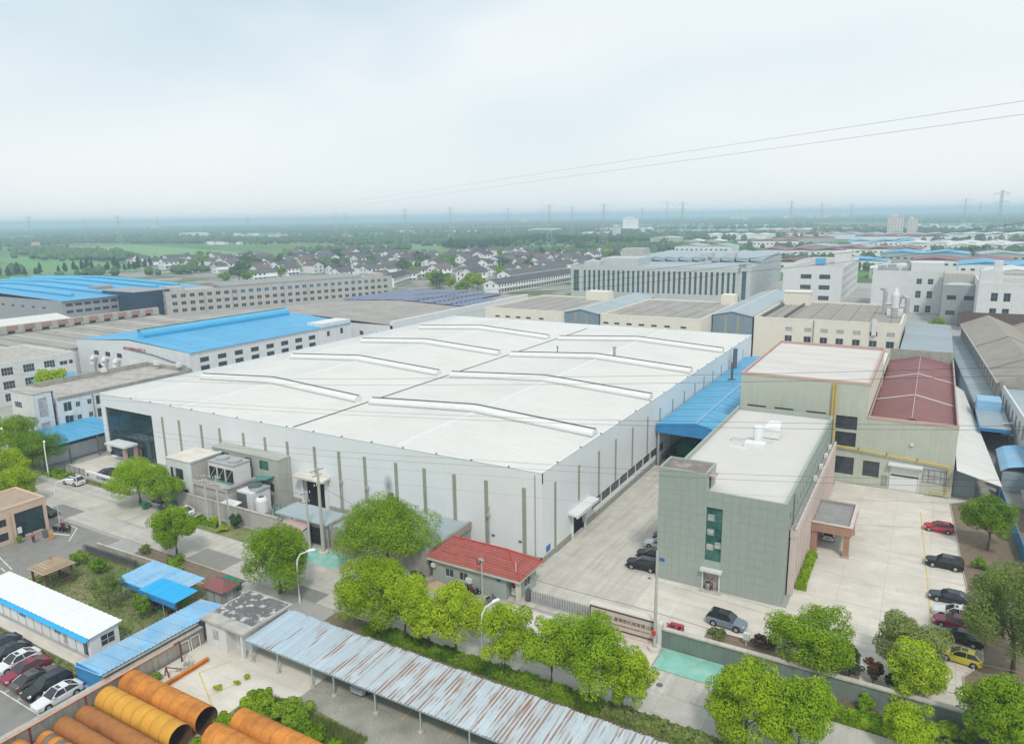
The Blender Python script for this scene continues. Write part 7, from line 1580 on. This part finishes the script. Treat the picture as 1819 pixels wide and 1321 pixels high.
for i, (x, y) in enumerate(vts):
    copy_tree(random.choice(vt), (x,y,0), random.random()*6, 'leafy tree among houses, '+village_place(x, y), 'trees among the village houses', random.uniform(.6,1.15) if i >= n0 else random.uniform(.85,1.3))
for p in vt+ct: retire(p)
# ---------------------------------------------------------------- distant woods: one mass of low-poly crowns
def woods(name, label, pts, seed, mt):
    rnd = random.Random(seed); vs = []; fs = []
    for x, y, r, h_ in pts:
        i = len(vs); n = 6
        for k, (f, zf) in enumerate(((.55,.12),(1,.42),(.72,.78))):
            for j in range(n):
                t = 2*math.pi*(j+.5*(k%2))/n; q = r*f*rnd.uniform(.75,1.2); vs.append((x+q*math.cos(t), y+q*math.sin(t), h_*zf*rnd.uniform(.9,1.12)))
        vs.append((x+rnd.uniform(-.2,.2)*r, y, h_*rnd.uniform(.95,1.1)))
        for k in range(2):
            for j in range(n): a = i+k*n+j; b = i+k*n+(j+1)%n; fs.append((a,b,b+n,a+n))
        for j in range(n): fs.append((i+2*n+j, i+2*n+(j+1)%n, i+3*n))
    me = bpy.data.meshes.new(name); me.from_pydata(vs, [], fs); me.update(); me.materials.append(MT[mt])
    o = bpy.data.objects.new(name, me); COL.objects.link(o); o['kind'] = 'stuff'; o['label'] = label
random.seed(33)
def polar(az, d): return (d*math.sin(az), d*math.cos(az))
def okwood(x, y):
    if x > -205 and y < 620: return False
    if any((x-h[0])**2+(y-h[1])**2 < 14**2 for h in HSPOTS): return False
    for fx, fy, wd, k in FAC:
        if abs(x-fx) < wd*.62 and -12 < y-fy < wd*.7+20: return False
    return True
def fieldzone(x, y):
    # the open green fields on the left of the picture
    return (-1230 < x < -640 and 400 < y < 740 and y > 330+(-x-700)*.25) or (-1750 < x < -850 and 600 < y < 1050)
def belt(d0, d1, nb, ln, wd, sp, hh):
    pts = []
    for _ in range(nb):
        d = d0*(d1/d0)**random.random(); az = random.uniform(R(-70), R(12)); cx_, cy_ = polar(az, d); L2 = random.uniform(*ln); W_ = random.uniform(*wd)
        th = -az+random.gauss(0,.25); ux, uy = math.cos(th), math.sin(th)
        for _k in range(int(L2*W_/sp**2)+1):
            a = random.uniform(-.5,.5)*L2; b = random.uniform(-.5,.5)*W_; x = cx_+ux*a-uy*b; y = cy_+uy*a+ux*b
            if not okwood(x, y) or fieldzone(x, y): continue
            h_ = hh*random.uniform(.7,1.25); pts.append((x,y,h_*random.uniform(.38,.55),h_))
    return pts
woods('mixed_wood', 'belts of mixed trees between the fields', belt(650,1500,70,(60,260),(10,30),10,9), 1, 'leaf_far')
woods('far_wood', 'distant belts of trees fading into haze', belt(1400,4200,120,(120,600),(25,90),16,11), 2, 'leaf_far')
woods('horizon_wood', 'farthest tree lines at the horizon', belt(3800,10500,170,(400,1800),(60,220),38,15), 3, 'leaf_far')
pp = []
for a, b in zip([(-703,1008),(-639,978),(-623,1021),(-643,1131),(-698,1319),(-640,1250),(-560,1180),(-470,1120)], [(-639,978),(-623,1021),(-643,1131),(-698,1319),(-640,1250),(-560,1180),(-470,1120),(-400,1080)]):
    for _ in range(70):
        f = random.random(); h_ = random.uniform(10,16); pp.append((a[0]+(b[0]-a[0])*f+random.uniform(-12,12), a[1]+(b[1]-a[1])*f+random.uniform(-12,12), h_*.3, h_))
woods('pine_belt', 'dark belt of tall pines in the middle distance', pp, 4, 'leaf_dark')
lw = [(x+random.gauss(0,28), y+random.gauss(0,22), random.uniform(3.5,6), random.uniform(7,12)) for x, y in [(-1496,756),(-1264,664),(-1106,604),(-1194,680),(-1050,600),(-980,590)] for _ in range(55)]
woods('field_copse', 'copse of trees on the left fields', lw, 5, 'leaf_far')
# far scattered hamlets: small plain houses, each its own object
hm_w = MB().box(-5,5,-6,6,0,5.5).mesh('wall'); hm_w.materials.append(MT['house_white'])
hm_g = MB().slab([(-5.4,-6.3,5.4),(0,-6.3,7.8),(0,6.3,7.8),(-5.4,6.3,5.4)], .2).slab([(0,-6.3,7.8),(5.4,-6.3,5.4),(5.4,6.3,5.4),(0,6.3,7.8)], .2).tri((-5,-6.02,5.5),(5,-6.02,5.5),(0,-6.02,7.7)).mesh('roof')
hm_g.materials.append(MT['roof_brown'])
for c in range(20):
    d = random.uniform(950,2900); az = random.uniform(R(-66), R(4)); cx_, cy_ = polar(az, d)
    if fieldzone(cx_, cy_): continue
    for _ in range(random.randint(4,9)):
        x = cx_+random.gauss(0,45); y = cy_+random.gauss(0,18)
        if fieldzone(x,y): continue
        t = thing('hamlet_house', 'tiny white house of a far hamlet on the plain', 'house', (x,y,0), random.gauss(0,.3), 'far hamlet houses on the plain'); t.scale = (random.uniform(.9,1.5),)*3
        piece('wall', hm_w, t, (0,0,0)); piece('roof', hm_g, t, (0,0,0), mt=random.choice(['roof_dark','roof_brown','roof_brown']))
# green fields, farm water and temple at left
MT['field_green'] = M('young_rice', (.14,.29,.09), .95, .10, .02)
MT['field_pale'] = M('pale_rice', (.18,.32,.11), .95, .10, .02)
MT['water'] = M('pond_water', (.32,.36,.37), .12, .03, .05)
struct('rice_field', MB().prism([(-760,395),(-1230,560),(-1180,640),(-720,470)], -.078, -.05), 'field_green')
struct('rice_field', MB().prism([(-1150,660),(-1700,860),(-1560,1010),(-900,780),(-930,640)], -.078, -.048), 'field_pale')
struct('rice_field', MB().prism([(-800,900),(-1100,1200),(-760,1500),(-520,1150)], -.078, -.048), 'field_green')
struct('pond', MB().prism([(-905,548),(-850,535),(-835,556),(-900,572)], -.078, -.045), 'water')
TM = thing('temple_hall', 'dark roofed temple hall beyond the left fields', 'temple', (-1690,850,0), R(-25))
part('wall', MB().box(-26,26,0,16,0,12), 'apricot', TM); part('roof', MB().slab([(-30,-4,11),(30,-4,11),(24,8,19),(-24,8,19)], .6).slab([(-24,8,19),(24,8,19),(30,20,11),(-30,20,11)], .6), 'roof_dark', TM)
for x in (-38,38): part('wing', MB().box(x-8,x+8,0,14,0,10), 'apricot', TM)
# ================================================================ vehicles
def loft(st):
    m = MB(); k = 10
    vs = []
    for x, w_, zb, zt in st:
        zm = zb+(zt-zb)*.45
        vs += [(x,-w_*.9,zb),(x,-w_*.99,zb+(zt-zb)*.2),(x,-w_,zm),(x,-w_*.97,zt-(zt-zb)*.14),(x,-w_*.84,zt),(x,w_*.84,zt),(x,w_*.97,zt-(zt-zb)*.14),(x,w_,zm),(x,w_*.99,zb+(zt-zb)*.2),(x,w_*.9,zb)]
    fs = [(i*k+j,i*k+(j+1)%k,(i+1)*k+(j+1)%k,(i+1)*k+j) for i in range(len(st)-1) for j in range(k)]
    fs += [tuple(range(k-1,-1,-1)), tuple((len(st)-1)*k+j for j in range(k))]
    return m.add(vs, fs)
def car(kind):
    t = thing('parked_car', 'x', 'car', (0,0,0), 1e-6)
    if kind == 'sedan':
        st = [(2.42,.55,.36,.58),(2.36,.74,.28,.66),(2.1,.86,.2,.76),(1.5,.91,.18,.86),(.85,.92,.18,.94),(-.6,.92,.18,.97),(-1.6,.92,.18,1.0),(-2.1,.88,.2,1.01),(-2.34,.78,.28,.96),(-2.42,.62,.4,.85)]
        gb = [(1.05,-1.95,.93,.99,.84)]; rf = (.25,-1.05,1.46,.60); wb = 1.42; wr = .33
    elif kind == 'suv':
        st = [(2.36,.6,.42,.74),(2.3,.8,.32,.86),(2.0,.9,.25,.98),(1.4,.94,.24,1.06),(.9,.95,.24,1.1),(-1.0,.95,.24,1.12),(-2.0,.94,.24,1.13),(-2.3,.86,.3,1.08),(-2.38,.72,.42,.98)]
        gb = [(1.0,-2.25,1.08,1.11,.88)]; rf = (.3,-1.8,1.70,.66); wb = 1.38; wr = .37
    else:
        st = [(2.1,.55,.36,.6),(2.04,.74,.28,.7),(1.8,.84,.2,.82),(1.3,.87,.18,.92),(.8,.88,.18,.97),(-1.2,.88,.18,1.0),(-1.8,.86,.2,1.02),(-2.04,.78,.28,.98),(-2.1,.62,.4,.85)]
        gb = [(1.0,-2.0,.95,1.0,.80)]; rf = (.2,-1.35,1.48,.58); wb = 1.28; wr = .32
    part('body', loft(st), 'car_white', t, smooth=False)
    x0, x1, za, zb_, hw = gb[0]; xa, xb, zr, hr = rf
    g_ = MB().add([(x0,-hw,za),(x0,hw,za),(x1,hw,zb_),(x1,-hw,zb_),(xa,-hr,zr),(xa,hr,zr),(xb,hr,zr),(xb,-hr,zr)], [(0,1,5,4),(1,2,6,5),(2,3,7,6),(3,0,4,7),(4,5,6,7)])
    part('windows', g_, 'car_glass', t)
    r_ = MB().slab([(xa-.12,-hr+.02,zr+.035),(xa-.12,hr-.02,zr+.035),(xb+.08,hr-.02,zr+.035),(xb+.08,-hr+.02,zr+.035)][::-1], .05)
    for s_ in (-1,1):
        r_.bar((x0,s_*hw,za),(xa,s_*(hr+.01),zr),.07); r_.bar((x1,s_*hw,zb_),(xb,s_*(hr+.01),zr),.09); xm = (x0+x1)/2-.05
        r_.bar((xm,s_*(hw+.005),(za+zb_)/2),((xa+xb)/2,s_*(hr+.01),zr),.06); r_.bar((xa,s_*hr,zr),(xb,s_*hr,zr),.07)
    part('roof', r_, 'car_white', t)
    part('sunroof', MB().box(xb+.75,xa-.2,-hr*.62,hr*.62,zr+.037,zr+.045), 'car_glass', t)
    for sx in (-1,1):
        for sy in (-1,1):
            x = sx*wb; y = sy*(st[4][1]-.08)
            w_ = part('wheel', MB().tube([(x,y-.11,wr),(x,y+.11,wr)], [wr,wr], 14), 'tyre', t)
            part('rim', MB().tube([(x,y+sy*.105,wr),(x,y+sy*.125,wr)], [wr*.66,wr*.6], 12), 'rim', w_)
            part('wheel_arch', MB().tube([(x,y-sy*.1,wr+.02),(x,y+sy*.088,wr+.02)], [wr+.07,wr+.07], 14), 'tyre', t)
    fx = st[1][0]; bx_ = st[-2][0]; zl = st[1][3]
    for sy in (-1,1):
        part('headlight', MB().box(fx-.28,fx-.03,sy*.72-.16,sy*.72+.16,zl-.12,zl+.035), 'lamp_clear', t)
        part('tail_light', MB().box(bx_-.05,bx_+.16,sy*.66-.2,sy*.66+.2,st[-2][3]-.22,st[-2][3]-.06), 'lamp_red', t)
        part('mirror', MB().box(x0-.35,x0-.2,sy*(hw+.09)-.09,sy*(hw+.09)+.09,za+.06,za+.2), 'car_white', t)
    part('grille', MB().box(fx+.0,fx+.055,-.42,.42,zl-.22,zl-.08), 'steel_d', t); part('number_plate', MB().box(bx_-.09,bx_-.06,-.24,.24,.62,.76), 'blue_sign', t)
    return t
CK = {k: car(k) for k in ('sedan','suv','hatch')}
def put(kind, col, x, y, rz, label, z=.03, sc=1.):
    return copy_tree(CK[kind], (x,y,z), R(rz), label, None, sc, {'car_white': MT[col]})
# yard on the right, noses towards the yard
put('hatch','car_red',4.2,123.9,178,'bright red hatchback parked alone near the round tree')
put('suv','car_black',4.9,110.8,177,'black SUV parked second from the red hatchback')
put('sedan','car_navy',5.5,100.6,177,'dark navy sedan under the edge of the dull green tree')
put('sedan','car_white',6.0,96.6,178,'white sedan next to the wine red one in the yard')
put('sedan','car_wine',6.0,94.2,178,'wine red sedan between white and black cars')
put('sedan','car_black',6.4,91.0,172,'black sedan next to the yellow car')
put('hatch','car_yellow',6.4,86.6,172,'yellow car beside the kerb corner')
put('hatch','car_white',-10.3,113.6,90,'white car parked under the terracotta porch')
# beside the office
put('suv','car_black',-31.9,90.5,183,'black car nearest the street beside the green office')
put('sedan','car_black',-31.7,94.2,182,'black sedan second from the street beside the office')
put('sedan','car_white',-31.9,97.9,182,'white car third from the street beside the office')
put('hatch','car_brown',-31.9,101.0,182,'dark brown car farthest from the street beside the office')
t = put('suv','car_blue',-17.9,81.4,-4,'blue grey SUV with black roof in front of the office')
for q in KIDS[t.name]:
    if q.name.startswith('roof'): q.material_slots[0].material = MT['car_black']
put('hatch','car_red',-22.9,76.0,90,'red car half hidden by the end of the stone sign')
# plaza
put('suv','car_white',-139.4,71.3,186,'white SUV standing alone on the plaza')
put('hatch','car_silver',-114.6,72.2,180,'silver car in the shade of the plaza tree')
put('sedan','car_white',-107.6,72.0,176,'white car beside the beige service wall')
put('sedan','car_black',-128.6,60.4,12,'black car behind the apricot lodge')
put('sedan','car_navy',-137.6,77.6,60,'dark car parked behind the low white sign wall')
put('sedan','car_navy',-133.4,78.2,60,'second dark car behind the low white sign wall')
# left car park, noses towards the lane
put('sedan','car_white',-75.6,33.9,-90,'white sedan nearest the pipe rack in the left car park', 0)
put('suv','car_black',-78.2,34.2,-90,'black SUV second from the pipe rack in the car park', 0)
put('sedan','car_brown',-80.8,34.4,90,'dark grey brown sedan between black SUV and wine red car', 0)
put('sedan','car_wine',-83.4,34.6,-90,'wine red sedan in the middle of the left car park', 0)
put('sedan','car_white',-86.0,35.0,-90,'white sedan left of the wine red one', 0)
put('sedan','car_black',-88.7,35.3,-90,'black sedan second from the left edge of the car park', 0)
put('sedan','car_navy',-91.3,35.5,-90,'dark car at the left edge of the car park', 0)
put('suv','car_silver',-48.4,51.8,-90,'silver covered car parked under the rusting carport', 0)
for c in CK.values(): retire(c)
# ---------------------------------------------------------------- motorbikes
def bike():
    t = thing('scooter', 'x', 'scooter', (0,0,0), 1e-6)
    for x in (-.62,.62):
        w_ = part('wheel', MB().tube([(x,-.06,.26),(x,.06,.26)], [.26,.26], 12), 'tyre', t); part('rim', MB().tube([(x,-.065,.26),(x,.065,.26)], [.14,.14], 10), 'rim', w_)
    part('body', MB().add([(-.75,-.16,.45),(-.75,.16,.45),(-.15,.18,.32),(-.15,-.18,.32),(-.8,-.13,.72),(-.8,.13,.72),(-.1,.15,.68),(-.1,-.15,.68)], [(0,3,2,1),(4,5,6,7),(0,1,5,4),(1,2,6,5),(2,3,7,6),(3,0,4,7)]).box(-.2,.4,-.14,.14,.26,.34), 'car_red', t)
    part('seat', MB().box(-.78,-.08,-.14,.14,.72,.82), 'tyre', t)
    part('front_shield', MB().slab([(.36,-.2,.92),(.42,-.2,.96),(.42,.2,.96),(.36,.2,.92)], .6), 'car_red', t)
    part('handlebar', MB().tube([(.62,0,.3),(.42,0,.98)], .04, 6).tube([(.38,-.32,1.02),(.42,0,.98),(.38,.32,1.02)], .025, 6), 'steel_d', t)
    part('headlight', MB().box(.44,.54,-.09,.09,.84,.98), 'lamp_clear', t)
    for s_ in (-1,1): part('mirror', MB().box(.36,.4,s_*.3-.05,s_*.3+.05,1.1,1.2), 'steel_d', t)
    return t
bk = bike()
for i, (x, y, rz, c, lb) in enumerate([(-52.3,73.0,60,'car_black','dark scooter leftmost of the row by the gatehouse wall'),(-51.3,72.9,65,'car_navy','navy scooter second in the row by the gatehouse wall'),(-50.3,72.9,58,'car_black','black scooter third in the row by the gatehouse wall'),(-49.5,72.8,66,'car_red','red scooter in the row by the gatehouse wall'),(-48.7,72.8,62,'car_black','black scooter rightmost of the row by the gatehouse wall'),(-46.0,72.4,75,'car_grey','grey scooter standing apart right of the slim pole'),
    (-119.6,57.6,20,'car_black','black scooter nearest the lodge glass front'),(-119.0,58.4,30,'car_grey','grey scooter by the kerb corner near the lodge'),(-118.2,58.0,15,'car_black','dark scooter beside the white barrier arm'),(-119.9,59.0,25,'car_red','dark red scooter behind the other lodge scooters'),(-84.6,50.6,80,'car_black','dark scooter under the blue bike canopy'),(-82.8,50.6,85,'car_grey','grey scooter under the blue bike canopy'),(-79.6,50.4,85,'car_red','red scooter under the blue bike canopy')]):
    copy_tree(bk, (x,y,.03 if x > -60 else 0), R(rz), lb, None, 1.05, {'car_red': MT[c]})
retire(bk)
# ================================================================ people
def person(label, loc, rz, top, trousers, pose=1):
    t = thing('person', label, 'person', loc, rz or 1e-6)
    for nm, mt in (('body','skin'),('shirt',top),('trousers',trousers)):
        me = PERS[pose, nm].copy(); me.materials.clear(); me.materials.append(MT[mt]); me.name = nm
        o = bpy.data.objects.new(nm, me); COL.objects.link(o); adopt(o, t)
    part('hair', MB().tube([(-.01,0,1.62),(-.02,0,1.68),(-.005,0,1.76),(.0,0,1.79)], [.085,.102,.085,.03], 10), 'hair', t)
    part('face', MB().box(.085,.112,-.012,.012,1.63,1.67).box(.08,.1,-.05,-.025,1.675,1.69).box(.08,.1,.025,.05,1.675,1.69), 'skin', t)
    return t
person('person in dark top and pale blue trousers at the office door', (-22.2,88.5,.16), R(-60), 'cloth_dark', 'cloth_blue', 2)
person('person in dark clothes beside the office door post', (-21.7,88.6,.16), R(200), 'cloth_red', 'cloth_dark', 1)
person('person in dark red jacket walking in front of the lodge', (-118.6,53.4,0), R(-30), 'cloth_red', 'cloth_dark', 1)
person('person in dark clothes walking behind the yellow car', (10.6,82.6,.09), R(80), 'cloth_dark', 'cloth_dark', 1)
# ================================================================ poles, lamps, cables
def utility_pole(label, x, y, h_, arms, r=.16, name='utility_pole', base=False):
    t = thing(name, label, 'utility pole', (x,y,0))
    part('shaft', MB().tube([(x,y,0),(x,y,h_)], [r*1.25,r*.75], 10), 'pole_c', t)
    for z, ln, ang in arms:
        dx_, dy_ = math.cos(R(ang))*ln/2, math.sin(R(ang))*ln/2
        part('crossarm', MB().bar((x-dx_,y-dy_-.12,z),(x+dx_,y+dy_-.12,z),.09), 'steel_d', t)
        for f in (-.9,-.35,.35,.9): part('insulator', MB().cyl(x+dx_*f,y+dy_*f-.12,z+.04,z+.3,.06,8), 'ac_white', t)
    if base: part('footing', MB().cyl(x,y,0,.4,.75,14), 'concrete_l', t)
    return t
utility_pole('tall concrete pole with crossarms on the green pad by the service shed', -75.4, 72.4, 13.6, ((13.2,2.2,80),(12.4,1.6,80),(10.9,1.4,80)), .24, base=True)
utility_pole('slimmer concrete pole beside the brown cabinet roof', -78.3, 72.5, 9.3, ((9.0,1.6,70),(7.6,1.2,70)), .17)
utility_pole('concrete pole left of the pair by the utility block', -100.5, 71.6, 8.4, ((8.1,2.0,20),(7.2,1.6,20)), .17)
utility_pole('concrete pole carrying a platform near the utility block', -96.6, 70.9, 9.2, ((8.8,2.0,20),(7.6,1.6,20)), .18)
utility_pole('short concrete pole behind the platform pole', -96.2, 72.3, 6.8, ((6.5,1.2,20),), .14)
t = utility_pole('slim pole with cable coil in front of the gatehouse', -47.1, 72.2, 6.2, ((5.7,.8,0),), .11)
part('cable_coil', MB().tube([(-47.5+.3*math.cos(R(a)),72.1,5.5+.3*math.sin(R(a))) for a in range(0,361,30)], .07, 6), 'cable', t)
t = utility_pole('tall steel pole on a round footing at the end of the stone sign', -23.9, 72.5, 12.2, (), .17, 'camera_pole', True)
part('arm', MB().bar((-23.9,72.5,11.6),(-23.2,72.3,11.9),.08), 'steel', t); part('sign_plate', MB().box(-23.6,-23.0,72.35,72.4,11.2,11.6), 'blue_sign', t); part('red_box', MB().box(-24.15,-23.75,72.1,72.32,2.0,2.5), 'red_panel', t)
utility_pole('concrete pole in front of the white office block', -162.5, 76.6, 9.2, ((8.9,2.4,60),(8.2,1.8,60)), .2)
def lamp(label, x, y, h_, dx_, dy_):
    t = thing('street_lamp', label, 'street lamp', (x,y,0))
    pts = [(x,y,0),(x,y,h_*.72),(x+dx_*.08,y+dy_*.08,h_*.87),(x+dx_*.35,y+dy_*.35,h_*.97),(x+dx_,y+dy_,h_)]
    part('post', MB().tube(pts, [.14,.12,.10,.085,.07], 8), 'lamp_white', t)
    part('lamp_head', MB().tube([(x+dx_*.85,y+dy_*.85,h_-.02),(x+dx_*1.1,y+dy_*1.1,h_+.05),(x+dx_*1.5,y+dy_*1.5,h_+.05),(x+dx_*1.6,y+dy_*1.6,h_+.04)], [.08,.22,.2,.06], 8), 'lamp_white', t)
    return t
lamp('white curved street lamp beside the apricot lodge', -123.4, 59.9, 7.4, 1.9, 1.1)
lamp('white street lamp behind the tar roof shed', -67.9, 60.4, 7.0, 1.0, 1.2)
lamp('white street lamp in the hedge row below the gatehouse', -39.7, 60.5, 7.1, .6, 1.5)
lamp('white street lamp in front of the dark gallery tree', -147.6, 71.0, 7.0, -1.0, .6)
lamp('white street lamp far left behind the trees', -160.5, 70, 8.2, -1.2, .4)
def wire(label, pts, r, mt, sag=0.):
    P3 = [Vector(p) for p in pts]; out_ = []
    if len(P3) == 2:
        out_ = [P3[0].lerp(P3[1], i/24)-Vector((0,0,sag*4*(i/24)*(1-i/24))) for i in range(25)]
    else:
        # smooth curve through the points
        n_ = len(P3)
        for i in range(n_-1):
            p0, p1, p2, p3 = P3[max(i-1,0)], P3[i], P3[i+1], P3[min(i+2,n_-1)]
            for k in range(8):
                t = k/8; out_.append(.5*((2*p1)+(p2-p0)*t+(2*p0-5*p1+4*p2-p3)*t*t+(3*p1-p0-3*p2+p3)*t**3))
        out_.append(P3[-1])
    single('power_cable', MB().tube(out_, r, 5), mt, label, 'cable', tuple(out_[0]))
wire('topmost high voltage cable rising across the sky', [(-1009,855,55),(6.04,90,59.2),(90,26.7,59.9)], .02, 'cable_l')
wire('second high voltage cable just below the topmost one', [(-1009,855,50),(6.17,90,57.95),(90,24,58.9)], .02, 'cable_l')
wire('upper cable of the pair crossing the far warehouse roof', [(-91.5,40,33.0),(-48.9,40,36.07),(-24.6,40,38.48),(-8,40,40.31),(4,40,41.77),(16,40,43.1)], .009, 'cable')
wire('lower cable of the pair crossing the far warehouse roof', [(-91.5,40,32.4),(-49,40,35.58),(-24.6,40,38.0),(-8,40,39.87),(4,40,41.37),(16,40,42.7)], .009, 'cable')
wire('upper cable of the pair crossing the near warehouse roof', [(-91.5,40,30.6),(-49.3,40,33.65),(-23.8,40,35.85),(-7.9,40,37.58),(4.3,40,38.98),(16,40,40.4)], .009, 'cable')
wire('lower cable of the pair crossing the near warehouse roof', [(-91.5,40,30.2),(-49.3,40,33.3),(-23.8,40,35.58),(-7.85,40,37.26),(4.3,40,38.79),(16,40,40.2)], .009, 'cable')
wire('uppermost of the cables along the warehouse front wall', [(-160,72.6,11.5),(-90.2,72.6,15.05),(-43.3,72.6,19.54),(-14,72.6,22.86),(8.3,72.6,26.15),(24,72.6,28.6)], .014, 'cable')
wire('second of the cables along the warehouse front wall', [(-160,72.6,10.6),(-90.4,72.6,14.11),(-43.3,72.6,18.81),(-14,72.6,22.26),(8.3,72.6,25.5),(24,72.6,28)], .014, 'cable')
wire('third of the cables along the warehouse front wall', [(-160,72.4,10.2),(-84.1,72.4,13.7),(-43.3,72.4,17.64),(-13.9,72.4,20.76),(8.5,72.4,24.04),(24,72.4,26.6)], .012, 'cable_l')
wire('lowest of the cables along the warehouse front wall', [(-100.5,71.6,8.4),(-84.1,72.4,11.2),(-43.4,72.4,15.35),(-13.75,72.4,18.3),(8.5,72.4,21.5),(24,72.4,24)], .012, 'cable_l')
wire('black cable from the gatehouse pole over the gate', [(-75.4,72.4,10.9),(-56,72.3,5.9),(-47.1,72.2,5.8),(-38,72.3,4.9),(-23.9,72.5,4.7),(-5,72.6,4.0),(14,72.8,5.0)], .022, 'cable')
wire('upper dark cable over the grey blocks at right', [(-70,90,38.0),(-42.5,90,40.67),(-18.8,90,43.65),(7.3,90,47.5),(20,90,49.4)], .02, 'cable')
wire('middle dark cable over the grey blocks at right', [(-70,90,37.2),(-42.5,90,39.9),(-20,90,42.76),(7.4,90,46.77),(20,90,48.7)], .02, 'cable')
wire('lower dark cable over the grey blocks at right', [(-70,90,36.6),(-42.5,90,39.1),(-20,90,41.89),(7.5,90,45.48),(20,90,47.2)], .02, 'cable')
wire('pale cable crossing in front of the parked cars', [(-23.9,72.5,9.4),(0,71,9.0),(12,70,9.8),(22,69,10.6)], .016, 'cable_l')
wire('second pale cable crossing in front of the parked cars', [(-23.9,72.5,8.6),(0,71,8.2),(12,70,8.9),(22,69,9.7)], .016, 'cable_l')
wire('service cable from the pole pair to the utility block', [(-100.5,71.5,8.0),(-96.6,70.9,8.6),(-88,71.6,8.6),(-78.3,72.4,8.9)], .014, 'cable')
# ================================================================ small street things
for i, (x, y, lb) in enumerate(((-80.4,59.0,'green wheeled bin nearest the red roofed hut'),(-79.2,58.9,'green wheeled bin in the middle of the row by the hut'),(-78.0,58.8,'green wheeled bin right end of the row by the hut'),(-115.6,70.2,'dark green bin under the plaza tree'))):
    t = thing('wheeled_bin', lb, 'bin', (x,y,0)); part('body', MB().add([(x-.4,y-.3,.1),(x+.4,y-.3,.1),(x+.4,y+.3,.1),(x-.4,y+.3,.1),(x-.5,y-.4,1.05),(x+.5,y-.4,1.05),(x+.5,y+.4,1.05),(x-.5,y+.4,1.05)], [(0,3,2,1),(4,5,6,7),(0,1,5,4),(1,2,6,5),(2,3,7,6),(3,0,4,7)]), 'plastic_green', t)
    part('lid', MB().slab([(x-.54,y-.44,1.1),(x+.54,y-.44,1.1),(x+.54,y+.46,1.2),(x-.54,y+.46,1.2)], .07), 'plastic_green', t)
    for s_ in (-1,1): part('wheel', MB().tube([(x+s_*.42,y+.25,.1),(x+s_*.5,y+.25,.1)], .1, 8), 'tyre', t)
t = thing('meter_cabinet', 'white cabinet on a post in the planting bed', 'cabinet', (-14.9,78.2,0)); part('post', MB().box(-15.0,-14.8,78.1,78.3,.1,.8), 'concrete', t); part('box', MB().box(-15.25,-14.55,78.0,78.4,.8,1.7), 'ac_white', t)
t = thing('dog_kennel', 'small white kennel with red roof in the garden corner', 'kennel', (5.9,75.4,0)); part('wall', MB().box(5.5,6.3,75.0,75.9,.02,.75), 'white_plain', t); part('roof', MB().slab([(5.3,74.8,.75),(5.9,74.8,1.25),(5.9,76.1,1.25),(5.3,76.1,.75)], .06).slab([(5.9,74.8,1.25),(6.5,74.8,.75),(6.5,76.1,.75),(5.9,76.1,1.25)], .06), 'red_tile', t); part('door', MB().box(5.75,6.05,74.98,75.0,.1,.5), 'dark', t)
t = thing('sand_heap', 'heap of pale brown sand beside the gatehouse wall', 'sand heap', (-54.3,72.6,0))
rnd = random.Random(8); vs = [(0,0,.95)]; fs = []
for k in range(1,5):
    for j in range(16): a = 2*math.pi*j/16; r_ = k/4*2.1*rnd.uniform(.9,1.1); vs.append((math.cos(a)*r_*1.3, math.sin(a)*r_*.7, max(.02,.95*(1-k/4)**1.1+rnd.uniform(-.05,.05))))
for j in range(16): fs.append((0,1+j,1+(j+1)%16))
for k in range(3):
    for j in range(16): a = 1+k*16+j; b = 1+k*16+(j+1)%16; fs.append((a,a+16,b+16,b))
part('heap', MB().add([(-54.3+v[0],72.4+v[1],v[2]) for v in vs], fs), 'sand', t, smooth=True)
t = thing('blue_tarp', 'crumpled bright blue sheet lying on the grass strip', 'tarp', (-77.8,37.6,0)); part('sheet', MB().add([(-78.6,37.3,.05),(-77.9,37.2,.22),(-77.0,37.4,.06),(-77.1,37.9,.08),(-77.9,37.8,.2),(-78.5,37.9,.06)], [(0,1,4,5),(1,2,3,4)]), 'blue_bright', t)
t = thing('standing_fan', 'blue and white bags dumped beside the white sedan', 'bags', (-73.6,33.6,0)); part('white_bag', MB().tube([(-73.6,33.4,0),(-73.6,33.4,.3),(-73.5,33.4,.55)], [.3,.36,.1], 8), 'white_plain', t); part('blue_bag', MB().tube([(-73.1,33.7,0),(-73.1,33.7,.3),(-73.1,33.7,.5)], [.25,.3,.1], 8), 'blue_bright', t)
t = thing('debris_strip', 'loose boards and litter behind the rusting carport', 'debris', (-50,57,0)); m = MB(); random.seed(14)
for i in range(26): x = -62+random.random()*40; y = 55.6+random.random()*1.6; a = random.random()*3; l_ = .2+random.random()*.9; m.slab([(x,y,.12),(x+math.cos(a)*l_,y+math.sin(a)*l_,.12),(x+math.cos(a)*l_+.2,y+math.sin(a)*l_+.2,.14),(x+.2,y+.2,.14)], .05)
part('boards', m, 'old_slab', t)
# ================================================================ air: even haze around everything
hz = bpy.data.materials.new('haze_air'); hz.use_nodes = True; t = hz.node_tree; t.nodes.clear()
o_ = t.nodes.new('ShaderNodeOutputMaterial'); pv = t.nodes.new('ShaderNodeVolumePrincipled')
pv.inputs['Color'].default_value = (.64,.82,1.0,1); pv.inputs['Density'].default_value = .00029; pv.inputs['Anisotropy'].default_value = .0
t.links.new(pv.outputs[0], o_.inputs['Volume'])
me = MB().box(-14200,14200,-14200,14200,-1.2,73).mesh('haze'); me.materials.append(hz)
o = bpy.data.objects.new('haze', me); COL.objects.link(o); o['kind'] = 'stuff'; o['label'] = 'pale blue haze over the plain'
